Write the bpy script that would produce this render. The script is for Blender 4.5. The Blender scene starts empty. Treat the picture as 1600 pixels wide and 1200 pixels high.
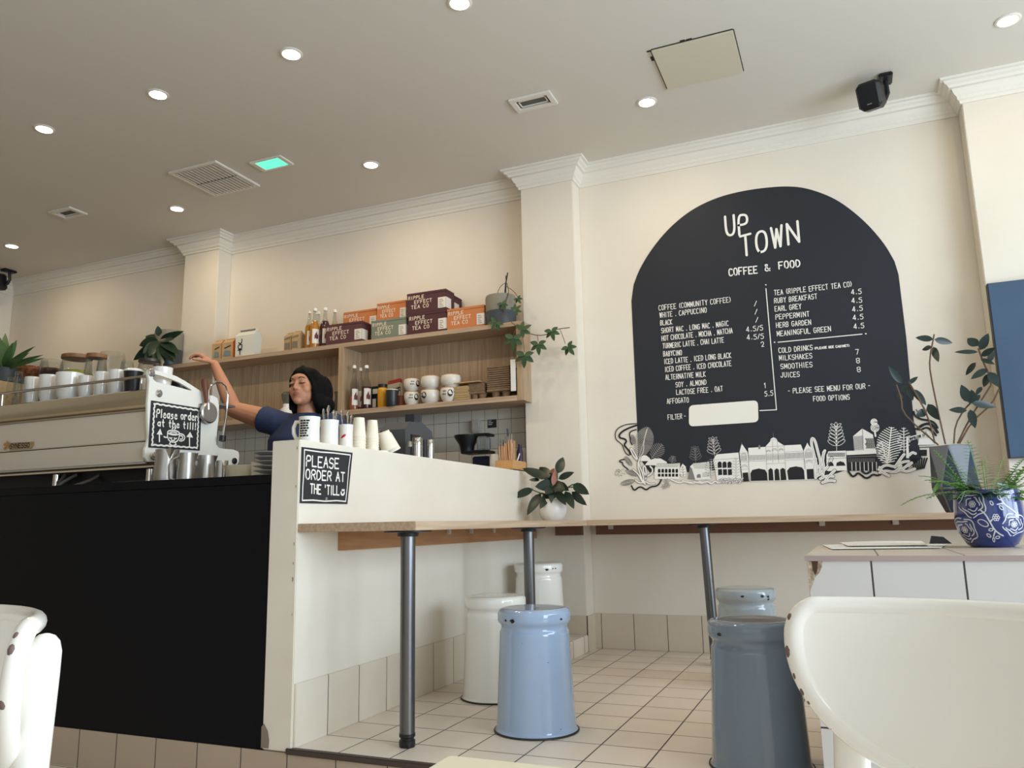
import bpy, bmesh, math, random
from mathutils import Vector, Matrix, Euler
S = bpy.context.scene
COL = S.collection
PI = math.pi
R = math.radians
random.seed(7)

# ------------------------------------------------------------------ camera
CAMP = Vector((0.0, 0.0, 0.76))            # seated eye height above the raised tile floor
F_PX, YAW, PITCH, ROLL = 1232.2, 0.400033, 0.17687, 0.0191989
_f = Vector((-math.sin(YAW) * math.cos(PITCH), math.cos(YAW) * math.cos(PITCH), math.sin(PITCH)))
_r0 = Vector((math.cos(YAW), math.sin(YAW), 0))
_d0 = _f.cross(_r0)
CR = math.cos(ROLL) * _r0 + math.sin(ROLL) * _d0
CD = -math.sin(ROLL) * _r0 + math.cos(ROLL) * _d0
CF = _f
cam = bpy.data.objects.new('camera', bpy.data.cameras.new('camera'))
COL.objects.link(cam)
cam.data.sensor_fit = 'HORIZONTAL'
cam.data.sensor_width = 36
cam.data.lens = F_PX / 1600 * 36
cam.data.clip_start = 0.02
m = Matrix.Identity(4)
for i in range(3):
    m[i][0], m[i][1], m[i][2], m[i][3] = CR[i], -CD[i], -CF[i], CAMP[i]
cam.matrix_world = m
S.camera = cam

# ------------------------------------------------------------------ world, daylight, exposure
S.view_settings.view_transform = 'Standard'
S.view_settings.look = 'None'
S.view_settings.exposure = 0.38
S.view_settings.gamma = 1
S.view_settings.use_curve_mapping = False
S.cycles.use_denoising = True
S.cycles.max_bounces = 10
S.cycles.diffuse_bounces = 5
S.cycles.caustics_reflective = False
S.cycles.caustics_refractive = False
S.cycles.sample_clamp_indirect = 6
w = bpy.data.worlds.new('sky')
S.world = w
w.use_nodes = True
w.node_tree.nodes['Background'].inputs[0].default_value = (0.78, 0.88, 1.0, 1)
w.node_tree.nodes['Background'].inputs[1].default_value = 0.8


def area_light(name, loc, target, sx, sy, watts, color):
    l = bpy.data.lights.new(name, 'AREA')
    l.shape = 'RECTANGLE'
    l.size, l.size_y, l.energy, l.color = sx, sy, watts, color
    o = bpy.data.objects.new(name, l)
    COL.objects.link(o)
    o.location = loc
    o.rotation_euler = (Vector(target) - Vector(loc)).to_track_quat('-Z', 'Y').to_euler()
    return o


# daylight coming in through the two shop windows (right wall and street wall behind the camera)
area_light('daylight_side_window', (3.62, 1.3, 1.45), (0, 1.3, 1.25), 4.6, 2.2, 225, (0.72, 0.86, 1.0))
area_light('daylight_street_window', (0.2, -2.75, 1.5), (0.2, 2, 1.3), 4.4, 2.0, 5, (0.95, 0.97, 1.0))
LAMP_W = 4.0
LAMP_COL = (1.0, 0.80, 0.56)

# ------------------------------------------------------------------ pixel <-> place helpers (known planes)


def ray(px, py):
    return (CR * (px - 800) + CD * (py - 600) + CF * F_PX)


def onX(px, py, v):
    d = ray(px, py)
    return CAMP + d * ((v - CAMP.x) / d.x)


def onY(px, py, v):
    d = ray(px, py)
    return CAMP + d * ((v - CAMP.y) / d.y)


def onZ(px, py, v):
    d = ray(px, py)
    return CAMP + d * ((v - CAMP.z) / d.z)


def mpp(p):
    """metres per pixel at a point"""
    return (Vector(p) - CAMP).dot(CF) / F_PX


def foot(px, py, z, r):
    """centre of a round base whose near rim shows at the pixel"""
    p = onZ(px, py, z)
    d = Vector((p.x, p.y, 0)).normalized()
    return p + d * r


# ------------------------------------------------------------------ materials
MATS = {}


def lin(c):
    return tuple((v / 255 / 12.92) if v / 255 <= 0.04045 else ((v / 255 + 0.055) / 1.055) ** 2.4 for v in c) + (1,)


def mat(name, rgb, rough=0.5, metal=0.0, noise=None, bump=None, coat=0.0, trans=0.0, emit=None, ior=1.45, rgb2=None, stretch=(1, 1, 1), sss=0.0):
    """noise=(scale, low..high mix) mixes rgb with rgb2; bump=(scale, strength)"""
    if name in MATS:
        return MATS[name]
    mt = bpy.data.materials.new(name)
    mt.use_nodes = True
    nt = mt.node_tree
    b = nt.nodes['Principled BSDF']
    b.inputs['Base Color'].default_value = lin(rgb)
    b.inputs['Roughness'].default_value = rough
    b.inputs['Metallic'].default_value = metal
    b.inputs['IOR'].default_value = ior
    b.inputs['Coat Weight'].default_value = coat
    b.inputs['Coat Roughness'].default_value = 0.08
    b.inputs['Transmission Weight'].default_value = trans
    if sss:
        b.inputs['Subsurface Weight'].default_value = sss
        b.inputs['Subsurface Radius'].default_value = (0.012, 0.005, 0.003)
    if emit:
        b.inputs['Emission Color'].default_value = lin(emit[0])
        b.inputs['Emission Strength'].default_value = emit[1]
    if noise or bump:
        tc = nt.nodes.new('ShaderNodeTexCoord')
        mp = nt.nodes.new('ShaderNodeMapping')
        mp.inputs['Scale'].default_value = stretch
        nt.links.new(tc.outputs['Object'], mp.inputs['Vector'])
    if noise:
        n = nt.nodes.new('ShaderNodeTexNoise')
        n.inputs['Scale'].default_value = noise[0]
        n.inputs['Detail'].default_value = 5
        nt.links.new(mp.outputs['Vector'], n.inputs['Vector'])
        rp = nt.nodes.new('ShaderNodeValToRGB')
        rp.color_ramp.elements[0].position = noise[1]
        rp.color_ramp.elements[1].position = noise[2]
        rp.color_ramp.elements[0].color = lin(rgb)
        rp.color_ramp.elements[1].color = lin(rgb2)
        nt.links.new(n.outputs['Fac'], rp.inputs['Fac'])
        nt.links.new(rp.outputs['Color'], b.inputs['Base Color'])
    if bump:
        n2 = nt.nodes.new('ShaderNodeTexNoise')
        n2.inputs['Scale'].default_value = bump[0]
        nt.links.new(mp.outputs['Vector'], n2.inputs['Vector'])
        bp = nt.nodes.new('ShaderNodeBump')
        bp.inputs['Strength'].default_value = bump[1]
        bp.inputs['Distance'].default_value = 0.01
        nt.links.new(n2.outputs['Fac'], bp.inputs['Height'])
        nt.links.new(bp.outputs['Normal'], b.inputs['Normal'])
    MATS[name] = mt
    return mt


def tile_mat(name, axes, size, origin, gap, rgb, rgb2, grout, rough=0.3, coat=0.0):
    """rectangular tiles on the two given object axes; colour varies a little from tile to tile"""
    mt = bpy.data.materials.new(name)
    mt.use_nodes = True
    nt = mt.node_tree
    b = nt.nodes['Principled BSDF']
    b.inputs['Roughness'].default_value = rough
    b.inputs['Coat Weight'].default_value = coat
    tc = nt.nodes.new('ShaderNodeTexCoord')
    sp = nt.nodes.new('ShaderNodeSeparateXYZ')
    nt.links.new(tc.outputs['Object'], sp.inputs[0])

    def math_(op, a, bb=None):
        n = nt.nodes.new('ShaderNodeMath')
        n.operation = op
        for i, v in enumerate((a, bb)):
            if v is None:
                continue
            if isinstance(v, (int, float)):
                n.inputs[i].default_value = v
            else:
                nt.links.new(v, n.inputs[i])
        return n.outputs[0]
    masks, cells = [], []
    for k in range(2):
        if not size[k]:
            continue
        u = math_('DIVIDE', math_('SUBTRACT', sp.outputs[axes[k]], origin[k]), size[k])
        fr = math_('SUBTRACT', u, math_('FLOOR', u))
        cells.append(math_('FLOOR', u))
        d = math_('MINIMUM', fr, math_('SUBTRACT', 1.0, fr))
        masks.append(math_('LESS_THAN', d, gap / 2 / size[k]))
    mk = masks[0] if len(masks) == 1 else math_('MAXIMUM', masks[0], masks[1])
    cb = nt.nodes.new('ShaderNodeCombineXYZ')
    for k, c in enumerate(cells):
        nt.links.new(c, cb.inputs[k])
    wn = nt.nodes.new('ShaderNodeTexWhiteNoise')
    nt.links.new(cb.outputs[0], wn.inputs[0])
    ns = nt.nodes.new('ShaderNodeTexNoise')
    ns.inputs['Scale'].default_value = 9
    nt.links.new(tc.outputs['Object'], ns.inputs['Vector'])
    av = math_('ADD', math_('MULTIPLY', wn.outputs['Value'], 0.6), math_('MULTIPLY', ns.outputs['Fac'], 0.5))
    mx = nt.nodes.new('ShaderNodeMix')
    mx.data_type = 'RGBA'
    nt.links.new(av, mx.inputs[0])
    mx.inputs[6].default_value = lin(rgb)
    mx.inputs[7].default_value = lin(rgb2)
    m2 = nt.nodes.new('ShaderNodeMix')
    m2.data_type = 'RGBA'
    nt.links.new(mk, m2.inputs[0])
    nt.links.new(mx.outputs[2], m2.inputs[6])
    m2.inputs[7].default_value = lin(grout)
    nt.links.new(m2.outputs[2], b.inputs['Base Color'])
    bp = nt.nodes.new('ShaderNodeBump')
    bp.inputs['Strength'].default_value = 0.5
    bp.inputs['Distance'].default_value = 0.002
    bp.invert = True
    nt.links.new(mk, bp.inputs['Height'])
    nt.links.new(bp.outputs['Normal'], b.inputs['Normal'])
    MATS[name] = mt
    return mt


WALL = mat('cream_wall_paint', (228, 221, 207), 0.6, noise=(1.7, 0.35, 0.75), rgb2=(222, 213, 197), bump=(60, 0.05))
CEIL = mat('ceiling_paint', (214, 209, 199), 0.75, bump=(40, 0.04))
TRIM = mat('cornice_paint', (228, 223, 212), 0.5)
PARTI = mat('gloss_cream_paint', (232, 226, 212), 0.42, noise=(3, 0.4, 0.8), rgb2=(224, 216, 200), bump=(30, 0.06))
BLACK = mat('black_panel', (9, 11, 17), 0.5)
BLACK.node_tree.nodes['Principled BSDF'].inputs['Specular IOR Level'].default_value = 0.2
BLACKP = mat('black_plastic', (22, 23, 26), 0.4)
CHALK = mat('chalkboard', (40, 41, 44), 0.75)
MURAL = mat('charcoal_wall_paint', (29, 33, 42), 0.6)
WHITEP = mat('white_paint_marker', (236, 233, 226), 0.6)
INK = mat('black_marker', (20, 20, 24), 0.6)
GREYI = mat('grey_marker', (128, 126, 124), 0.7)
OAK = mat('oak_laminate', (186, 161, 131), 0.45, noise=(5, 0.3, 0.7), rgb2=(156, 131, 103), stretch=(14, 14, 0.6))
OAKX = mat('oak_bench', (196, 172, 146), 0.4, noise=(5, 0.3, 0.7), rgb2=(168, 142, 116), stretch=(0.6, 14, 14))
OAKY = mat('oak_bench_lengthwise', (196, 172, 146), 0.4, noise=(5, 0.3, 0.7), rgb2=(168, 142, 116), stretch=(14, 0.6, 14))
PINE = mat('stained_pine', (182, 138, 98), 0.55, noise=(4, 0.3, 0.7), rgb2=(164, 118, 78), stretch=(1, 1, 12))
STEEL = mat('brushed_steel', (196, 192, 186), 0.36, 1.0, noise=(6, 0.2, 0.8), rgb2=(172, 168, 164), stretch=(40, 40, 0.5))
GUN = mat('gunmetal_tube', (112, 112, 114), 0.32, 1.0)
CHROME = mat('polished_steel', (205, 200, 192), 0.1, 1.0)
PORC = mat('white_porcelain', (236, 234, 228), 0.15, coat=0.5)
PAPER = mat('paper_cup', (238, 232, 214), 0.7)
WHITE = mat('white_powder_coat', (236, 235, 226), 0.35)
GLASS = mat('clear_glass', (236, 240, 238), 0.03)
_nt = GLASS.node_tree
_tr, _mx, _lw = _nt.nodes.new('ShaderNodeBsdfTransparent'), _nt.nodes.new('ShaderNodeMixShader'), _nt.nodes.new('ShaderNodeLayerWeight')
_gl = _nt.nodes.new('ShaderNodeBsdfGlossy')
_gl.inputs['Roughness'].default_value = 0.03
_tr.inputs['Color'].default_value = (0.93, 0.94, 0.93, 1)
_lw.inputs['Blend'].default_value = 0.12
_nt.links.new(_lw.outputs['Facing'], _mx.inputs[0])
_nt.links.new(_tr.outputs[0], _mx.inputs[1])
_nt.links.new(_gl.outputs[0], _mx.inputs[2])
_nt.links.new(_mx.outputs[0], _nt.nodes['Material Output'].inputs['Surface'])
LEAF = mat('dark_green_leaf', (34, 58, 36), 0.35, noise=(20, 0.3, 0.7), rgb2=(24, 44, 30))
LEAF2 = mat('mid_green_leaf', (62, 96, 48), 0.4, noise=(20, 0.3, 0.7), rgb2=(44, 76, 38))
FERN = mat('fern_green_leaf', (122, 164, 88), 0.5, noise=(30, 0.3, 0.7), rgb2=(90, 136, 66))
RUBBER = mat('rubber_plant_leaf', (40, 58, 52), 0.28, noise=(12, 0.3, 0.7), rgb2=(30, 44, 44))
STEM = mat('brown_stem', (96, 72, 52), 0.6)
SOIL = mat('soil', (52, 40, 32), 0.9)
KRAFT = mat('kraft_paper', (196, 166, 122), 0.75, noise=(30, 0.3, 0.7), rgb2=(182, 150, 108))


# ------------------------------------------------------------------ mesh helpers
class MB:
    layer = 0

    def __init__(self):
        self.bm = bmesh.new()

    def add(self, vs, fs, mi=0):
        v = [self.bm.verts.new(p) for p in vs]
        out = []
        for f in fs:
            try:
                fc = self.bm.faces.new([v[i] for i in f])
                fc.material_index = mi
                out.append(fc)
            except ValueError:
                pass
        return v, out

    def box(self, a, b, mi=0, bev=0.0, M=None, seg=2):
        (x0, y0, z0), (x1, y1, z1) = a, b
        p = [Vector(q) for q in ((x0, y0, z0), (x1, y0, z0), (x1, y1, z0), (x0, y1, z0), (x0, y0, z1), (x1, y0, z1), (x1, y1, z1), (x0, y1, z1))]
        if M:
            p = [M @ q for q in p]
        v, f = self.add(p, [(0, 3, 2, 1), (4, 5, 6, 7), (0, 1, 5, 4), (1, 2, 6, 5), (2, 3, 7, 6), (3, 0, 4, 7)], mi)
        if bev:
            es = list({e for fc in f for e in fc.edges})
            bmesh.ops.bevel(self.bm, geom=es, offset=bev, segments=seg, affect='EDGES', clamp_overlap=True, material=-1)
        return self

    def lathe(self, prof, seg=32, M=None, mi=0, closed=False):
        """prof: list of (radius, z)"""
        M = M or Matrix.Identity(4)
        rings = []
        for r, z in prof:
            if r < 1e-6:
                rings.append([self.bm.verts.new(M @ Vector((0, 0, z)))])
            else:
                rings.append([self.bm.verts.new(M @ Vector((r * math.cos(2 * PI * k / seg), r * math.sin(2 * PI * k / seg), z))) for k in range(seg)])
        n = len(rings)
        for i in range(n if closed else n - 1):
            a, b = rings[i], rings[(i + 1) % n]
            for k in range(seg):
                k2 = (k + 1) % seg
                if len(a) == 1 and len(b) == 1:
                    continue
                if len(a) == 1:
                    q = [a[0], b[k2], b[k]]
                elif len(b) == 1:
                    q = [a[k], a[k2], b[0]]
                else:
                    q = [a[k], a[k2], b[k2], b[k]]
                try:
                    f = self.bm.faces.new(q)
                    f.material_index = mi
                except ValueError:
                    pass
        return self

    def tube(self, pts, r, seg=10, mi=0, caps=True, flat=None):
        """round bar along a path; r number or list"""
        pts = [Vector(p) for p in pts]
        n = len(pts)
        rr = r if isinstance(r, (list, tuple)) else [r] * n
        t0 = (pts[1] - pts[0]).normalized()
        up = Vector((0, 0, 1)) if abs(t0.z) < 0.9 else Vector((1, 0, 0))
        side = t0.cross(up).normalized()
        rings = []
        for i in range(n):
            t = (pts[min(i + 1, n - 1)] - pts[max(i - 1, 0)]).normalized()
            side = (side - t * side.dot(t))
            side = side.normalized() if side.length > 1e-6 else t.orthogonal().normalized()
            nrm = t.cross(side)
            fx = flat or 1.0
            rings.append([self.bm.verts.new(pts[i] + rr[i] * (side * math.cos(2 * PI * k / seg) + nrm * fx * math.sin(2 * PI * k / seg))) for k in range(seg)])
        for i in range(n - 1):
            for k in range(seg):
                k2 = (k + 1) % seg
                f = self.bm.faces.new([rings[i][k], rings[i][k2], rings[i + 1][k2], rings[i + 1][k]])
                f.material_index = mi
        if caps:
            for rg in (rings[0][::-1], rings[-1]):
                f = self.bm.faces.new(rg)
                f.material_index = mi
        return self

    def prism(self, poly, h, M=None, mi=0, hole=None):
        """polygon in the local XY plane extruded from z=0 to z=h"""
        M = M or Matrix.Identity(4)
        n = len(poly)
        a = [self.bm.verts.new(M @ Vector((p[0], p[1], 0))) for p in poly]
        b = [self.bm.verts.new(M @ Vector((p[0], p[1], h))) for p in poly]
        fs = [self.bm.faces.new(b), self.bm.faces.new(a[::-1])]
        for i in range(n):
            j = (i + 1) % n
            fs.append(self.bm.faces.new([a[i], a[j], b[j], b[i]]))
        for f in fs:
            f.material_index = mi
        return self

    def ball(self, c, r, mi=0, seg=16, M=None):
        r = r if isinstance(r, (tuple, list)) else (r, r, r)
        T = Matrix.Translation(Vector(c)) @ (M or Matrix.Identity(4)) @ Matrix.Diagonal((r[0], r[1], r[2], 1))
        prof = [(math.sin(PI * k / (seg // 2)), -math.cos(PI * k / (seg // 2))) for k in range(seg // 2 + 1)]
        prof[0] = (0, -1)
        prof[-1] = (0, 1)
        return self.lathe(prof, seg, T, mi)

    def ribbon(self, pts, wd, fn, w=0.0, mi=0, caps=5):
        """flat painted stroke through 2-D points, mitred, with rounded ends; fn(u, v, w) gives the place"""
        q = [Vector(pts[0][:2])]
        for p in pts[1:]:
            if (Vector(p[:2]) - q[-1]).length > 1e-6:
                q.append(Vector(p[:2]))
        if len(q) < 2:
            return self
        for i in range(1, len(q) - 1):      # a sharp turn starts a new stroke
            if (q[i] - q[i - 1]).normalized().dot((q[i + 1] - q[i]).normalized()) < 0.25:
                self.ribbon(q[:i + 1], wd, fn, w, mi, caps)
                return self.ribbon(q[i:], wd, fn, w, mi, caps)
        MB.layer = (MB.layer + 1) % 50
        w = w + MB.layer * 4e-6
        h = wd / 2
        lf, rt = [], []
        for i, p in enumerate(q):
            d0 = (p - q[i - 1]).normalized() if i else None
            d1 = (q[i + 1] - p).normalized() if i < len(q) - 1 else None
            d = (d0 or d1) + (d1 or d0)
            d = d.normalized() if d.length > 1e-3 else (d0 or d1)
            nn = Vector((-d.y, d.x))
            k = 1.0
            if d0 is not None and d1 is not None:
                k = min(1.6, 1 / max(0.35, nn.dot(Vector((-d0.y, d0.x)))))
            lf.append(p + nn * h * k)
            rt.append(p - nn * h * k)
        n = len(q)
        vs = [fn(p.x, p.y, w) for p in lf] + [fn(p.x, p.y, w) for p in rt]
        fs = [(i, n + i, n + i + 1, i + 1) for i in range(n - 1)]
        self.add(vs, fs, mi)
        if caps:
            for c, o, s in ((q[0], q[1], lf[0]), (q[-1], q[-2], rt[-1])):
                d = (c - o).normalized()
                e = (s - c)
                self.add([fn(*(c + e * math.cos(PI * k / 5) + d * h * math.sin(PI * k / 5)), w) for k in range(6)], [tuple(range(6))], mi)
        return self

    def fill(self, pts, fn, w=0.0, mi=0):
        self.add([fn(p[0], p[1], w) for p in pts], [tuple(range(len(pts)))], mi)
        return self

    def leaf(self, base, d, up, L, W, curl=0.15, mi=0, n=6, tip=1.0, fold=0.12):
        """pointed leaf: base point, direction, upper-side normal"""
        d = Vector(d).normalized()
        s = d.cross(Vector(up))
        s = s.normalized() if s.length > 1e-5 else d.orthogonal().normalized()
        u = s.cross(d).normalized()
        base = Vector(base)
        rows = []
        for i in range(n + 1):
            t = i / n
            wdt = W / 2 * (math.sin(PI * min(1, t ** 0.8)) ** 0.8 if 0 < t < 1 else 0.0)
            c = base + d * (L * t) - u * (curl * L * t * t)
            if wdt < 1e-6:
                rows.append([self.bm.verts.new(c)])
            else:
                rows.append([self.bm.verts.new(c + s * wdt + u * fold * wdt), self.bm.verts.new(c), self.bm.verts.new(c - s * wdt + u * fold * wdt)])
        for i in range(n):
            a, b = rows[i], rows[i + 1]
            if len(a) == 1 and len(b) == 3:
                q = [(a[0], b[0], b[1]), (a[0], b[1], b[2])]
            elif len(a) == 3 and len(b) == 1:
                q = [(a[0], b[0], a[1]), (a[1], b[0], a[2])]
            elif len(a) == 3:
                q = [(a[0], b[0], b[1], a[1]), (a[1], b[1], b[2], a[2])]
            else:
                q = []
            for f in q:
                fc = self.bm.faces.new(f)
                fc.material_index = mi
        return self


def wm(o):
    return wm(o.parent) @ o.matrix_basis if o.parent else o.matrix_basis.copy()


def obj(name, mb, mats, parent=None, smooth=35, world=True, recalc=True):
    me = bpy.data.meshes.new(name)
    if recalc:
        bmesh.ops.recalc_face_normals(mb.bm, faces=mb.bm.faces)
    mb.bm.to_mesh(me)
    mb.bm.free()
    for mt in (mats if isinstance(mats, (list, tuple)) else [mats]):
        me.materials.append(mt)
    if smooth:
        me.polygons.foreach_set('use_smooth', [True] * len(me.polygons))
        me.set_sharp_from_angle(angle=R(smooth))
    o = bpy.data.objects.new(name, me)
    COL.objects.link(o)
    if parent:
        o.parent = parent
        if world:
            me.transform(wm(parent).inverted())
    return o


def tag(o, label, cat, group=None):
    o['label'] = label
    o['category'] = cat
    if group:
        o['group'] = group
    return o


def thing(name, label, cat, loc=(0, 0, 0), rz=0.0, group=None):
    o = bpy.data.objects.new(name, None)
    o.empty_display_size = 0.05
    COL.objects.link(o)
    o.location = loc
    o.rotation_euler = (0, 0, rz)
    o.matrix_basis = Matrix.LocRotScale(Vector(loc), Euler((0, 0, rz)), None)
    return tag(o, label, cat, group)


def struct(name, mb, mats, parent=None, smooth=35):
    o = obj(name, mb, mats, parent, smooth)
    if not parent:
        o['kind'] = 'structure'
    return o


def dup(src, loc, label, rz=None, scale=None, group=None):
    """copy of a thing with copies of its parts and sub-parts"""
    r = src.copy()
    COL.objects.link(r)
    r.location = loc
    if rz is not None:
        r.rotation_euler = (0, 0, rz)
    if scale:
        r.scale = scale if isinstance(scale, (tuple, list)) else (scale,) * 3
    r['label'] = label
    if group:
        r['group'] = group
    for ch in list(src.children):
        c = ch.copy()
        COL.objects.link(c)
        c.parent = r
        for g in list(ch.children):
            d = g.copy()
            COL.objects.link(d)
            d.parent = c
    return r


# ------------------------------------------------------------------ hand-lettering: single-stroke alphabet
GL = {'A': '00 48 80|13 73', 'B': '00 08 58 77 75 54 04|54 73 71 50 00', 'C': '87 68 28 06 02 20 60 81', 'D': '00 08 48 86 82 40 00',
      'E': '88 08 00 80|04 64', 'F': '88 08 00|04 64', 'G': '87 68 28 06 02 20 60 82 84 54', 'H': '00 08|80 88|04 84', 'I': '40 48',
      'J': '78 72 50 20 02', 'K': '00 08|88 04 80', 'L': '08 00 80', 'M': '00 08 42 88 80', 'N': '00 08 80 88', 'O': '20 02 06 28 68 86 82 60 20',
      'P': '00 08 68 87 85 64 04', 'Q': '20 02 06 28 68 86 82 60 20|53 80', 'R': '00 08 68 87 85 64 04|44 80', 'S': '87 68 28 06 05 24 64 83 82 60 20 01',
      'T': '08 88|48 40', 'U': '08 02 20 60 82 88', 'V': '08 40 88', 'W': '08 20 47 60 88', 'X': '08 80|00 88', 'Y': '08 44 88|44 40', 'Z': '08 88 00 80',
      '0': '20 02 06 28 68 86 82 60 20', '1': '26 48 40', '2': '06 28 68 86 84 00 80', '4': '60 68 02 82', '5': '88 18 05 65 83 82 60 10 01',
      '7': '08 88 30', '8': '24 06 07 28 68 87 86 64 24 03 02 20 60 82 83 64', '.': '40 41', '/': '10 78', '(': '68 35 33 60', ')': '28 55 53 20',
      '&': '80 17 28 48 57 13 11 30 50 83', '-': '14 64', "'": '48 46', '!': '48 43|40 41', 'l': '48 40', 'e': '03 73 64 45 14 02 11 30 60 71',
      'a': '75 70|74 45 14 02 11 40 72', 's': '64 45 14 13 62 61 40 10', 'o': '20 02 04 25 55 74 72 50 20', 'r': '05 00|03 25 55 64',
      'd': '78 70|74 45 14 02 11 40 72', 't': '38 31 50|15 65', 'h': '08 00|03 35 55 73 70', 'i': '45 40|47 46', 'u': '05 01 20 50 73|75 70',
      'm': '05 00|03 24 40|44 65 83 80', 'n': '05 00|03 35 55 73 70'}
NARROW = set("I.-'!li()/1")
ROUND = set('BCDGJOPQRSU023568&eaosrdthumn()')


def smooth_pts(p, it=2, closed=False):
    for _ in range(it):
        q = [p[0]]
        for a, b in zip(p[:-1], p[1:]):
            q.append((a[0] * .75 + b[0] * .25, a[1] * .75 + b[1] * .25))
            q.append((a[0] * .25 + b[0] * .75, a[1] * .25 + b[1] * .75))
        q.append(p[-1])
        p = q
    return p


def adv(c):
    return 0.55 if c == ' ' else (0.55 if c in NARROW else 1.0)


def text(mb, s, u0, v0, u1, v1, h, sw, fn, w=0.0, mi=0, gap=0.3, jit=0.0):
    """letters along the baseline (u0,v0)-(u1,v1), cap height h, stroke width sw"""
    tot = sum(adv(c) + gap for c in s) - gap
    du, dv = (u1 - u0) / tot, (v1 - v0) / tot
    x = 0.0
    for c in s:
        a = adv(c)
        if c in GL:
            jy = random.uniform(-jit, jit) * h
            for pl in GL[c].split('|'):
                pts = []
                for p in pl.split():
                    px = int(p[0]) / 8
                    if c in NARROW:
                        px = (px - 0.5) * (0.9 if c in '1()/-' else 0.5) + a / 2
                    t = x + px * (1 if c in NARROW else a)
                    pts.append((u0 + du * t, v0 + dv * t + int(p[1]) / 8 * h + jy))
                if c in ROUND:
                    pts = smooth_pts(pts, 2)
                mb.ribbon(pts, sw, fn, w, mi)
        x += a + gap


# ------------------------------------------------------------------ key planes of the room
D = 4.893           # back wall
PF = 4.745          # pilaster fronts
FY = 2.41           # edge of the raised floor / counter front
XH0, XH = -2.015, -1.887   # half wall
ZC = 3.157          # ceiling
LOW = -0.16         # lower floor by the camera
# ================================================================== the room
FLOOR = tile_mat('floor_tiles', (0, 1), (0.2057, 0.2057), (-1.288, 2.606), 0.0052, (238, 227, 213), (230, 216, 200), (44, 34, 30), 0.35)
SKX = tile_mat('skirting_tiles_along_wall', (0, 2), (0.2057, 0), (-1.288, 0), 0.004, (216, 202, 182), (206, 192, 170), (66, 56, 48), 0.3)
SKY_ = tile_mat('skirting_tiles_along_half_wall', (1, 2), (0.2057, 0), (2.606, 0), 0.004, (222, 214, 198), (214, 204, 186), (66, 56, 48), 0.3)
RISER = tile_mat('step_riser_tiles', (0, 2), (0.2057, 0), (-1.905, 0), 0.004, (186, 168, 148), (176, 158, 138), (50, 42, 36), 0.35)
SPLASH = tile_mat('splashback_tiles', (0, 2), (0.0993, 0.0993), (-2.573, 1.47), 0.003, (206, 200, 186), (198, 190, 176), (92, 84, 74), 0.25)
NOSE = mat('step_nosing', (70, 58, 52), 0.5)

struct('floor', MB().box((-9, FY + 0.012, LOW), (3.6, 5.1, 0)), FLOOR)
struct('floor.001', MB().box((-9, -2.7, LOW - 0.1), (3.6, FY + 0.02, LOW)), FLOOR)
struct('trim_1', MB().box((-9, FY - 0.002, LOW), (-0.128, FY + 0.013, -0.0165)), RISER)
struct('trim_2', MB().box((XH - 0.02, FY - 0.012, -0.0185), (-0.128, FY + 0.013, 0.0015), bev=0.003), NOSE)
wb = MB().box((-9, D, LOW), (3.6, D + 0.2, ZC + 0.1))
struct('wall_back', wb, WALL)
struct('wall_left', MB().box((-9.2, -2.7, LOW), (-9, 5.1, ZC + 0.1)), WALL)
struct('ceiling', MB().box((-9.2, -2.9, ZC), (3.8, 5.1, ZC + 0.1)), CEIL)
# shop-front walls with window openings (right and behind the camera)
wr = MB()
WY0, WY1, WZ0, WZ1 = -1.0, 3.65, 0.28, 2.65
wr.box((3.4, -2.7, LOW), (3.6, WY0, ZC)).box((3.4, WY1, LOW), (3.6, D, ZC)).box((3.4, WY0, LOW), (3.6, WY1, WZ0)).box((3.4, WY0, WZ1), (3.6, WY1, ZC))
struct('wall_right', wr, WALL)
wf = MB()
wf.box((-9, -2.9, LOW), (-2.2, -2.7, ZC)).box((2.6, -2.9, LOW), (3.6, -2.7, ZC)).box((-2.2, -2.9, LOW), (2.6, -2.7, 0.3)).box((-2.2, -2.9, 2.6), (2.6, -2.7, ZC))
struct('wall_front', wf, WALL)
fr = MB()
for y in (WY0, 0.7, 2.5, WY1 - 0.06):
    fr.box((3.44, y, WZ0), (3.52, y + 0.06, WZ1))
fr.box((3.44, WY0, WZ0), (3.52, WY1, WZ0 + 0.06)).box((3.44, WY0, WZ1 - 0.06), (3.52, WY1, WZ1))
struct('window_1', fr, BLACKP)
fr = MB()
for x in (-2.2, -0.6, 1.0, 2.54):
    fr.box((x, -2.84, 0.3), (x + 0.06, -2.76, 2.6))
fr.box((-2.2, -2.84, 0.3), (2.6, -2.76, 0.36)).box((-2.2, -2.84, 2.54), (2.6, -2.76, 2.6))
struct('window_2', fr, BLACKP)

# pilasters
PIL = [(-7.66, -7.285), (-4.955, -4.59), (-1.916, -1.541), (0.757, 1.135)]
for i, (a, b) in enumerate(PIL):
    struct('trim_%d' % (i + 3), MB().box((a, PF, 0), (b, D, ZC - 0.02), bev=0.004), WALL)
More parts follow.
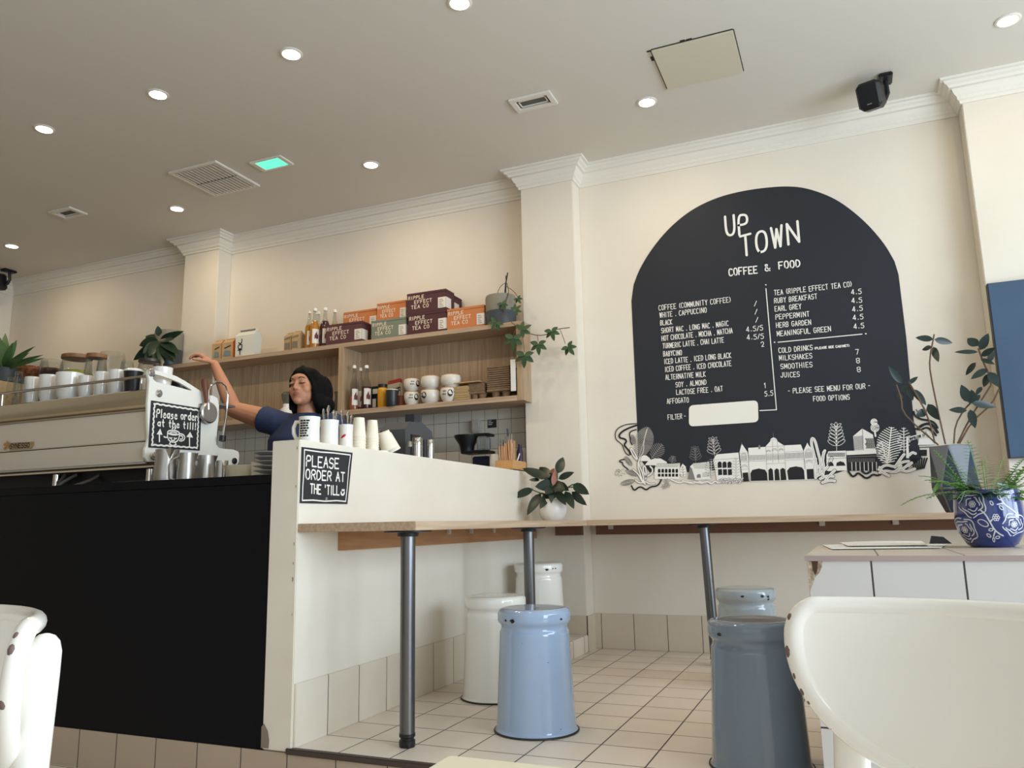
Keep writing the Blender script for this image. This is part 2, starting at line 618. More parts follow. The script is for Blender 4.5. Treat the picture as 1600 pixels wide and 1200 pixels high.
# cornice that follows wall and pilasters: profile (projection, drop below ceiling)
CPROF = [(0.0, 0.128), (0.010, 0.128), (0.012, 0.112), (0.022, 0.106), (0.024, 0.088), (0.034, 0.080), (0.044, 0.062), (0.046, 0.050),
         (0.062, 0.047), (0.068, 0.034), (0.084, 0.026), (0.088, 0.014), (0.104, 0.012), (0.106, 0.0)]
path = [(-9.0, D)]
for a, b in PIL:
    path += [(a, D), (a, PF), (b, PF), (b, D)]
path.append((3.4, D))
cm = MB()
rows = []
for i, (x, y) in enumerate(path):
    row = []
    for p, dz in CPROF:
        ox, oy = 0.0, -p
        if 0 < i < len(path) - 1:
            k = (i - 1) % 4
            ox = -p if k in (0, 1) else p
        row.append(cm.bm.verts.new((x + ox, y + oy, ZC - dz)))
    rows.append(row)
for a, b in zip(rows[:-1], rows[1:]):
    for k in range(len(CPROF) - 1):
        cm.bm.faces.new([a[k], b[k], b[k + 1], a[k + 1]])
struct('trim_7', cm, TRIM, smooth=25)

# half wall that carries the mugs, its worn edges, skirting and the low step in the corner
struct('wall_counter', MB().box((XH0, FY - 0.004, -0.012), (XH, PF, 1.092), bev=0.003), PARTI)
chp = MB()
for (px, py, s) in [(459, 850, 4), (457, 905, 5), (458, 880, 3), (464, 700, 3), (462, 760, 3), (456, 960, 3)]:
    c = onY(px, py, FY - 0.006)
    pts = [(c.x + (random.uniform(.3, 1) * .4 * s * .0022) * math.cos(k * PI / 4), c.z + random.uniform(.6, 1) * s * .0024 * math.sin(k * PI / 4)) for k in range(8)]
    chp.fill(pts, lambda u, v, w: Vector((min(u, XH - .0005), FY - 0.0052, v)))
pts = [onY(x, y, FY) for x, y in ((409, 1168), (410, 1135), (414, 1130), (420, 1142), (422, 1156), (421, 1169))]
chp.fill([(p.x, p.z) for p in pts], lambda u, v, w: Vector((u, FY - 0.0052, v)))
obj('paint_chips', chp, mat('bare_plaster_chip', (138, 124, 108), 0.8), bpy.data.objects['wall_counter'])
struct('baseboard_left', MB().box((XH, FY + 0.004, 0), (XH + 0.008, PF, 0.216), bev=0.002), SKY_)
struct('baseboard_back', MB().box((-1.541, D - 0.008, 0), (3.4, D, 0.208), bev=0.002), SKX)
struct('baseboard_back.001', MB().box((XH, PF - 0.008, 0), (-1.535, PF, 0.208)).box((-1.541, PF - 0.008, 0), (-1.533, D, 0.208)), SKX)
struct('trim_8', MB().box((XH + 0.008, 4.02, 0), (-1.535, PF - 0.008, 0.098), bev=0.004), FLOOR)
# splashback tiles behind the coffee bench
struct('trim_9', MB().box((-4.59, D - 0.008, 0.8), (-1.916, D, 1.545)), SPLASH)

# ------------------------------------------------------------------ black service counter with worktops behind it
t = thing('service_counter', 'long matte black service counter on a tiled plinth under the espresso machine', 'counter', (-4.5, FY, 0))
obj('front_panel', MB().box((-8.9, FY + 0.001, -0.0165), (XH0 - 0.001, FY + 0.03, 0.931)), BLACK, t)
obj('edge_band', MB().box((-8.9, FY - 0.001, 0.933), (XH0 - 0.001, FY + 0.03, 0.967), bev=0.002), BLACK, t)
obj('worktop', MB().box((-8.9, FY + 0.03, 0.92), (XH0 - 0.001, 3.12, 0.957)), mat('worktop_steel', (120, 116, 108), 0.35, 0.6), t)
obj('base', MB().box((-8.9, FY + 0.05, 0), (XH0 - 0.001, 3.0, 0.92)), BLACK, t)
s_ = thing('side_counter', 'narrow counter along the inside of the half wall, carrying the till', 'counter', (-2.2, 3.6, 0))
obj('worktop', MB().box((-2.36, 3.13, 0.92), (XH0 - 0.001, 4.2, 0.957)), MATS['worktop_steel'], s_)
obj('cabinet_body', MB().box((-2.34, 3.14, 0), (XH0 - 0.001, 4.19, 0.92)), BLACK, s_)
t = thing('back_counter', 'low back counter along the tiled splashback under the oak shelves', 'counter', (-3.2, 4.6, 0))
obj('worktop', MB().box((-4.58, 4.3, 0.88), (XH0 - 0.02, D - 0.009, 0.92)), MATS['worktop_steel'], t)
obj('cabinet_body', MB().box((-4.58, 4.34, 0.0), (XH0 - 0.02, D - 0.009, 0.88)), BLACK, t)

# ------------------------------------------------------------------ L-shaped bench of oak board on steel legs
BT, BB, BX, BY = 0.779, 0.748, -1.389, 4.335
t = thing('corner_bench', 'L-shaped oak laminate bar top fixed along the half wall and back wall', 'bench', (-1.6, 3.4, 0))
obj('bar_top', MB().box((XH, FY - 0.002, BB), (BX, BY, BT), bev=0.0015), OAKY, t)
obj('bar_top', MB().box((XH, BY + 0.0005, BB), (1.6, D, BT), bev=0.0015), OAKX, t)
o = obj('support_batten', MB().box((XH, 2.66, 0.674), (XH + 0.035, PF - 0.01, BB)), PINE, t)
BRK = mat('grey_plastic_bracket', (196, 192, 186), 0.5)
for px in (525, 700, 735, 770):
    p = onX(px, 833, XH + 0.036)
    if 2.6 < p.y < 4.6:
        obj('bracket', MB().box((XH + 0.035, p.y - 0.014, 0.72), (XH + 0.048, p.y + 0.014, BB), bev=0.002), BRK, o)
o = obj('support_batten', MB().box((-1.5, D - 0.035, 0.69), (1.5, D, BB)).box((-1.72, PF - 0.03, 0.69), (-1.545, PF, BB)), mat('dark_stained_pine', (112, 78, 62), 0.55), t)
for px in (955, 1285, 1400):
    p = onY(px, 823, D - 0.035)
    obj('bracket', MB().box((p.x - 0.016, D - 0.048, 0.722), (p.x + 0.016, D - 0.035, BB), bev=0.002), BRK, o)


def bench_leg(x, y, tilt=0.0):
    M = Matrix.Translation((x, y, BB)) @ Matrix.Rotation(tilt, 4, 'Y') @ Matrix.Translation((0, 0, -BB))
    l = obj('leg', MB().lathe([(0, .045), (.027, .045), (.027, BB - .012), (0, BB - .012)], 32, M), GUN, t)
    obj('mounting_plate', MB().lathe([(0, BB - .022), (.038, BB - .022), (.04, BB - .010), (.088, BB - .006), (.088, BB - .0005), (0, BB - .0005)], 40, M), BLACKP, l)
    obj('foot', MB().lathe([(0, 0.0005), (.027, 0.0005), (.0285, .006), (.0285, .022), (.024, .026), (.024, .031), (.0285, .035), (.0285, .046), (0, .046)], 32, M), BLACKP, l)


bench_leg(-1.511, 2.565)
bench_leg(-1.511, 3.75)
bench_leg(-0.76, 4.47, -0.028)

# ------------------------------------------------------------------ tiled block on the right
BKX, BKT, BKB = -0.13, 0.66, 3.3
TILB = tile_mat('large_wall_tiles', (0, 2), (0.222, 0.222 * 2), (0.0, 0.204), 0.005, (196, 194, 190), (190, 188, 186), (52, 46, 44), 0.28)
TOPB = tile_mat('ledge_top_tiles', (0, 1), (0.2057, 0.2057), (-0.03, 2.55), 0.004, (214, 200, 182), (204, 190, 172), (70, 60, 54), 0.3)
t = thing('tiled_ledge', 'waist-high ledge clad in large grey wall tiles with a tiled top and one broken corner', 'ledge', (0.7, 2.85, 0))
obj('tiled_front', MB().box((BKX, FY, LOW), (1.7, BKB, 0.646)), TILB, t)
obj('tiled_top', MB().box((BKX - 0.004, FY - 0.002, 0.6465), (1.7, BKB, BKT), bev=0.0015), TOPB, t)
obj('metal_edge_strip', MB().box((BKX - 0.006, FY - 0.005, 0.645), (1.7, FY - 0.0021, 0.659)), mat('scuffed_edge_strip', (168, 152, 148), 0.35, 0.8), t)
bp = MB()
pp = [onY(x, y, FY) for x, y in ((1258, 876), (1285, 877), (1284, 886), (1280, 895), (1273, 903), (1270, 914), (1266, 922), (1266.5, 934), (1265, 952), (1263, 954), (1261.6, 930), (1260, 905))]
bp.fill([(max(p.x, BKX + .0005), p.z) for p in pp], lambda u, v, w: Vector((u, FY - 0.0008, v)))
o = obj('broken_corner', bp, mat('crumbled_plaster', (190, 174, 150), 0.9, noise=(60, .3, .7), rgb2=(132, 112, 92), bump=(80, 0.6)), t)
bp = MB()
pp = [onY(x, y, FY) for x, y in ((1268, 877), (1278, 877), (1277, 892), (1274, 899), (1270, 890))]
bp.fill([(p.x, p.z) for p in pp], lambda u, v, w: Vector((u, FY - 0.0016, v)))
obj('exposed_hole', bp, mat('brown_hole', (74, 50, 38), 0.9), o)

# ------------------------------------------------------------------ ceiling: downlights, vents, panel, lit sign
LENS = mat('lit_lamp_lens', (255, 240, 214), 0.4, emit=((255, 236, 205), 14))


def downlight(x, y, label, k=1.0):
    t = thing('downlight', label, 'ceiling light', (x, y, ZC), 0, 'recessed downlights')
    obj('trim_ring', MB().lathe([(.045, -.0005), (.058, -.0005), (.058, -.004), (.052, -.007), (.045, -.007)], 32, Matrix.Translation((x, y, ZC)), closed=True), TRIM, t)
    obj('lens', MB().lathe([(0, -.004), (.045, -.004), (.045, -.0015), (0, -.0015)], 28, Matrix.Translation((x, y, ZC))), LENS, t)
    l = bpy.data.lights.new('downlight_lamp', 'AREA')
    l.shape = 'DISK'
    l.energy, l.color, l.size = LAMP_W * k, LAMP_COL, 0.07
    lo = bpy.data.objects.new('downlight_lamp', l)
    COL.objects.link(lo)
    lo.parent = t
    lo.location = (0, 0, -0.012)


for (x, y, lb) in [(-1.478, 2.957, 'recessed downlight cut by the top edge of the photo, left of the access panel'),
                   (-2.442, 2.957, 'cool white downlight directly above the barista, in the row nearest the viewer'),
                   (-3.355, 2.957, 'downlight above and to the left of the big louvred vent, in the near row'),
                   (-4.269, 2.957, 'leftmost downlight of the near row, high above the coffee machine'),
                   (-0.892, 4.195, 'warm downlight beside the square access panel and small vent'),
                   (-2.77, 4.195, 'warm downlight above the tea boxes, right of the green lit sign'),
                   (-4.489, 4.195, 'downlight in front of the left pilaster, below the louvred vent'),
                   (-6.329, 4.195, 'farthest downlight at the left edge, beside the black speaker'),
                   (0.909, 4.195, 'bright warm downlight in the top right corner by the cornice')]:
    downlight(x, y, lb, (0.3 if x > 0 else 0.8 if x > -1 else 1.0) if y > 4 else 1.2)
for x in (-4.27, -2.44, -0.6, 1.23):        # unseen row added behind the camera to brighten the near side of the room
    downlight(x, -0.55, 'unseen recessed downlight added over the seating area behind the viewer to brighten the room', 0.15)

t = thing('access_panel', 'square cream access panel with chipped edges in the ceiling', 'ceiling panel', (-0.544, 3.9, ZC))
obj('panel', MB().box((-.75, 3.70, ZC - .012), (-.34, 4.1, ZC - .001), bev=.002), mat('access_panel_paint', (208, 202, 180), 0.6), t)
g = MB()
for a, b in (((-.756, 3.7, ZC - .004), (-.751, 4.1, ZC - .0005)), ((-.75, 3.694, ZC - .004), (-.34, 3.699, ZC - .0005)), ((-.339, 3.7, ZC - .004), (-.335, 4.1, ZC - .0005))):
    g.box(a, b)
obj('shadow_gap', g, mat('gap_black', (52, 46, 40), 0.9), t)
for x0, x1, y0, y1 in ((-.6, -.575, 3.683, 3.694), (-.57, -.54, 3.685, 3.694), (-.77, -.756, 3.76, 3.80), (-.775, -.75, 3.70, 3.712), (-.52, -.46, 4.1, 4.106)):
    obj('paint_chip', MB().box((x0, y0, ZC - .002), (x1, y1, ZC - .0005)), MATS['gap_black'], t)


def vent(x0, x1, y0, y1, label, kind):
    t = thing('ceiling_vent', label, 'vent', ((x0 + x1) / 2, (y0 + y1) / 2, ZC))
    f = 0.022 if kind else 0.03
    m_ = MB()
    for a, b in (((x0, y0), (x1, y0 + f)), ((x0, y1 - f), (x1, y1)), ((x0, y0 + f), (x0 + f, y1 - f)), ((x1 - f, y0 + f), (x1, y1 - f))):
        m_.box((a[0], a[1], ZC - .014), (b[0], b[1], ZC - .0005), bev=.002)
    obj('frame', m_, TRIM, t)
    obj('backing', MB().box((x0 + f, y0 + f, ZC - .003), (x1 - f, y1 - f, ZC - .0005)), mat('vent_void', (44, 42, 40), 0.9) if kind else mat('vent_mesh', (104, 102, 98), 0.8, noise=(300, .4, .6), rgb2=(80, 78, 74)), t)
    if kind:
        yc = (y0 + y1) / 2
        n = 12
        for s0, s1 in ((y0 + f, yc - .006), (yc + .006, y1 - f)):
            for i in range(n):
                x = x0 + f + (i + .5) * (x1 - x0 - 2 * f) / n
                M = Matrix.Translation((x, 0, ZC - .014)) @ Matrix.Rotation(R(10), 4, 'Y')
                obj('slat', MB().box((-.0137, s0, -.0012), (.0137, s1, .0012), M=M), TRIM, t, smooth=0)
    else:
        i = f + .012
        m_ = MB()
        for a, b in (((x0 + i, y0 + i), (x1 - i, y0 + i + .006)), ((x0 + i, y1 - i - .006), (x1 - i, y1 - i)), ((x0 + i, y0 + i), (x0 + i + .006, y1 - i)), ((x1 - i - .006, y0 + i), (x1 - i, y1 - i))):
            m_.box((a[0], a[1], ZC - .008), (b[0], b[1], ZC - .003))
        obj('inner_rim', m_, TRIM, t)


vent(-4.06, -3.648, 3.703, 4.135, 'large white louvred ceiling vent in front of the green lit sign', 1)
vent(-1.61, -1.36, 3.83, 3.98, 'small framed ceiling vent left of the access panel', 0)
vent(-5.39, -5.16, 3.82, 3.975, 'small grey ceiling vent on the far left part of the ceiling', 0)
vent(-7.0, -6.36, 3.6, 4.10, 'dark louvred ceiling vent cut off by the left edge of the photo', 1)
t = thing('green_lamp', 'small recessed ceiling lamp glowing green beside the louvred vent', 'ceiling light', (-3.35, 3.89, ZC))
m_ = MB()
for a, b in (((-3.475, 3.82), (-3.22, 3.835)), ((-3.475, 3.95), (-3.22, 3.965)), ((-3.475, 3.835), (-3.44, 3.95)), ((-3.25, 3.835), (-3.22, 3.95))):
    m_.box((a[0], a[1], ZC - .012), (b[0], b[1], ZC - .0005), bev=.002)
obj('frame', m_, TRIM, t)
obj('diffuser', MB().box((-3.44, 3.835, ZC - .006), (-3.25, 3.95, ZC - .001)), mat('green_lit_diffuser', (60, 190, 150), 0.4, emit=((96, 222, 186), 1.0)), t)


def speaker(x, y, rz, pitch, label):
    t = thing('speaker', label, 'speaker', (x, y, ZC))
    obj('ceiling_bracket', MB().box((x - .035, y - .06, ZC - .022), (x + .035, y + .06, ZC - .0005), bev=.006).tube([(x, y + .01, ZC - .02), (x + .004, y + .015, ZC - .09), (x - .012, y + .01, ZC - .125), (x - .03, y, ZC - .135)], .013, 10), BLACKP, t)
    M = Matrix.Translation((x - .085, y - .045, ZC - .115)) @ Matrix.Rotation(rz, 4, 'Z') @ Matrix.Rotation(pitch, 4, 'X')
    b_ = obj('cabinet', MB().box((-.062, -.055, -.075), (.062, .075, .075), bev=.022, M=M, seg=1), BLACKP, t)
    obj('grille', MB().box((-.048, -.0575, -.06), (.048, -.0548, .06), bev=.001, M=M), mat('speaker_grille', (14, 16, 22), 0.8), b_)
    obj('badge', MB().box((-.012, -.0595, -.05), (.012, -.0572, -.045), M=M), CHROME, b_)
    obj('cable', MB().tube([(x - .03, y + .02, ZC - .10), (x - .012, y + .03, ZC - .11), (x - .004, y + .028, ZC - .085), (x, y + .02, ZC - .05)], .003, 6), BLACKP, t)


speaker(0.372, 4.5, R(-18), R(20), 'black wall speaker on a bracket under the ceiling above the menu')
speaker(-6.95, 4.6, R(10), R(10), 'black speaker at the far left edge near the ceiling')

# ------------------------------------------------------------------ oak shelf unit on the back wall
SY0, SYB = 4.605, 4.83
SX0, SX1 = -5.10, -1.868
T1a, T1b, T2a, T2b = 2.036, 2.066, 1.544, 1.578
t = thing('wall_shelf', 'long oak laminate wall shelf with open bays above the coffee counter', 'shelf', (-3.4, 4.75, 1.8))
obj('top_board', MB().box((SX0 + .031, SY0, T1a), (-1.913, PF - .001, T1b)).box((-4.589, PF - .001, T1a), (-1.918, D, T1b)), OAKX, t)
obj('bottom_board', MB().box((SX0 + .031, SY0, T2a), (-1.913, PF - .001, T2b)).box((-4.589, PF - .001, T2a), (-1.918, D, T2b)), OAKX, t)
obj('divider', MB().box((-3.292, SY0 + .0005, T2b), (-3.25, SYB, T1a)), OAK, t)
obj('end_panel', MB().box((-1.912, SY0, T2a), (-1.867, PF - .001, T1b)), OAK, t)
obj('end_panel', MB().box((SX0, SY0, T2a), (SX0 + .03, PF - .001, T1b)), OAK, t)
obj('back_panel', MB().box((-4.589, SYB, T2b), (-1.918, SYB + .012, T1a)).box((SX0 + .031, PF - .012, T2b), (-4.589, PF - .0015, T1a)), OAK, t)
# ================================================================== the painted menu on the wall
MY = D - 0.0015
FW = lambda u, v, w: Vector((u, MY - w, v))           # point on the wall, w in front of it


def Z(px, py):
    p = onY(px, py, MY)
    return (p.x, p.z)


def z6(x, y):
    return Z(960 + x * .31665, 280 + y * .31665)


def z4(x, y):
    return Z(960 + x * .1167, 640 + y * .1167)


def z5(x, y):
    return Z(1100 + x * .11875, 640 + y * .11875)


def z7(x, y):
    return Z(1270 + x * .11875, 640 + y * .11875)


t = thing('menu_board', 'arched charcoal menu painted on the wall with white hand lettering', 'menu', (-0.45, D, 1.6))
arch = [z6(*p) for p in ((112, 1200), (84, 600), (95, 520), (125, 440), (190, 335), (275, 235), (380, 150), (500, 92), (620, 60), (740, 42), (850, 34), (940, 42), (1040, 74), (1120, 115), (1210, 185), (1280, 255), (1340, 330), (1382, 405), (1402, 470), (1440, 780), (1478, 1200))]
arch = [arch[0], arch[1]] + smooth_pts(arch[2:-3], 2) + arch[-3:]
low = [Z(*p) for p in ((1440, 716), (1415, 735), (1372, 737), (1330, 732), (1280, 748), (1200, 751), (1160, 753), (1130, 733), (1080, 738), (1040, 736), (1015, 738), (997, 712))]
b = MB()
M = Matrix(((1, 0, 0, 0), (0, 0, -1, D), (0, 1, 0, 0), (0, 0, 0, 1)))
b.prism(arch + low, 0.0022, M)
obj('painted_arch', b, MURAL, t, smooth=0)

L = MB()


def line(s, a, b_, hpx=24, sw=.0039, zf=z6):
    """lettering between two traced baseline ends"""
    (u0, v0), (u1, v1) = zf(*a), zf(*b_)
    h = zf(a[0], a[1] - hpx)[1] - v0
    text(L, s, u0, v0, u1, v1, h, sw, FW, 0.0032, gap=.5, jit=.04)


for s, a, b_ in [('COFFEE (COMMUNITY COFFEE)', (220, 648), (575, 607)), ('WHITE . CAPPUCCINO', (225, 684), (455, 657)), ('BLACK', (228, 722), (285, 716)),
                 ('SHORT MAC . LONG MAC . MAGIC', (233, 760), (563, 724)), ('HOT CHOCOLATE . MOCHA . MATCHA', (235, 798), (583, 760)), ('TURMERIC LATTE . CHAI LATTE', (240, 836), (540, 806)),
                 ('BABYCINO', (243, 875), (333, 867)), ('ICED LATTE . ICED LONG BLACK', (247, 913), (576, 881)), ('ICED COFFEE . ICED CHOCOLATE', (251, 951), (577, 921)),
                 ('ALTERNATIVE MILK', (254, 990), (450, 974)), ('SOY . ALMOND', (304, 1027), (454, 1014)), ('LACTOSE FREE . OAT', (307, 1064), (535, 1046)), ('AFFOGATO', (261, 1109), (367, 1101)),
                 ('FILTER -', (265, 1187), (352, 1180)), ('/', (692, 627), (702, 626)), ('/', (695, 667), (705, 666)), ('/', (699, 706), (709, 705)), ('4.5/5', (652, 753), (733, 746)), ('4.5/5', (655, 793), (737, 786)),
                 ('2', (725, 828), (738, 826)), ('1', (740, 1030), (750, 1029)), ('5.5', (743, 1071), (783, 1068)),
                 ('TEA (RIPPLE EFFECT TEA CO)', (790, 573), (1172, 530)), ('RUBY BREAKFAST', (790, 612), (1000, 590)), ('EARL GREY', (793, 652), (922, 639)), ('PEPPERMINT', (797, 693), (962, 677)),
                 ('HERB GARDEN', (800, 734), (970, 717)), ('MEANINGFUL GREEN', (804, 775), (1068, 751)), ('4.5', (1170, 570), (1219, 565)), ('4.5', (1172, 612), (1222, 608)), ('4.5', (1175, 653), (1225, 648)),
                 ('4.5', (1178, 695), (1228, 690)), ('4.5', (1182, 738), (1232, 733)), ('COLD DRINKS', (812, 857), (978, 843)), ('MILKSHAKES', (815, 895), (976, 884)), ('7', (1192, 865), (1206, 864)),
                 ('SMOOTHIES', (822, 937), (977, 927)), ('8', (1195, 909), (1211, 908)), ('JUICES', (822, 979), (914, 974)), ('8', (1199, 951), (1215, 950)), ('- PLEASE SEE MENU FOR OUR -', (860, 1058), (1262, 1032)), ('FOOD OPTIONS', (983, 1096), (1161, 1087))]:
    line(s, a, b_)
line('(PLEASE SEE CABINET)', (988, 840), (1160, 826), 10, .0035)
line('COFFEE', (567, 478), (705, 463), 34, .0075)
line('&', (742, 456), (768, 453), 32, .007)
line('FOOD', (813, 443), (916, 432), 34, .0075)
obj('menu_lettering', L, WHITEP, t, smooth=0, recalc=False)
L = MB()
line('UP', (553, 284), (660, 266), 96, .0145)
line('TOWN', (628, 385), (912, 311), 100, .0145)
obj('title_lettering', L, WHITEP, t, smooth=0, recalc=False)
b = MB()
b.ribbon([z6(748, 540), z6(800, 1138), z6(718, 1142)], .0055, FW, .0032)
b.ribbon([z6(808, 805), z6(1222, 765)], .0055, FW, .0032)
for p in ((747, 522), (790, 805), (1240, 763)):
    b.ribbon([z6(*p), z6(p[0] + 1, p[1])], .008, FW, .0032)
obj('rule_lines', b, WHITEP, t, smooth=0, recalc=False)


def rrect(q, r=.12):
    out = []
    n = len(q)
    for i in range(n):
        a, p, c = Vector(q[i - 1]), Vector(q[i]), Vector(q[(i + 1) % n])
        da, dc = (a - p).normalized() * r, (c - p).normalized() * r
        for k in range(7):
            s = k / 6
            out.append(tuple((p + da) * (1 - s) ** 2 + p * 2 * s * (1 - s) + (p + dc) * s * s))
    return out


bl = MB()
bl.fill(rrect([Z(940 + x * .2, 600 + y * .2) for x, y in ((683, 333), (1227, 298), (1221, 127), (683, 168))], .03), FW, .0034)
obj('blank_patch', bl, mat('whitewash_patch', (236, 233, 222), 0.5), t, smooth=0, recalc=False)

# buildings, leaves and ribbons of the mural: white, black and grey shapes in layers
WB, KB, GB, BB_ = MB(), MB(), MB(), MB()


def poly(mb, pts, zf, w):
    mb.fill([zf(*p) for p in pts], FW, w)


def strk(mb, pts, zf, wpx, w, sm=0, caps=5):
    q = [zf(*p) for p in pts]
    if sm:
        q = smooth_pts(q, sm)
    mb.ribbon(q, wpx * .00042, FW, w, caps=caps)


def frond(mb, base, tip, wid, n, zf, sw, w, droop=.55):
    bx, by, tx, ty = *base, *tip
    strk(mb, [base, tip], zf, sw * 1.2, w)
    dx, dy = tx - bx, ty - by
    for i in range(n):
        s = (i + .6) / n
        ln = wid * math.sin(PI * (0.12 + .86 * s)) ** .8
        cx, cy = bx + dx * s, by + dy * s
        l = math.hypot(dx, dy)
        ux, uy = dx / l, dy / l
        for sg in (1, -1):
            nx, ny = -uy * sg, ux * sg
            strk(mb, [(cx, cy), (cx + nx * ln * .6 + ux * ln * .25, cy + ny * ln * .6 + uy * ln * .25), (cx + nx * ln + ux * ln * droop * .7, cy + ny * ln + uy * ln * droop * .7)], zf, sw, w, 1)


def leaflet(mb, c, ang, ln, wd, zf, sw, w):
    pts = []
    for k in range(13):
        a = 2 * PI * k / 12
        x, y = ln / 2 * math.cos(a), wd / 2 * math.sin(a) * (1 + .0 * math.cos(a))
        pts.append((c[0] + x * math.cos(ang) - y * math.sin(ang), c[1] + x * math.sin(ang) + y * math.cos(ang)))
    strk(mb, pts, zf, sw, w, 0)


def tree(mb, base, tip, wid, n, zf, sw, w):
    """stem with outlined leaflets"""
    strk(mb, [base, tip], zf, sw, w)
    bx, by, tx, ty = *base, *tip
    for i in range(n):
        s = .2 + .75 * i / max(1, n - 1)
        ln = wid * (1.05 - .5 * s)
        for sg in (1, -1):
            a = math.atan2(ty - by, tx - bx) + sg * 1.0
            leaflet(mb, (bx + (tx - bx) * s + math.cos(a) * ln * .55, by + (ty - by) * s + math.sin(a) * ln * .55), a, ln, ln * .36, zf, sw, w)
    leaflet(mb, (tx, ty), math.atan2(ty - by, tx - bx), wid * .7, wid * .3, zf, sw, w)


# -- left end (wall side): black ribbons and grey leaves
for pts, wd in [([(300, 188), (180, 195), (90, 225), (30, 270), (10, 330), (20, 400), (70, 440), (110, 470), (130, 540), (160, 590), (200, 615)], 14),
                ([(302, 210), (200, 245), (110, 290), (60, 345), (75, 380), (150, 395), (165, 430), (130, 470), (160, 510), (205, 560), (215, 600)], 26),
                ([(295, 268), (220, 290), (200, 330), (215, 380), (215, 430), (240, 470)], 18),
                ([(135, 665), (75, 680), (70, 700), (110, 705), (115, 745), (160, 780), (185, 800)], 18),
                ([(230, 1020), (255, 1070), (280, 1080), (330, 1035), (375, 1040), (430, 1082), (480, 1035), (570, 1025), (610, 985), (630, 935)], 22)]:
    strk(KB, pts, z4, wd, .0036, 2)
for c, a, ln, wd in (((190, 690), .9, 150, 60), ((240, 850), .35, 190, 62), ((180, 975), -.25, 190, 70), ((255, 400), 1.3, 130, 50)):
    leaflet(GB, c, a, ln, wd, z4, 7, .0036)
    for k in range(5):
        leaflet(GB, c, a, ln * (1 - .17 * k), wd * (1 - .19 * k), z4, 5, .0036)
for k in range(22):
    x, y = random.uniform(10, 140), random.uniform(795, 890)
    strk(KB, [(x, y), (x + random.uniform(-9, 9), y + random.uniform(-8, 8))], z4, 8, .0036)
frond(GB, (330, 640), (450, 240), 125, 20, z4, 8, .0034)
strk(WB, [(345, 640), (395, 560), (395, 420), (435, 270)], z4, 8, .0036, 1)
frond(WB, (330, 640), (450, 240), 128, 22, z4, 2.6, .0036)
frond(GB, (500, 650), (640, 470), 90, 9, z4, 12, .0034)
poly(WB, [(340, 690), (350, 640), (390, 612), (430, 615), (470, 645), (500, 690)], z4, .0036)
poly(WB, [(410, 745), (460, 680), (540, 655), (620, 655), (700, 700), (720, 750)], z4, .0038)
poly(WB, [(540, 930), (540, 790), (560, 735), (880, 715), (870, 930)], z4, .0040)
for r_ in range(3):
    strk(KB, [(550 + 10 * r_, 770 - 20 * r_)] + [(555 + 10 * r_ + 13 * k, 770 - 20 * r_ - (10 if k % 2 else 0)) for k in range(24)], z4, 4, .0046)
for k in range(6):
    x = 585 + 47 * k
    for y0, y1, ar in ((800, 845, 1), (858, 898, 0)):
        poly(KB, [(x, y1), (x, y0 + 8), (x + 6, y0 - 6 * ar), (x + 28, y0 - 6 * ar), (x + 34, y0 + 8), (x + 34, y1)], z4, .0046)
poly(WB, [(875, 850), (880, 780), (915, 725), (955, 760), (970, 830), (945, 895), (900, 895)], z4, .0044)
frond(GB, (925, 900), (915, 760), 40, 4, z4, 5, .0047)
poly(WB, [(985, 930), (1015, 760), (1060, 720), (1270, 700), (1290, 930), (1100, 945)], z4, .0040)
for k in range(12):
    strk(GB, [(1080 + 18 * k, 790), (1050 + 18 * k, 715)], z4, 5, .0046)
poly(GB, [(985, 930), (1015, 765), (1040, 790), (1085, 940)], z4, .0043)
for k in range(4):
    strk(KB, [(1180, 850 + 16 * k), (1285, 842 + 16 * k)], z4, 4, .0047)
poly(GB, [(1105, 915), (1105, 880), (1125, 862), (1155, 868), (1160, 912)], z4, .0047)
for pts in ([(330, 700), (270, 640), (215, 540), (230, 510), (260, 560), (310, 650), (340, 760), (390, 880), (400, 990)], [(250, 800), (330, 870), (370, 960), (420, 1000)], [(350, 640), (310, 740), (350, 870), (380, 960)],
            [(420, 900), (380, 800), (400, 740), (430, 800), (420, 930)], [(480, 760), (520, 800), (500, 860), (450, 890)], [(280, 940), (340, 990), (420, 960), (470, 1000), (540, 990)]):
    strk(KB, pts, z4, 30, .0038, 2)
    strk(WB, pts, z4, 21, .0042, 2)
for ph in range(3):
    for wd, mb_, w_ in ((27, GB, .0041 + ph * .0004), (20, WB, .0043 + ph * .0004)):
        strk(mb_, [(760 + 150 * ph, 935 + 15 * ph), (860 + 150 * ph, 985), (950 + 150 * ph, 960), (1040 + 130 * ph, 1000), (1130 + 110 * ph, 950), (1210 + 90 * ph, 985)], z4, wd, w_, 2)
for c in ((700, 960), (665, 1030), (715, 1010)):
    for k in range(6):
        leaflet(GB, (c[0] + 22 * math.cos(k), c[1] + 22 * math.sin(k)), k, 34, 16, z4, 4, .0042)
tree(GB, (1092, 715), (1080, 520), 95, 5, z4, 5, .0034)
tree(WB, (1345, 640), (1320, 400), 110, 5, z4, 4, .0034)
tree(GB, (770, 720), (785, 640), 60, 3, z4, 6, .0034)

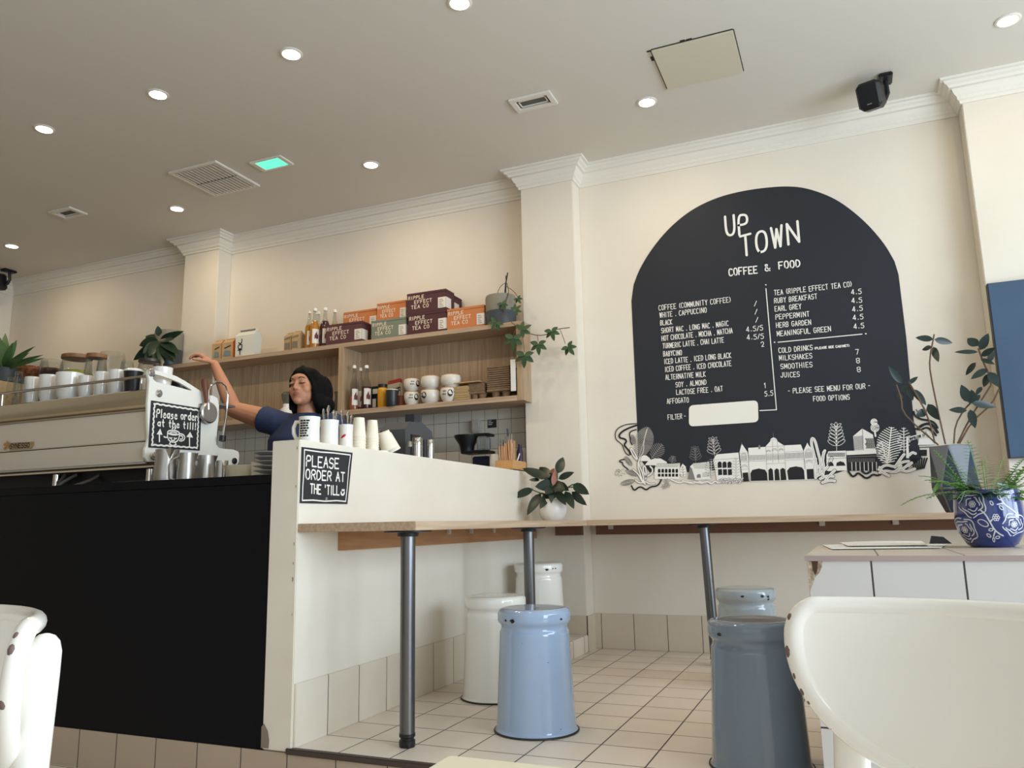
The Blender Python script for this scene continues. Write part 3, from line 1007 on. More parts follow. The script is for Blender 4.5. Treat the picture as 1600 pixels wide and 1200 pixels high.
# -- middle: the grand house with arches
poly(WB, [(120, 665), (165, 590), (455, 565), (470, 700), (495, 935), (170, 935), (150, 800)], z5, .0038)
strk(GB, [(125, 662), (462, 640)], z5, 4, .0046)
for x in (182, 246, 311):
    poly(KB, [(x, 768), (x - 2, 705), (x + 12, 686), (x + 38, 684), (x + 52, 702), (x + 54, 764)], z5, .0046)
    poly(KB, [(x + 6, 864), (x + 4, 786), (x + 56, 783), (x + 60, 860)], z5, .0046)
frond(GB, (425, 900), (420, 640), 62, 7, z5, 11, .0048)
frond(WB, (425, 900), (420, 640), 62, 7, z5, 6, .0050)
poly(WB, [(485, 710), (468, 562), (495, 455), (502, 455), (575, 560), (588, 700), (610, 948), (510, 952)], z5, .0040)
poly(WB, [(585, 700), (582, 505), (812, 490), (815, 480), (870, 420), (880, 385), (915, 365), (955, 385), (970, 420), (1052, 472), (1275, 460), (1307, 540), (1320, 780), (1460, 778), (1456, 918), (600, 948)], z5, .0040)
strk(GB, [(913, 368), (912, 315)], z5, 5, .0046)
strk(GB, [(499, 470), (497, 435)], z5, 5, .0046)
poly(GB, [(718, 520), (718, 470), (742, 468), (744, 518)], z5, .0046)
poly(WB, [(1312, 545), (1318, 525), (1345, 470), (1360, 435), (1378, 470), (1425, 525), (1440, 600), (1452, 790), (1325, 790)], z5, .0042)
for q in ([(618, 940), (612, 840), (635, 795), (720, 775), (805, 792), (832, 840), (840, 934)], [(852, 934), (848, 795), (878, 768), (906, 790), (917, 932)], [(932, 932), (927, 800), (955, 772), (985, 790), (1000, 930)],
          [(1010, 930), (1003, 790), (1035, 766), (1068, 785), (1086, 926)], [(1112, 925), (1094, 805), (1130, 762), (1210, 747), (1290, 762), (1317, 800), (1327, 918)], [(508, 832), (580, 826), (594, 946), (515, 950)], [(1350, 786), (1440, 780), (1452, 912), (1358, 916)]):
    poly(KB, q, z5, .0046)
for a, b_ in (((585, 605), (812, 598)), ((585, 682), (820, 676)), ((815, 590), (1062, 580)), ((820, 715), (1075, 703)), ((1062, 578), (1310, 568)), ((1075, 668), (1312, 655)), ((815, 482), (835, 940)), ((1055, 472), (1085, 925)), ((903, 415), (908, 700)), ((965, 415), (985, 700)), ((822, 490), (1052, 478)),
              ((582, 505), (600, 945)), ((470, 575), (575, 568)), ((478, 690), (585, 690)), ((490, 790), (590, 780)), ((1310, 545), (1340, 790)), ((1320, 675), (1445, 665)), ((880, 400), (960, 395)), ((1060, 560), (1305, 548))):
    strk(GB, [a, b_], z5, 3.2, .0048)
for x0, x1, y0, y1, n in ((590, 805, 610, 672, 22), (825, 1065, 600, 668, 22), (1075, 1300, 580, 650, 24), (490, 560, 610, 680, 5), (1335, 1420, 560, 640, 6)):
    for k in range(n):
        x = x0 + (x1 - x0) * k / (n - 1)
        strk(GB, [(x, y0 - (x - x0) * .04), (x + 2, y1 - (x - x0) * .05)], z5, 3.2 if n > 10 else 7, .0048, caps=0)
for c, r_ in (((850, 560), 28), ((930, 545), 34), ((1015, 540), 28), ((535, 760), 36), ((1385, 705), 44), ((525, 610), 36), ((1378, 560), 42)):
    for q in (1, .6):
        strk(GB, [(c[0] + r_ * q * math.cos(a * PI / 8), c[1] - r_ * q * math.sin(a * PI / 8)) for a in range(9)], z5, 4, .0049, caps=0)
for k in range(26):
    c = (200 + 12 * k, 935 + 22 * math.sin(k * 1.7))
    leaflet(GB, c, -.6 + .5 * math.sin(k), 52, 24, z5, 4, .0050)
    leaflet(WB, c, -.6 + .5 * math.sin(k), 44, 14, z5, 9, .0048)
frond(GB, (90, 900), (95, 650), 80, 8, z5, 7, .0048)
frond(WB, (95, 900), (100, 680), 60, 7, z5, 4, .0050)

# -- right: coral, arcade, silo, palms, signpost
for pts in ([(1470, 900), (1490, 760), (1440, 560), (1410, 440), (1420, 370), (1460, 400), (1500, 560), (1540, 700), (1520, 860)], [(1560, 900), (1580, 760), (1555, 640), (1590, 540)], [(1480, 880), (1560, 820), (1640, 740), (1680, 640)],
            [(1600, 930), (1660, 860), (1720, 800)], [(1460, 880), (1440, 760), (1470, 650)], [(1530, 910), (1620, 870), (1700, 880)], [(1560, 960), (1650, 930), (1720, 940)], [(1500, 760), (1560, 700), (1575, 560)]):
    strk(KB, pts, z5, 48, .0040, 2)
    strk(WB, pts, z5, 36, .0044, 2)
    strk(GB, pts, z5, 3, .0050, 2)
poly(WB, [(180, 800), (180, 600), (205, 550), (435, 540), (450, 800), (200, 810)], z7, .0038)
for r_ in range(3):
    for k in range(9):
        strk(KB, [(200 + 25 * k, 570 + 18 * r_), (212 + 25 * k, 582 + 18 * r_), (225 + 25 * k, 568 + 18 * r_)], z7, 7, .0046, caps=0)
strk(KB, [(190, 650), (440, 635)], z7, 4, .0046)
for q in ([(200, 745), (205, 700), (235, 685), (265, 705), (278, 742)], [(308, 742), (315, 700), (360, 680), (410, 695), (432, 738)]):
    poly(KB, q, z7, .0046)
poly(WB, [(530, 350), (650, 250), (790, 330), (825, 530), (548, 540)], z7, .0036)
for k in range(13):
    strk(GB, [(535, 360 + 14 * k), (655, 345 + 14 * k)], z7, 4.5, .0044, caps=0)
for k in range(9):
    strk(GB, [(545 + 13 * k, 350), (553 + 13 * k, 535)], z7, 3, .0044, caps=0)
for k in range(18):
    strk(KB, [(690 + 14 * (k % 9), 380 + 70 * (k // 9)), (715 + 12 * (k % 9), 420 + 70 * (k // 9)), (700 + 14 * (k % 9), 450 + 60 * (k // 9))], z7, 7, .0044, 1)
strk(KB, [(655, 250), (665, 535)], z7, 4, .0046)
for c, r_ in (((805, 165), 40), ((818, 238), 52)):
    for q in (1, .62, .25):
        strk(WB, [(c[0] + r_ * q * math.cos(a * PI / 8), c[1] + r_ * q * math.sin(a * PI / 8)) for a in range(17)], z7, 13, .0036)
strk(WB, [(815, 285), (825, 350)], z7, 22, .0036)
poly(WB, [(440, 545), (832, 530), (836, 580), (445, 600)], z7, .0042)
poly(KB, [(445, 602), (836, 582), (852, 800), (460, 808)], z7, .0040)
for k in range(7):
    strk(WB, [(512 + 54 * k, 690), (516 + 54 * k, 804)], z7, 8, .0046, caps=0)
for k in range(30):
    strk(GB, [(465 + 12 * k, 640), (468 + 12 * k, 694)], z7, 3, .0046, caps=0)
strk(GB, [(450, 625), (840, 608)], z7, 7, .0046)
tree(WB, (315, 540), (305, 215), 135, 6, z7, 6, .0034)
frond(WB, (980, 720), (1035, 235), 165, 15, z7, 11, .0036)
frond(WB, (985, 720), (900, 420), 110, 11, z7, 9, .0036)
frond(GB, (1200, 560), (1195, 240), 85, 8, z7, 16, .0034)
frond(WB, (1200, 560), (1195, 240), 88, 8, z7, 6, .0036)
for pts in ([(470, 815), (520, 885), (560, 870), (590, 830), (640, 860), (690, 905), (740, 895), (790, 850), (850, 870), (890, 855)], [(650, 812), (700, 850), (760, 815)]):
    strk(KB, pts, z7, 26, .0038, 2)
for pts in ([(880, 830), (960, 800), (1080, 830), (1160, 740)], [(870, 790), (960, 720), (1080, 760), (1170, 690), (1260, 680)], [(1080, 760), (1160, 640), (1200, 590)], [(1000, 870), (920, 830), (880, 760)], [(1150, 790), (1240, 820), (1340, 780)], [(1090, 820), (1200, 770), (1260, 720)],
            [(1270, 600), (1310, 560), (1350, 580)], [(1260, 740), (1300, 700)]):
    strk(KB, pts, z7, 44, .0040, 2)
    strk(WB, pts, z7, 35, .0044, 2)
    strk(GB, pts, z7, 3, .0050, 2)
for k in range(7):
    strk(KB, [(1330 + 22 * k, 800 - 5 * k), (1320 + 26 * k, 720), (1300 + 34 * k, 640)], z7, 18, .0042, 1)
poly(WB, [(1228, 640), (1230, 362), (1252, 360), (1268, 640)], z7, .0046)
poly(WB, [(1262, 415), (1255, 362), (1520, 290), (1530, 340)], z7, .0046)
for k, c in enumerate('NAPOLEON ST'):
    if c != ' ':
        (u0, v0), (u1, v1) = z7(1275 + 19 * k, 402 - 5 * k), z7(1287 + 19 * k, 399 - 5 * k)
        text(BB_, c, u0, v0, u1, v1, .013, .003, FW, .0052)
poly(WB, [(1380, 470), (1400, 380), (1600, 370), (1600, 480)], z7, .0040)
poly(KB, [(1410, 610), (1408, 530), (1500, 528), (1500, 610)], z7, .0044)
strk(KB, [(1370, 470), (1600, 465)], z7, 6, .0046)
strk(KB, [(1400, 500), (1600, 492)], z7, 10, .0046)
strk(GB, [(1480, 295), (1600, 440)], z7, 12, .0050)
for pts, wd in (([(1325, 30), (1340, 80), (1420, 130), (1520, 140), (1600, 170), (1640, 240)], 26), ([(1390, 240), (1450, 200), (1530, 180), (1590, 220), (1640, 300)], 34), ([(1340, 250), (1420, 270), (1500, 230), (1560, 270), (1620, 340)], 24), ([(1500, 0), (1600, 60)], 14), ([(1360, 0), (1400, 60), (1470, 90)], 10)):
    strk(KB, pts, z7, wd, .0038, 2)
obj('painted_black_shapes', KB, INK, t, smooth=0, recalc=False)
obj('painted_white_shapes', WB, WHITEP, t, smooth=0, recalc=False)
obj('painted_grey_linework', GB, GREYI, t, smooth=0, recalc=False)
obj('street_sign_lettering', BB_, INK, t, smooth=0, recalc=False)

# blue-grey canvas on the right pilaster
p0, p1 = onY(1542, 443, PF - .05), onY(1573, 716, PF - .05)
t = thing('wall_panel', 'large blue-grey blank canvas panel hung on the right pilaster', 'panel', (1.2, PF, 1.5))
obj('frame', MB().box((p1.x + .012, PF - .05, p1.z), (1.66, PF - .001, p0.z), bev=.002), mat('panel_edge', (70, 72, 80), 0.6), t)
obj('face', MB().box((p1.x + .016, PF - .0535, p1.z + .004), (1.656, PF - .0501, p0.z - .004), bev=.001), mat('blue_grey_canvas', (58, 80, 104), 0.65, noise=(4, .3, .7), rgb2=(62, 86, 112)), t)
# ================================================================== espresso machine
T = Matrix.Translation
MX, MY0, MY1, MZ = -2.88, 2.60, 3.18, 1.395     # right plate, back (towards viewer), front, cup tray
SHELLP = mat('cream_machine_panel', (214, 204, 188), 0.35)
t = thing('espresso_machine', 'long cream and chrome espresso machine with white side plate, standing on the black counter', 'coffee machine', (-3.7, 2.9, .957))
obj('rear_panel', MB().box((-4.75, MY0 + .01, 1.165), (MX - .01, MY0 + .03, 1.30), bev=.004).box((-4.75, MY0 + .004, 1.062), (MX - .01, MY0 + .03, 1.16), bev=.008), SHELLP, t)
obj('body', MB().box((-4.75, MY0 + .03, 1.10), (MX - .01, MY1 - .14, 1.37)), BLACKP, t)
obj('underside_tray', MB().box((-4.75, MY0 + .16, .985), (MX - .03, MY1 - .05, 1.06)), BLACKP, t)  # tray deepened into a black box to darken the space below the panel
cp = MB()
prof = [(MY0 + .012, 1.30), (MY0 - .006, 1.312), (MY0 - .012, 1.325), (MY0 + .002, 1.375), (MY0 - .004, 1.395), (MY0 + .004, 1.400), (MY0 + .02, MZ - .006), (MY0 + .02, 1.30)]
vs = [(x, y, z) for x in (-4.75, MX - .006) for y, z in prof]
n = len(prof)
cp.add(vs, [(i, (i + 1) % n, n + (i + 1) % n, n + i) for i in range(n)] + [tuple(range(n)), tuple(range(2 * n - 1, n - 1, -1))])
obj('chrome_fascia', cp, mat('satin_fascia', (226, 214, 192), 0.22, 1.0), t)
obj('cup_tray', MB().box((-4.75, MY0 + .02, MZ - .012), (MX - .006, MY1 - .03, MZ - .001)), STEEL, t)
rl = MB().tube([(-4.75, MY0 + .015, 1.463), (MX, MY0 + .015, 1.463)], .007, 10)
for x in (-4.3, -3.905, -2.955):
    rl.tube([(x, MY0 + .015, MZ - .004), (x, MY0 + .015, 1.463)], .005, 8)
obj('cup_rail', rl, CHROME, t)
lg = MB()
for i, x in enumerate((-4.6, -3.6, -2.98)):
    obj('leg', MB().lathe([(0, .9575), (.03, .9575), (.03, .97), (.018, .975), (.018, 1.047), (0, 1.047)], 20, T((x, 2.72, 0))), CHROME, t)
obj('leg', MB().lathe([(0, .9575), (.03, .9575), (.03, .97), (.018, .975), (.018, 1.047), (0, 1.047)], 20, T((-2.98, 3.05, 0))), CHROME, t)


def px_plate(px, py):
    p = onX(px, py, MX)
    return (p.y, p.z)


MXM = Matrix(((0, 0, 1, MX - .006), (1, 0, 0, 0), (0, 1, 0, 0), (0, 0, 0, 1)))     # local xy -> world yz
z5p = lambda x, y: px_plate(220 + x * .15, 570 + y * .15)
outer = [(60, 90), (70, 55), (100, 45), (140, 60), (260, 85), (360, 120), (460, 175), (560, 240), (640, 290), (660, 320), (740, 320), (790, 350), (805, 420), (800, 560), (785, 700), (780, 830), (800, 865), (850, 875), (960, 885), (1005, 905), (1015, 940), (1010, 1010), (985, 1055), (900, 1060), (500, 1045), (130, 1010), (60, 1010), (30, 960), (30, 880), (50, 840), (70, 760), (62, 600), (60, 400), (70, 280), (78, 180)]
hole = [(115, 95), (190, 112), (300, 148), (390, 185), (460, 225), (520, 262), (510, 270), (420, 245), (330, 222), (230, 200), (150, 180), (118, 150)]
# plate as two halves around the hole, split along the hole's length
pl = MB()
ring_o = [(118, 150), (150, 180), (230, 200), (330, 222), (420, 245), (510, 270), (520, 262), (560, 240), (640, 290)] + outer[9:] + [(80, 160), (95, 130)]
ring_i = [(95, 130), (80, 160), (78, 180), (60, 90)]
pl.prism([z5p(*p) for p in [(118, 150), (150, 180), (230, 200), (330, 222), (420, 245), (510, 270), (520, 262), (640, 290)] + outer[9:] + [(79, 165)]], .012, MXM)
pl.prism([z5p(*p) for p in [(79, 165), (60, 90), (70, 55), (100, 45), (140, 60), (260, 85), (360, 120), (460, 175), (560, 240), (640, 290), (520, 262), (460, 225), (390, 185), (300, 148), (190, 112), (115, 95), (118, 150)]], .012, MXM)
side = obj('side_plate', pl, WHITE, t, smooth=20)
MXF = Matrix(((0, 0, 1, MX + .006), (1, 0, 0, 0), (0, 1, 0, 0), (0, 0, 0, 1)))
for px, py, r_ in ((98, 82, .018), (178, 298, .018), (120, 950, .018), (610, 432, .014)):
    u, v = z5p(px, py)
    obj('bolt', MB().lathe([(0, 0), (r_, 0), (r_, .004), (r_ * .8, .007), (r_ * .45, .007), (r_ * .4, .012), (0, .013)], 20, MXF @ T((u, v, 0))), STEEL, side)
u, v = z5p(962, 1003)
obj('rubber_plug', MB().lathe([(0, 0), (.016, 0), (.016, .006), (.01, .009), (0, .009)], 20, MXF @ T((u, v, 0))), BLACKP, side)
# far end plate, badge and hoses
obj('side_plate', MB().box((-4.765, MY0, 1.06), (-4.75, MY1, 1.44), bev=.004), WHITE, t)
bg = MB()
q = [onY(x, y, MY0 + .003) for x, y in ((12, 692), (52, 690), (52, 695), (48, 701), (14, 704))]
bg.prism([(p.x, p.z) for p in q], .004, Matrix(((1, 0, 0, 0), (0, 0, -1, MY0 + .0095), (0, 1, 0, 0), (0, 0, 0, 1))))
bg_o = obj('badge', bg, mat('bronze_badge', (176, 152, 116), 0.4, 0.3), t)
tx = MB()
a, b_ = onY(14, 702, MY0), onY(44, 700, MY0)
text(tx, 'SYNESSO', a.x, a.z + .004, b_.x, b_.z + .004, .022, .0045, lambda u, v, w_: Vector((u, MY0 + .0050 - w_, v)), 0)
obj('badge_lettering', tx, BLACKP, bg_o, smooth=0, recalc=False)
dm = MB()
for k, (px, py) in enumerate(((7, 694), (11, 691), (12, 698), (7, 701), (9, 697))):
    p = onY(px, py, MY0)
    dm.prism([(p.x - .008, p.z), (p.x, p.z - .008), (p.x + .008, p.z), (p.x, p.z + .008)], .004, Matrix(((1, 0, 0, 0), (0, 0, -1, MY0 + .0035), (0, 1, 0, 0), (0, 0, 0, 1))))
obj('badge_emblem', dm, mat('copper_emblem', (206, 152, 92), 0.35, 0.5), bg_o)
for pts in ([(-3.50, 2.75, 1.045), (-3.52, 2.70, 1.01), (-3.56, 2.68, .975), (-3.62, 2.70, .965)], [(-3.36, 2.78, 1.045), (-3.37, 2.72, 1.01), (-3.44, 2.68, .98), (-3.56, 2.66, .967)], [(-3.57, 2.74, 1.045), (-3.55, 2.70, 1.01), (-3.53, 2.68, .97)], [(-3.3, 2.75, .967), (-3.2, 2.70, .985), (-3.1, 2.72, .99), (-3.0, 2.8, 1.0)]):
    obj('hose', MB().tube(pts, .008, 8), mat('grey_hose', (112, 104, 94), 0.5), t)
# steam wand and drip-jug handle on the plate side
a = onX(326, 607, MX + .03)
pts = [onX(x, y, MX + .04) for x, y in ((326, 640), (326, 610), (330, 602), (338, 597), (346, 598), (352, 604), (356, 618), (354, 645), (350, 670), (347, 690))]
wand = obj('steam_wand', MB().tube(pts, .0055, 10), CHROME, t)
obj('wand_grip', MB().tube([onX(x, y, MX + .04) for x, y in ((348, 681), (347, 689))], .017, 12), BLACKP, wand)
c = onX(327, 645, MX + .035)
kn = obj('steam_knob', MB().lathe([(0, 0), (.030, 0), (.05, .006), (.053, .014), (.052, .022), (.045, .027), (0, .027)], 32, T(c) @ Matrix.Rotation(R(90), 4, 'Y') @ T((0, 0, -.02))), STEEL, t)
h0, h1 = onX(323, 632, MX + .03), onX(319, 592, MX + .03)
obj('wooden_lever', MB().tube([h0, h0.lerp(h1, .4), h0.lerp(h1, .9), h1], [.010, .013, .016, .012], 12), mat('walnut_handle', (104, 58, 36), 0.45), kn)
gp = MB()
for px, py in ((340, 652), (362, 660)):
    pass

# sign stuck on the plate
quad = [px_plate(220 + x * .15, 570 + y * .15) for x, y in ((65, 862), (600, 895), (616, 455), (95, 372))]


def bil(u, v):
    a, b_, c_, d = (Vector(q_) for q_ in quad)
    return (a * (1 - u) + b_ * u) * (1 - v) + (d * (1 - u) + c_ * u) * v


sx = MX + .0072
t = thing('order_sign', 'square black order sign with a smiling cup drawing, on the coffee machine', 'sign', (sx, quad[0][0], quad[0][1]))
obj('board', MB().prism(quad, .0022, Matrix(((0, 0, 1, sx), (1, 0, 0, 0), (0, 1, 0, 0), (0, 0, 0, 1)))), CHALK, t, smooth=0)
FS = lambda u, v, w_: Vector((sx + .0028 + w_, *bil(u, v)))


def ribs(mb, pts, sw, sm=0):
    q_ = smooth_pts(pts, sm) if sm else pts
    mb.ribbon([tuple(bil(*p)) for p in q_], sw, lambda u, v, w_: Vector((sx + .0028 + w_, u, v)))


def btext(mb, s, u0, v0, u1, v1, h, sw):
    p0, p1, ph = bil(u0, v0), bil(u1, v1), bil(u0, v0 + h)
    text(mb, s, p0.x, p0.y, p1.x, p1.y, (ph - p0).length, sw, lambda u, v, w_: Vector((sx + .0028 + w_, u, v)), 0, jit=.03, gap=.42)


tx = MB()
btext(tx, 'Please order', .11, .655, .93, .69, .17, .006)
btext(tx, 'at the till!', .14, .475, .90, .48, .145, .006)
obj('lettering', tx, WHITEP, t, smooth=0, recalc=False)
bd = MB()
wav = []
for k in range(17):
    wav.append((.06 + .88 * k / 16, .94 + (.012 if k % 2 else -.012)))
for k in range(17):
    wav.append((.94 + (.012 if k % 2 else -.012), .94 - .88 * k / 16))
for k in range(17):
    wav.append((.94 - .88 * k / 16, .06 + (.012 if k % 2 else -.012)))
for k in range(17):
    wav.append((.06 + (.012 if k % 2 else -.012), .06 + .88 * k / 16))
ribs(bd, wav + wav[:1], .008, 1)
obj('wavy_border', bd, WHITEP, t, smooth=0, recalc=False)
dr = MB()
for x, y0, y1, hw in ((.19, .14, .42, .05), (.78, .10, .42, .065)):
    ribs(dr, [(x, y0), (x - .01, y1 - .1)], .007)
    dr.fill([tuple(bil(x - hw - .01, y1 - .13)), tuple(bil(x + hw, y1 - .13)), tuple(bil(x, y1))], lambda u, v, w_: Vector((sx + .0031, u, v)))
circ = lambda cx, cy, rx, ry, a0=0, a1=360, n_=20: [(cx + rx * math.cos(R(a0 + (a1 - a0) * k / n_)), cy + ry * math.sin(R(a0 + (a1 - a0) * k / n_))) for k in range(n_ + 1)]
ribs(dr, circ(.45, .36, .115, .05), .006)
ribs(dr, circ(.45, .35, .07, .022), .005)
ribs(dr, [(.335, .36), (.335, .26), (.37, .17), (.45, .145), (.53, .17), (.565, .26), (.565, .36)], .006, 2)
ribs(dr, circ(.60, .27, .075, .08, -110, 110), .006)
ribs(dr, circ(.60, .27, .035, .04, -110, 110), .006)
for x in (.40, .49):
    ribs(dr, circ(x, .245, .022, .015, 180, 360, 6), .006)
ribs(dr, circ(.445, .205, .03, .02, 180, 360, 6), .006)
for pts in ([(.335, .25), (.30, .24), (.27, .255)], [(.40, .15), (.38, .10), (.42, .085)], [(.49, .15), (.51, .10), (.475, .085)], [(.42, .44), (.44, .47), (.42, .5)], [(.47, .44), (.49, .47), (.47, .5)]):
    ribs(dr, pts, .006)
obj('cup_drawing', dr, WHITEP, t, smooth=0, recalc=False)

# ================================================================== steel milk jugs, plates and bowls on the counter


def jug(px, pw, ytop, x, label, hang):
    """milk jug seen at column px, pw pixels wide, rim at pixel row ytop"""
    p = onX(px, ytop, x)
    r_ = pw * mpp(p) / 2
    h = p.z - .9575
    t = thing('milk_jug', label, 'jug', (p.x, p.y, .9575), 0, 'steel milk jugs on the counter')
    M = T((p.x, p.y, .9575))
    obj('body', MB().lathe([(0, 0), (r_ * 1.02, 0), (r_ * 1.06, .006), (r_ * 1.04, h * .35), (r_ * .9, h * .75), (r_ * .93, h), (r_ * .89, h), (r_ * .86, h * .75), (r_ * .98, h * .35), (r_ * .98, .008), (0, .008)], 32, M), STEEL, t)
    d = Vector((math.cos(hang), math.sin(hang), 0))
    c_ = Vector((p.x, p.y, .9575))
    obj('handle', MB().tube([c_ + d * r_ * .9 + Vector((0, 0, h * .88)), c_ + d * (r_ * 1.5) + Vector((0, 0, h * .80)), c_ + d * (r_ * 1.75) + Vector((0, 0, h * .60)), c_ + d * (r_ * 1.7) + Vector((0, 0, h * .2)), c_ + d * (r_ * 1.05) + Vector((0, 0, h * .14))], .005, 8, flat=1.0), STEEL, t)
    obj('spout', _mbspout(c_, d, r_, h), STEEL, t)


def _mbspout(c_, d, r_, h):
    s_ = Vector((-d.y, d.x, 0))
    m_ = MB()
    m_.add([c_ - d * r_ * .84 + s_ * r_ * .38 + Vector((0, 0, h * .995)), c_ - d * r_ * .84 - s_ * r_ * .38 + Vector((0, 0, h * .995)), c_ - d * r_ * 1.22 + Vector((0, 0, h * 1.02)), c_ - d * r_ * .9 + Vector((0, 0, h * .7))], [(0, 2, 3), (2, 1, 3)])
    return m_


for args in [(262, 38, 703, -2.76, 'largest steel milk jug, below the left half of the small order sign', 2.6), (293, 27, 708, -2.66, 'slim steel milk jug next to the largest jug, its handle towards the big one', -2.2),
             (322, 31, 712, -2.72, 'steel milk jug with dark inside, third along from the largest jug', -2.0), (347, 20, 720, -2.60, 'smallest steel milk jug, beside the cream bowl', -.6)]:
    jug(*args)
CREAM = mat('cream_glaze', (228, 218, 190), 0.25)
p = onX(379, 728, -2.46)
tag(obj('bowl', MB().lathe([(0, .9575), (.05, .9575), (.06, .962), (.078, p.z), (.073, p.z), (.055, .97), (0, .966)], 32, T((p.x, p.y, 0))), CREAM), 'shallow cream bowl between the smallest jug and the plate stack', 'bowl')
p = onX(406, 722, -2.34)
tag(obj('bowl', MB().lathe([(0, .9575), (.03, .9575), (.034, .962), (.036, p.z), (.032, p.z), (.03, .97), (0, .966)], 32, T((p.x, p.y, 0))), CREAM), 'small cream beaker pressed against the stack of plates', 'beaker')
PLATE = mat('grey_stoneware', (176, 176, 176), 0.3)
c = onX(424, 712, -2.30)
n = 7
for k in range(n):
    z = .9575 + (c.z - .9575) * k / (n - 1) - (.0 if k == 0 else .0)
    o = obj('saucer', MB().lathe([(0, 0), (.045, 0), (.075, .011), (.0755, .014), (.044, .005), (0, .004)], 40, T((c.x, c.y, z))), PLATE)
    tag(o, 'grey saucer, %s in the stack of saucers beside the half wall' % ['bottom one', 'second from the bottom', 'third from the bottom', 'middle one', 'third from the top', 'second from the top', 'topmost one'][k], 'saucer', 'stack of grey saucers')

# ================================================================== cups, glasses and jars on top of the machine


def cup_mesh(r_, h, foot_r=.55):
    return MB().lathe([(0, 0), (r_ * foot_r, 0), (r_ * foot_r, .004), (r_ * (foot_r + .08), .006), (r_ * .78, h * .2), (r_ * .92, h * .5), (r_ * .98, h * .8), (r_, h), (r_ * .95, h), (r_ * .92, h * .8), (r_ * .84, h * .5), (r_ * .45, .012), (0, .010)], 32)


for px, pw, yt, lb in ((52, 23, 590, 'white coffee cup next to the upturned glasses, first of the cups along the rail'), (78, 29, 587, 'medium white cup, second of the row behind the chrome rail'),
                       (110, 40, 584, 'widest white cup in the row along the chrome rail'), (136, 24, 588, 'low white cup right of the widest cup behind the rail'), (160, 23, 582, 'white cup under the jar with the small wooden lid'),
                       (184, 26, 579, 'white cup in front of the clear open jar, next to the black cup')):
    p = onY(px, yt, 2.71)
    r_ = pw * mpp(p) / 2
    o = obj('coffee_cup', cup_mesh(r_, p.z - MZ), PORC)
    o.location = (p.x, p.y, MZ)
    tag(o, lb, 'cup', 'white cups on the espresso machine')
p = onY(209, 577, 2.71)
t = thing('takeaway_mug', 'black reusable cup with a white lid at the right end of the cup row', 'cup', (p.x, p.y, MZ))
h = p.z - MZ
obj('cup', MB().lathe([(0, 0), (.032, 0), (.043, h - .014), (0, h - .014)], 28, T((p.x, p.y, MZ))), BLACKP, t)
obj('lid', MB().lathe([(0, h - .0135), (.046, h - .0135), (.046, h - .008), (.036, h), (0, h)], 28, T((p.x, p.y, MZ))), PORC, t)
for k, (px, yt, y) in enumerate(((30, 581, 2.78), (19, 590, 2.68), (33, 590, 2.65))):
    p = onY(px, yt, y)
    h = p.z - MZ
    o = obj('glass_tumbler', MB().lathe([(.023, 0), (.022, h * .5), (.019, h), (0, h), (0, h - .008), (.017, h - .008), (.020, h * .5), (.0215, 0)], 24, closed=False), GLASS)
    o.location = (p.x, p.y, MZ)
    tag(o, ['upturned glass tumbler, rear one of the group at the left end of the rail', 'upturned glass tumbler nearest the left edge behind the rail', 'upturned glass tumbler touching the first white cup'][k], 'glass', 'upturned glasses on the espresso machine')


def jar(px0, px1, yt, y, label, lid=None, fill=None, lidh=.022, body=GLASS, z0=MZ, open_=False):
    p0, p1 = onY(px0, yt, y), onY(px1, yt, y)
    c_ = (p0 + p1) / 2
    r_ = (p1 - p0).length / 2
    h = c_.z - z0
    t = thing('glass_jar', label, 'jar', (c_.x, c_.y, z0))
    M = T((c_.x, c_.y, z0))
    hb = h - (lidh if lid else 0)
    obj('jar_body', MB().lathe([(0, 0), (r_ * .92, 0), (r_, .01), (r_, hb * .72), (r_ * .93, hb * .86), (r_ * .82, hb), (r_ * .79, hb), (r_ * .9, hb * .85), (r_ * .965, hb * .7), (r_ * .965, .012), (r_ * .88, .006), (0, .006)], 32, M), body, t)
    if fill:
        obj('contents', MB().lathe([(0, .008), (r_ * .9, .008), (r_ * .95, .02), (r_ * .95, hb * fill[1] * .94), (r_ * .7, hb * fill[1]), (0, hb * fill[1] * .96)], 24, M), fill[0], t)
    if lid:
        obj('lid', MB().lathe([(0, hb + .0005), (r_ * .9, hb + .0005), (r_ * .92, hb + .004), (r_ * .9, h), (0, h)], 32, M), lid, t)
    return t


WOODLID = mat('wooden_lid', (150, 108, 70), 0.5, noise=(6, .3, .7), rgb2=(128, 88, 54), stretch=(2, 12, 2))
COOK = mat('ginger_biscuits', (146, 84, 40), 0.8, noise=(45, .35, .65), rgb2=(84, 44, 24), bump=(50, .6))
COOK2 = mat('dark_biscuits', (82, 56, 44), 0.8, noise=(45, .35, .65), rgb2=(48, 32, 28), bump=(50, .6))
LIME = mat('lime_slices', (184, 184, 90), 0.6, noise=(45, .35, .65), rgb2=(140, 150, 40))
jar(32, 68, 561, 3.09, 'glass jar of ginger coloured biscuits beside the leafy plant', None, (COOK, .87))
jar(69, 94, 563, 3.08, 'glass jar of dark biscuits, right of the ginger biscuit jar', None, (COOK2, .86))
jar(104, 138, 556, 3.07, 'glass jar with wooden lid and yellow-green contents', WOODLID, (LIME, .80))
jar(140, 163, 554, 2.92, 'empty glass jar with a small wooden lid', WOODLID)
jar(161, 191, 552, 3.09, 'large open empty glass jar at the back of the jar row')
jar(192, 207, 565, 2.95, 'small empty glass bowl-jar at the right of the jar row')
jar(221, 247, 562, 2.86, 'short glass jar with dark metal lid under the hanging leaves', mat('dark_lid', (70, 66, 60), 0.4, 0.6), None, .016)
p = onY(254, 575, 2.74)
o = obj('bowl', cup_mesh(.047, p.z - MZ), PORC)
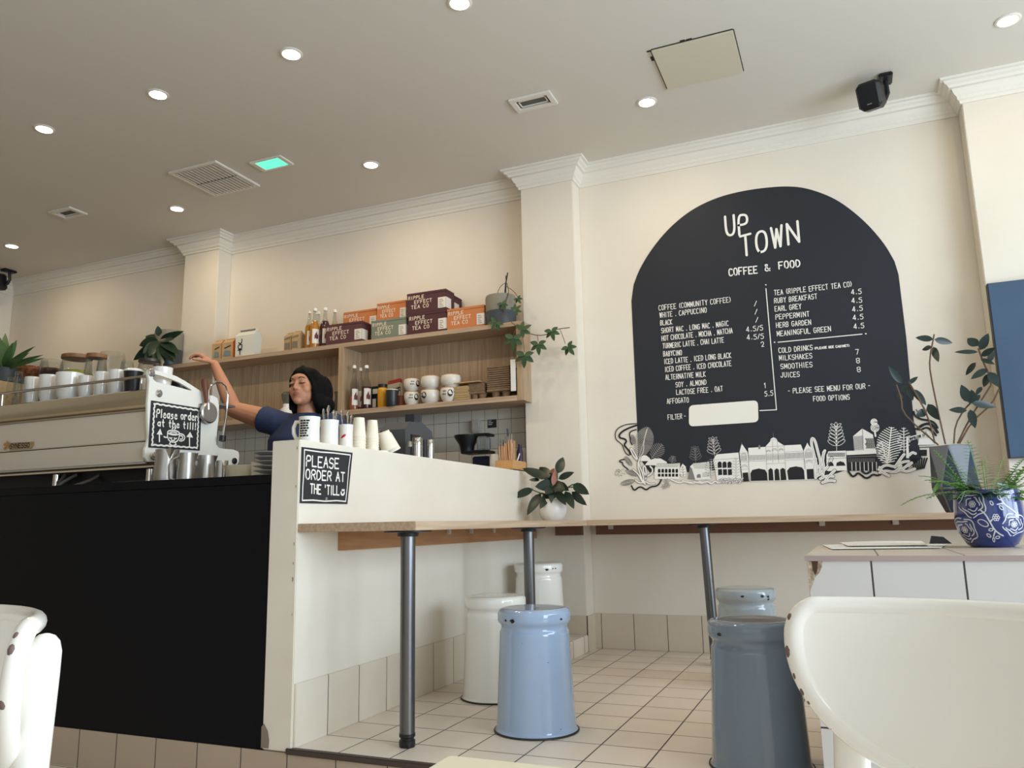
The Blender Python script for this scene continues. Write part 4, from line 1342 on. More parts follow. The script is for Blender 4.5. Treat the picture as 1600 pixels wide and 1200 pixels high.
o.location = (p.x, p.y, MZ)
tag(o, 'deep white bowl seen through the handle opening of the white side plate', 'bowl')
for k, (px, yt) in enumerate(((281, 584),)):
    p = onY(px, yt, 2.90)
    p.x = min(p.x, MX - .06)
    o = obj('coffee_cup', MB().lathe([(0, 0), (.032, 0), (.044, .095), (.041, .095), (.03, .006), (0, .006)], 28), BLACKP)
    o.location = (p.x, p.y + .0, MZ)
    tag(o, 'black cup behind the white handle of the machine side plate', 'cup')

# ================================================================== shelf goods
SZ1, SZ2 = T1b + .0004, T2b + .0004
BOXC = {'plum': (88, 52, 56), 'orange': (198, 122, 72), 'sage': (120, 128, 112), 'dark': (76, 40, 46)}


def tea_box(px0, px1, z0, h, y, dep, colr, label, hint=None, stack='tea boxes on the top shelf'):
    xa, xb = onY(px0, 520, y).x, onY(px1, 520, y).x
    t = thing('tea_box', label, 'box', ((xa + xb) / 2, y + dep / 2, z0), 0, stack)
    cm_ = mat('%s_card' % colr, BOXC[colr], 0.6)
    obj('carton', MB().box((xa, y, z0), (xb, y + dep, z0 + h * .88), bev=.002), cm_, t)
    obj('lid', MB().box((xa - .0005, y - .0008, z0 + h * .885), (xb + .0005, y + dep, z0 + h), bev=.002), cm_, t)
    wd_ = xb - xa
    tx_ = MB()
    fn_ = lambda u, v, w_: Vector((u, y - .0014 - w_, v))
    for s_, u0, u1, v in (('RIPPLE', .04, .44, .70), ('EFFECT', .2, .64, .47), ('TEA CO', .12, .56, .24)):
        text(tx_, s_, xa + wd_ * u0, z0 + h * v, xa + wd_ * u1, z0 + h * v, h * .155, h * .030, fn_, 0, gap=.6)
    obj('lettering', tx_, mat('%s_box_print' % colr, (232, 214, 192), 0.6), t, smooth=0, recalc=False)
    lb_ = MB().box((xb - wd_ * .2, y - .0012, z0 + h * .12), (xb - .001, y - .0004, z0 + h * .62)).box((xb + .0004, y, z0 + h * .12), (xb + .0012, y + dep * .6, z0 + h * .62))
    lo_ = obj('label', lb_, mat('white_label', (226, 220, 210), 0.6), t, smooth=0)
    d_ = MB()
    for k in range(5):
        d_.box((xb - wd_ * .17, y - .0016, z0 + h * (.18 + .08 * k)), (xb - wd_ * (.06 + .02 * (k % 3)), y - .00122, z0 + h * (.20 + .08 * k)))
    obj('label_print', d_, INK, lo_, smooth=0)
    return t


BH = 0.152
tea_box(509, 565.5, SZ1, BH, 4.618, .12, 'plum', 'plum tea box at the front, between the syrup bottles and the sage green box')
tea_box(536, 578, SZ1, BH * .82, 4.745, .14, 'plum', 'plum tea box mostly hidden behind the front plum box, carrying an orange box')
tea_box(536, 588, SZ1 + BH * .82 + .0005, BH * .96, 4.745, .14, 'orange', 'left orange tea box, stacked behind the front plum box')
tea_box(580, 634, SZ1, BH * .94, 4.635, .13, 'sage', 'grey-green tea box, the only one of its colour')
tea_box(588.5, 634, SZ1 + BH * .94 + .0005, BH * .94, 4.70, .14, 'orange', 'orange tea box stacked on the grey-green box')
tea_box(637.5, 697, SZ1, BH, 4.628, .13, 'dark', 'dark maroon tea box standing on the shelf under another maroon box')
tea_box(635.5, 697, SZ1 + BH + .0005, BH * .98, 4.632, .125, 'dark', 'dark maroon tea box on top of its twin, front one of the upper pair')
tea_box(652, 710, SZ1 + BH + .0005, BH * .9, 4.765, .12, 'dark', 'dark maroon tea box behind the upper one, its end showing on the right')
tea_box(652, 706, SZ1, BH, 4.765, .12, 'dark', 'dark maroon tea box hidden low behind the maroon stack')
tea_box(698.5, 757, SZ1, BH * 1.0, 4.635, .13, 'orange', 'rightmost orange tea box, beside the grey planter')


def coffee_bag(px0, px1, h, y, dep, front, side_, label, z0=None, txt=None):
    z0 = z0 or SZ1
    xa, xb = onY(px0, 540, y).x, onY(px1, 540, y).x
    yb = y + dep
    t = thing('coffee_bag', label, 'bag', ((xa + xb) / 2, y + dep / 2, z0))
    m_ = MB()
    hh = h * .78
    v = [(xa, y, z0), (xb, y, z0), (xb, yb, z0), (xa, yb, z0), (xa, y - .003, z0 + hh), (xb, y - .003, z0 + hh), (xb, yb + .003, z0 + hh), (xa, yb + .003, z0 + hh),
         (xa + .004, y + dep * .42, z0 + h * .97), (xb - .004, y + dep * .42, z0 + h * .97), (xb - .004, y + dep * .58, z0 + h * .97), (xa + .004, y + dep * .58, z0 + h * .97)]
    m_.add(v, [(0, 1, 5, 4), (2, 3, 7, 6), (4, 5, 9, 8), (6, 7, 11, 10), (8, 9, 10, 11), (3, 2, 1, 0)], 0)
    m_.add(v, [(1, 2, 6, 5), (3, 0, 4, 7), (5, 6, 10, 9), (7, 4, 8, 11)], 1)
    bmesh.ops.remove_doubles(m_.bm, verts=m_.bm.verts, dist=1e-5)
    obj('pouch', m_, [front, side_], t, smooth=20)
    obj('folded_top', MB().box((xa + .004, y + dep * .38, z0 + h * .93), (xb - .004, y + dep * .62, z0 + h), bev=.003), front if not txt else BLACKP if 0 else front, t)
    return t, xa, xb


ORANGE = mat('orange_bag_side', (206, 104, 44), 0.6)
for px0, px1, lb in ((332, 346, 'brown paper coffee bag with orange sides, left one of the pair by the pilaster'), (347, 364, 'brown paper coffee bag with orange sides, next to the white bag')):
    t, xa, xb = coffee_bag(px0, px1, .165, 4.63, .075, KRAFT, ORANGE, lb)
    fn_ = lambda u, v, w_: Vector((u, 4.6265 - w_, v))
    d_ = MB().fill([(xa + .02, SZ1 + .02), (xb - .018, SZ1 + .02), (xb - .02, SZ1 + .06), (xa + .03, SZ1 + .065)], fn_)
    obj('picture_print', d_, mat('blue_grey_print', (120, 136, 142), 0.7), t, smooth=0, recalc=False)
    obj('logo_print', MB().ribbon([(xa + .03, SZ1 + .085), (xb - .02, SZ1 + .10)], .008, fn_), INK, t, smooth=0, recalc=False)
WBAG = mat('white_bag', (222, 222, 212), 0.55)
t, xa, xb = coffee_bag(368, 397, .215, 4.63, .08, WBAG, mat('white_bag_side', (204, 206, 196), 0.55), 'white coffee bag with large black letters down its front')
tx_ = MB()
fn_ = lambda u, v, w_: Vector((u, 4.626 - w_, v))
for k, ch in enumerate('JOT'):
    text(tx_, ch, xa + .03 + .004 * (k == 0), SZ1 + .105 - .042 * k, xa + .068, SZ1 + .105 - .042 * k, .034, .008, fn_)
tx_.ribbon([(xa + .02, SZ1 + .012 + .0), (xa + .07, SZ1 + .012)], .001, fn_)
obj('lettering', tx_, INK, t, smooth=0, recalc=False)
obj('tin_tie', MB().box((xa + .02, 4.655, SZ1 + .206), (xb - .02, 4.69, SZ1 + .2165)), mat('grey_tin_tie', (120, 120, 116), 0.5), t)
for px0, px1, y, lb in ((444, 455, 4.66, 'left of the three pale brown bags, beside the syrup bottles'), (456, 467, 4.64, 'middle one of the three pale brown bags on the top shelf'), (468, 480, 4.74, 'pale brown bag touching the first syrup bottle')):
    t, xa, xb = coffee_bag(px0, px1, .155, y, .07, KRAFT, mat('pale_kraft', (188, 164, 128), 0.75), lb)
    yy = y - .0035
    fn_ = lambda u, v, w_: Vector((u, yy - w_, v))
    obj('label_print', MB().fill([(xa + .006, SZ1 + .02), (xb - .012, SZ1 + .02), (xb - .012, SZ1 + .07), (xa + .006, SZ1 + .07)], fn_).ribbon([(xa + .006, SZ1 + .10), (xb - .01, SZ1 + .11)], .012, fn_), mat('faded_print', (128, 118, 100), 0.7), t, smooth=0, recalc=False)


def bottle(px, yt, z0, y, rr, liquid, label, fillh=.55, group='syrup bottles on the top shelf'):
    p = onY(px, yt, y)
    h = p.z - z0
    t = thing('syrup_bottle', label, 'bottle', (p.x, y, z0), 0, group)
    M = T((p.x, y, z0))
    def br(q):
        pr = ((0, 1), (.52, 1), (.58, .92), (.66, .66), (.74, .44), (.92, .36), (1, .36))
        for (a, b), (c, d_) in zip(pr[:-1], pr[1:]):
            if a <= q <= c:
                return rr * (b + (d_ - b) * (q - a) / (c - a))
    obj('glass', MB().lathe([(br(fillh), h * fillh + .0005)] + [(br(q), h * q) for q in (.58, .66, .74, .83, .92) if q > fillh + .01] + [(rr * .36, h * .93), (rr * .33, h * .93)] + [(br(q) - .0015, h * q) for q in (.92, .83, .74, .66, .58) if q > fillh + .01] + [(br(fillh) - .0015, h * fillh + .0005)], 28, M, closed=True), GLASS, t)
    obj('syrup', MB().lathe([(0, 0), (rr * .95, 0), (rr, .005)] + [(br(q), h * q) for q in (.3, .52, .58, .62) if q < fillh - .005] + [(br(fillh), h * fillh), (0, h * fillh)], 28, M), liquid, t)
    obj('cap', MB().lathe([(0, h * .93), (rr * .44, h * .93), (rr * .44, h * .985), (rr * .36, h), (0, h)], 20, M), PORC, t)
    a0 = math.atan2(-y, -p.x) + .35
    lb_ = MB()
    vs_, fs_ = [], []
    for k in range(9):
        a_ = a0 - .85 + 1.7 * k / 8
        for z_ in (h * .10, h * .46):
            vs_.append((p.x + rr * 1.012 * math.cos(a_), y + rr * 1.012 * math.sin(a_), z0 + z_))
    lb_.add(vs_, [(2 * k, 2 * k + 2, 2 * k + 3, 2 * k + 1) for k in range(8)])
    lo_ = obj('label', lb_, mat('white_label', (226, 220, 210), 0.6), t, recalc=False)
    vs_ = []
    for k in range(5):
        a_ = a0 - .35 + .9 * k / 4
        for z_ in (h * (.2 + .03 * (k % 2)), h * (.30 + .05 * (k % 3))):
            vs_.append((p.x + rr * 1.03 * math.cos(a_), y + rr * 1.03 * math.sin(a_), z0 + z_))
    d_ = MB()
    d_.add(vs_, [(2 * k, 2 * k + 2, 2 * k + 3, 2 * k + 1) for k in range(4)])
    obj('label_print', d_, mat('dark_red_print', (104, 44, 44), 0.6), lo_, recalc=False)
    return t


AMBER = mat('amber_syrup', (168, 112, 26), 0.15)
GOLD = mat('gold_syrup', (190, 146, 40), 0.15)
BERRY = mat('berry_syrup', (64, 26, 34), 0.15)
bottle(484, 486, SZ1, 4.66, .030, AMBER, 'amber syrup bottle at the left end of the bottle group', .62)
bottle(492.5, 482, SZ1, 4.645, .034, AMBER, 'tall amber syrup bottle, second from the left in the upper group', .66)
bottle(498, 487, SZ1, 4.735, .028, GOLD, 'syrup bottle half hidden behind the two amber ones', .6)
bottle(508.5, 481, SZ1, 4.68, .036, BERRY, 'dark berry red syrup bottle on the top shelf', .66)
bottle(523.5, 484, SZ1, 4.77, .031, GOLD, 'gold syrup bottle behind the front plum tea box', .64)
g2 = 'syrup bottles on the lower shelf'
CORAL = mat('pale_rose_syrup', (150, 86, 60), 0.15)
bottle(554, 571, SZ2, 4.635, .030, CORAL, 'syrup bottle next to the shelf divider', .30, g2)
bottle(563.5, 575, SZ2, 4.72, .028, CORAL, 'syrup bottle standing behind the other two on the lower shelf', .30, g2)
bottle(573, 571, SZ2, 4.645, .034, BERRY, 'dark purple syrup bottle with a white label on the lower shelf', .50, g2)

t = thing('carton', 'black printed carton between the syrup bottles and the juice bottle', 'box', (onY(585, 620, 4.72).x, 4.72, SZ2))
xa, xb = onY(580, 620, 4.70).x, onY(597, 620, 4.70).x
obj('carton_body', MB().box((xa, 4.70, SZ2), (xb, 4.80, SZ2 + .17), bev=.002), BLACKP, t)
obj('print', MB().box((xa + .012, 4.6988, SZ2 + .115), (xb - .008, 4.6996, SZ2 + .15)).box((xa + .012, 4.6988, SZ2 + .02), (xa + .04, 4.6996, SZ2 + .08)), mat('white_label', (226, 220, 210), 0.6), t)
p = onY(598, 601, 4.66)
t = thing('juice_bottle', 'bottle of orange juice with a dark lid on the lower shelf', 'bottle', (p.x, p.y, SZ2))
h = p.z - SZ2
M = T((p.x, p.y, SZ2))
obj('bottle_body', MB().lathe([(0, 0), (.031, 0), (.035, .006), (.036, h * .78), (.03, h * .86), (0, h * .86)], 28, M), mat('orange_juice', (206, 146, 36), 0.25), t)
obj('lid', MB().lathe([(0, h * .865), (.033, h * .865), (.033, h), (0, h)], 28, M), BLACKP, t)
p = onY(612.5, 609, 4.625)
t = thing('tumbler', 'dark grey ceramic tumbler with a pale rim at the front of the lower shelf', 'cup', (p.x, p.y, SZ2))
h = p.z - SZ2
obj('tumbler_body', MB().lathe([(0, 0), (.036, 0), (.040, .008), (.043, h - .006), (.040, h - .006), (.036, .01), (0, .008)], 32, T((p.x, p.y, SZ2))), mat('charcoal_glaze', (46, 50, 50), 0.35), t)
obj('rim', MB().lathe([(.043, h - .006), (.0435, h), (.0395, h), (.040, h - .006)], 32, T((p.x, p.y, SZ2)), closed=True), CREAM, t)
p = onY(619, 592, 4.74)
t = thing('coffee_bag', 'pale printed coffee bag with red top, reading DECAF, behind the dark tumbler', 'bag', (p.x, 4.76, SZ2))
h = p.z - SZ2
M = T((p.x, 4.76, SZ2)) @ Matrix.Rotation(R(-6), 4, 'Y')
obj('pouch', MB().box((-.062, -.03, .004), (.062, .03, h - .03), bev=.012, M=M), mat('bag_cream_print', (190, 180, 156), 0.7), t)
obj('red_top', MB().box((-.055, -.012, h - .035), (.055, .012, h), bev=.006, M=M), mat('red_foil', (160, 52, 40), 0.5), t)
tx_ = MB()
text(tx_, 'DECAF', -.05, h * .5, .052, h * .5, .038, .010, lambda u, v, w_: M @ Vector((u, -.031 - w_, v)))
obj('lettering', tx_, INK, t, smooth=0, recalc=False)
p = onY(632, 617, 4.72)
tag(obj('tin', MB().lathe([(0, 0), (.03, 0), (.03, .085), (.027, .088), (0, .088)], 24, T((p.x - .03, 4.72, SZ2))), mat('copper_red_tin', (140, 84, 58), 0.4)), 'reddish tin squeezed behind the dark tumbler', 'tin')


def bowl_mug(px, pw, yt, y, z0, label, dot, rim):
    p = onY(px, yt, y)
    r_ = pw * mpp(p) / 2
    h = p.z - z0
    t = thing('bowl_mug', label, 'mug', (p.x, y, z0), 0, 'printed mugs on the lower shelf')
    M = T((p.x, y, z0))
    obj('mug_body', MB().lathe([(0, 0), (r_ * .62, 0), (r_ * .64, .006), (r_ * .86, h * .2), (r_, h * .5), (r_, h * .75), (r_ * .95, h * .93), (r_ * .9, h * .93), (r_ * .93, h * .6), (r_ * .6, .015), (0, .012)], 32, M), mat('speckled_white_glaze', (224, 218, 206), 0.3), t)
    obj('rim', MB().lathe([(r_ * .955, h * .93), (r_ * .93, h), (r_ * .88, h), (r_ * .9, h * .93)], 32, M, closed=True), mat('tan_rim_glaze', (170, 122, 82), 0.4), t)
    base = math.atan2(-y, -p.x)
    pr = MB()

    def surf(a_, z_, e=1.012):
        return (p.x + r_ * e * math.cos(a_), y + r_ * e * math.sin(a_), z0 + z_)
    if dot is not None:
        c_ = base + dot
        pr.add([surf(c_ + .30 * math.cos(k * PI / 8), h * .56 + h * .24 * math.sin(k * PI / 8), 1.012) for k in range(16)], [tuple(range(16))])
        for k in range(9):
            a_ = base + dot - .55 - .11 * (k % 5) * (1 if dot > 0 else -1)
            pr.add([surf(a_, h * (.45 + .2 * (k // 5)), 1.012), surf(a_ + .07, h * (.45 + .2 * (k // 5)), 1.012), surf(a_ + .06, h * (.55 + .2 * (k // 5)), 1.012), surf(a_ + .01, h * (.56 + .2 * (k // 5)), 1.012)], [(0, 1, 2, 3)])
        obj('printed_badge', pr, INK, t, smooth=0, recalc=False)
    else:
        pr.bm.free()


yb = 4.66
zz = onY(644, 632, yb).z
h1 = onY(644, 612, yb).z - SZ2
bowl_mug(644, 25, 612.5, yb, SZ2, 'printed white mug at the left of the bottom row, under another mug', .55, 1)
bowl_mug(673, 31, 609.5, yb, SZ2, 'printed white mug in the middle of the bottom row', -.75, 1)
bowl_mug(702, 28, 606, yb, SZ2, 'printed white mug right of the bottom row, beside the napkins', .1, 1)
bowl_mug(644, 26, 592, yb, onY(644, 612.5, yb).z + .0005, 'printed white mug stacked at the left of the upper row', .75, 1)
bowl_mug(673, 31, 588, yb, onY(673, 609.5, yb).z + .0005, 'plain white mug in the middle of the upper row of mugs', None, 1)
bowl_mug(704.5, 31, 586, yb, onY(702, 606, yb).z + .0005, 'white mug at the right of the upper row, partly behind napkins', None, 1)


def sheet_stack(px0, px1, yt, y, dep, n_, label, m_, cat, name, part, group):
    """a pile of flat card pieces, each piece its own object"""
    xa, xb = onY(px0, 615, y).x, onY(px1, 615, y).x
    h = onY((px0 + px1) / 2, yt, y).z - SZ2
    for k in range(n_):
        j, j2 = random.uniform(-.003, .003), random.uniform(-.003, .003)
        z0 = SZ2 + h * k / n_
        o = obj(name, MB().box((xa + j, y + j2, z0 + .0003), (xb + j, y + dep + j2, z0 + h / n_ - .0012), bev=.001), m_)
        tag(o, label, cat, group)


NAP = mat('brown_napkin', (196, 168, 122), 0.8)
CARD = mat('moulded_pulp', (142, 118, 90), 0.85, bump=(90, .3), noise=(40, .3, .7), rgb2=(124, 100, 76))
sheet_stack(709, 731, 603, 4.625, .10, 14, 'brown paper napkin in the stack beside the printed mugs', NAP, 'napkin', 'napkin', None, 'stacked brown napkins')


def carrier(px0, px1, z0, h, y, dep, label, flip=False):
    xa, xb = onY(px0, 610, y).x, onY(px1, 610, y).x
    t = thing('cup_carrier', label, 'cup carrier', ((xa + xb) / 2, y + dep / 2, z0), 0, 'moulded pulp cup carriers')
    obj('rim', MB().box((xa, y, z0 + h * .72), (xb, y + dep, z0 + h), bev=.004), CARD, t)
    for i in (0, 1):
        x = xa + (xb - xa) * (.28 + .44 * i)
        obj('cup_pocket', MB().lathe([(0, 0), (.018, 0), (.03, h * .715), (0, h * .715)], 14, T((x, y + dep * .35, z0))), CARD, t)
    return t


carrier(731, 757, SZ2, .055, 4.64, .12, 'bottom cup carrier of the low pile beside the napkins')
z_ = SZ2 + .0555
xa, xb = onY(731, 610, 4.64).x, onY(757, 610, 4.64).x
for k in range(5):
    o = obj('cup_carrier', MB().box((xa, 4.64, z_), (xb, 4.76, z_ + .0105), bev=.003), CARD)
    tag(o, ['first', 'second', 'third', 'fourth', 'topmost'][k] + ' flat cup carrier nested in the low pile by the napkins, counted upwards', 'cup carrier', 'moulded pulp cup carriers')
    z_ += .011
obj_ = obj('card_sheet', MB().box((onY(708, 600, 4.63).x, 4.62, z_ + .006), (onY(750, 600, 4.63).x, 4.77, z_ + .012), M=T((0, 0, 0))), KRAFT)
tag(obj_, 'loose brown card laid across the napkins and the low pile of carriers', 'card')
carrier(760, 797, SZ2, .06, 4.635, .13, 'bottom cup carrier of the tall pile beside the white price list')
z_ = SZ2 + .0605
xa, xb = onY(760, 610, 4.635).x, onY(797, 610, 4.635).x
top = onY(778, 571, 4.635).z
n = 11
st = (top - z_) / n
for k in range(n):
    o = obj('cup_carrier', MB().box((xa + random.uniform(0, .004), 4.635, z_ + .0004), (xb - random.uniform(0, .004), 4.765, z_ + st * .82), bev=.003), CARD)
    tag(o, 'nested brown cup carrier somewhere in the middle of the tall pile' if k < n - 1 else 'uppermost brown cup carrier on the tall pile by the price list', 'cup carrier', 'moulded pulp cup carriers')
    z_ += st
q = [onY(x, y, 4.615) for x, y in ((798, 612), (808, 615), (806.5, 566), (799, 560))]
t = tag(obj('price_list', MB().box((q[3].x, 4.598, q[0].z), (q[1].x - .001, 4.6012, q[3].z - .012)), mat('white_printed_sheet', (226, 224, 216), 0.6)), 'white printed sheet clipped to the right end of the oak shelf', 'sheet')

p = onY(526, 612, 4.70)
t = thing('glass_jug', 'grey glass jug on the shelf behind the head of the barista', 'jug', (p.x, 4.72, SZ2))
obj('jug_body', MB().lathe([(0, 0), (.032, 0), (.034, .01), (.028, .09), (.022, .12), (.03, .16), (.028, .16), (.02, .12), (.026, .09), (.031, .012), (0, .008)], 24, T((p.x, 4.72, SZ2))), mat('smoky_glass', (128, 132, 120), 0.15, trans=.6), t)
p = onY(449, 640, 4.68)
t = thing('grinder_hopper', 'white and grey appliance just left of the face of the barista', 'appliance', (p.x, 4.70, SZ2))
obj('housing', MB().lathe([(0, 0), (.05, 0), (.05, .06), (.03, .075), (.03, .1), (0, .1)], 24, T((p.x - .02, 4.70, SZ2))), PORC, t)
obj('hopper', MB().lathe([(0, .1005), (.03, .1005), (.045, .17), (.03, .19), (0, .19)], 24, T((p.x - .02, 4.70, SZ2))), mat('smoky_glass', (128, 132, 120), 0.15), t)

# ================================================================== on the half wall
HT = 1.0924


def text_on_cyl(mb, s_, c_, r_, a0, a1, z, h, sw):
    n_ = len(s_)
    fn_ = lambda u, v, w_: Vector((c_[0] + (r_ + w_) * math.cos(u / r_), c_[1] + (r_ + w_) * math.sin(u / r_), v))
    text(mb, s_, a0 * r_, z, a1 * r_, z, h, sw, fn_, .0005, gap=.35)


def mug(px, pw, yt, label, hang=None, x=-1.955):
    p = onX(px, yt, x)
    r_ = pw * mpp(p) / 2
    h = p.z - HT
    t = thing('mug', label, 'mug', (p.x, p.y, HT), 0, 'white mugs on the half wall')
    M = T((p.x, p.y, HT))
    obj('mug_body', MB().lathe([(0, 0), (r_ * .9, 0), (r_ * .97, .006), (r_ * .95, h * .4), (r_ * .94, h * .7), (r_, h), (r_ * .95, h), (r_ * .88, h * .7), (r_ * .89, .012), (0, .008)], 36, M), PORC, t)
    if hang is not None:
        d = Vector((math.cos(hang), math.sin(hang), 0))
        c_ = Vector((p.x, p.y, HT))
        obj('handle', MB().tube([c_ + d * r_ * .9 + Vector((0, 0, h * .82)), c_ + d * r_ * 1.35 + Vector((0, 0, h * .84)), c_ + d * r_ * 1.58 + Vector((0, 0, h * .62)), c_ + d * r_ * 1.55 + Vector((0, 0, h * .4)), c_ + d * r_ * 1.3 + Vector((0, 0, h * .2)), c_ + d * r_ * .92 + Vector((0, 0, h * .18))], .008, 10), PORC, t)
    return t, p, r_, h


t, p, r_, h = mug(484, 33, 652, 'white mug with lines of black text, at the near end of the half wall', PI + .25)
base = math.atan2(-p.y, -p.x)
tx_ = MB()
for k, s_ in enumerate(('I LIKE BIG', 'CUPS AND I', 'WILL NOT', 'LIE AT ALL', 'COFFEE TEA', 'ALL DAY', 'LONG')):
    text_on_cyl(tx_, s_, (p.x, p.y), r_ * .985, base - 1.05, base - .12, HT + h * (.82 - .105 * k), h * .075, .0022)
tx_.bm.free()
tx_ = MB()
for k in range(7):      # the print is too small to read: short black word blocks
    a_ = base - 1.0
    for j in range(3):
        a2 = a_ + random.uniform(.16, .34)
        vs_ = [(p.x + r_ * 1.0 * math.cos(q_), p.y + r_ * 1.0 * math.sin(q_), HT + h * (.80 - .095 * k) + dz) for q_ in (a_, a2) for dz in (0, h * .06)]
        tx_.add(vs_, [(0, 2, 3, 1)])
        a_ = a2 + .06
obj('printed_text', tx_, INK, t, smooth=0, recalc=False)


def cutlery(c_, r_, z0, n_, label, grp, hi):
    for k in range(n_):
        a_ = 2 * PI * k / n_ + .3
        q0 = Vector((c_.x + .5 * r_ * math.cos(a_), c_.y + .5 * r_ * math.sin(a_), z0 + .014))
        q1 = Vector((c_.x + .95 * r_ * math.cos(a_ + .4), c_.y + .95 * r_ * math.sin(a_ + .4), z0 + hi + .012 * (k % 3)))
        d_ = (q1 - q0).normalized()
        q1 = q0 + d_ * ((q1.z - q0.z) / d_.z)
        o = obj('teaspoon', MB().tube([q0, q0.lerp(q1, .6), q0.lerp(q1, .82), q0.lerp(q1, .92), q1], [.002, .0025, .006, .009, .004], 8, flat=.45), CHROME)
        tag(o, label, 'spoon', grp)


t, p, r_, h = mug(515, 29, 657, 'white mug holding upright teaspoons, second along the half wall', PI + .1)
cutlery(p, r_ * .8, HT, 7, 'steel teaspoon standing in the second white mug on the half wall', 'teaspoons in the second mug', h + .035)
t, p, r_, h = mug(541, 22, 664, 'small white mug with a red mark, holding spoons', None)
base = math.atan2(-p.y, -p.x)
vs_ = []
for k in range(7):
    a_ = base - .75 + .12 * k
    for dz in (-.004, .007):
        vs_.append((p.x + r_ * .985 * math.cos(a_), p.y + r_ * .985 * math.sin(a_), HT + h * .42 + .002 * k + dz * (1 if 0 < k < 6 else .2)))
d_ = MB()
d_.add(vs_, [(2 * k, 2 * k + 2, 2 * k + 3, 2 * k + 1) for k in range(6)])
obj('red_mark', d_, mat('red_print', (196, 44, 52), 0.5), t, smooth=0, recalc=False)
cutlery(p, r_ * .8, HT, 5, 'steel teaspoon standing in the small mug with the red mark', 'teaspoons in the small mug', h + .045)


def paper_cup(M, r_, h, label, grp):
    o = obj('paper_cup', MB().lathe([(0, h - .004), (r_ * .72, h - .004), (r_ * .72, h), (r_ * .75, h), (r_, .006), (r_ * 1.04, .004), (r_ * 1.04, 0), (r_ * .98, 0), (r_ * .7, h - .008), (0, h - .008)], 32, M), PAPER)
    return tag(o, label, 'paper cup', grp)


for px, pw, yt, n_, lb, grp in ((561, 22, 653, 5, 'upturned paper cup in the wide tower of cups next to the spoon mug', 'first tower of paper cups'), (582, 20, 657, 6, 'upturned paper cup in the tower farther along the half wall', 'second tower of paper cups')):
    p = onX(px, yt, -1.955)
    r_ = pw * mpp(p) / 2
    h = p.z - HT
    ch = min(.085, h * .8)
    step = (h - ch) / (n_ - 1)
    for k in range(n_):
        paper_cup(T((p.x, p.y, HT + step * k)), r_, ch, lb, grp)
p = onX(609, 706, -1.955)
for k in range(2):
    M = T((p.x, p.y - .012 * k, HT + .042)) @ Matrix.Rotation(R(22), 4, 'X') @ Matrix.Rotation(R(-14), 4, 'Y') @ T((0, 0, -.03 + .012 * k))
    paper_cup(M, .040, .085, ['paper cup fallen at a tilt beside the towers of cups', 'paper cup pushed over the tilted one, just past the towers'][k], 'tilted paper cups')
p = onX(597, 702, -1.95)
tag(obj('cup_lid', MB().lathe([(0, .012), (.026, .012), (.03, .008), (.034, .006), (.034, 0), (0, 0)], 28, T((p.x, p.y, HT))), PORC), 'small white lid lying between the cup tower and the tilted cups', 'lid')  # loose cup lid lying on the half wall

# square order sign on the half wall face
quad = [((lambda p_: (p_.y, p_.z))(onX(390 + x * .16667, 640 + y * .16667, XH))) for x, y in ((467, 878), (912, 886), (961, 405), (485, 350))]
sx = XH + .0006
t = thing('order_sign', 'larger black handwritten order sign on the cream half wall', 'sign', (sx, quad[0][0], quad[0][1]))
obj('board', MB().prism(quad, .0022, Matrix(((0, 0, 1, sx), (1, 0, 0, 0), (0, 1, 0, 0), (0, 0, 0, 1)))), CHALK, t, smooth=0)
tx = MB()
btext(tx, 'PLEASE', .09, .665, .73, .665, .19, .006)
btext(tx, 'ORDER AT', .09, .435, .88, .425, .17, .006)
btext(tx, "THE 'TILL", .19, .185, .79, .165, .165, .0058)
obj('lettering', tx, WHITEP, t, smooth=0, recalc=False)
tx = MB()
ribs(tx, circ(.865, .215, .034, .042, 170, 370, 10), .008)
for u in (.85, .885):
    ribs(tx, [(u, .262), (u + .004, .265)], .009)
obj('smiley', tx, WHITEP, t, smooth=0, recalc=False)
tx = MB()
ribs(tx, [(.04, .05), (.25, .06), (.5, .045), (.75, .062), (.95, .05), (.955, .3), (.945, .7), (.955, .95), (.6, .955), (.35, .945), (.045, .955), (.05, .6), (.04, .3), (.04, .05)], .005, 0)
obj('border', tx, WHITEP, t, smooth=0, recalc=False)
tx = MB()
ribs(tx, [(.52, .085), (.53, .095)], .012)
obj('small_dot', tx, GREYI, t, smooth=0, recalc=False)

# ================================================================== things behind the half wall
WT = .9574
p0, p1 = onX(610, 660, -2.3), onX(664, 660, -2.3)
t = thing('till_terminal', 'dark grey till terminal with a small display behind the half wall', 'till', (-2.3, (p0.y + p1.y) / 2, WT))
c = Vector((-2.3, (p0.y + p1.y) / 2, WT))
hz = onX(640, 662, -2.3).z - WT
obj('body', MB().prism([(-.15, 0), (.15, 0), (.16, hz * .72), (.13, hz * .9), (.02, hz), (-.12, hz * .98), (-.17, hz * .86), (-.17, hz * .3)], .16, T((c.x + .08, c.y, WT)) @ Matrix.Rotation(R(-90), 4, 'Z') @ Matrix.Rotation(R(90), 4, 'X') @ Matrix.Scale(-1, 4, (1, 0, 0)) if 0 else Matrix(((0, 0, 1, c.x - .08), (1, 0, 0, c.y), (0, 1, 0, WT), (0, 0, 0, 1)))), mat('dark_grey_plastic', (74, 76, 80), 0.45), t)
sc_ = obj('keypad', MB().box((c.x + .0805, c.y - .11, WT + hz * .45), (c.x + .086, c.y - .02, WT + hz * .8), bev=.002).box((c.x + .0805, c.y + .0, WT + hz * .2), (c.x + .086, c.y + .04, WT + hz * .75), bev=.002), BLACKP, t)
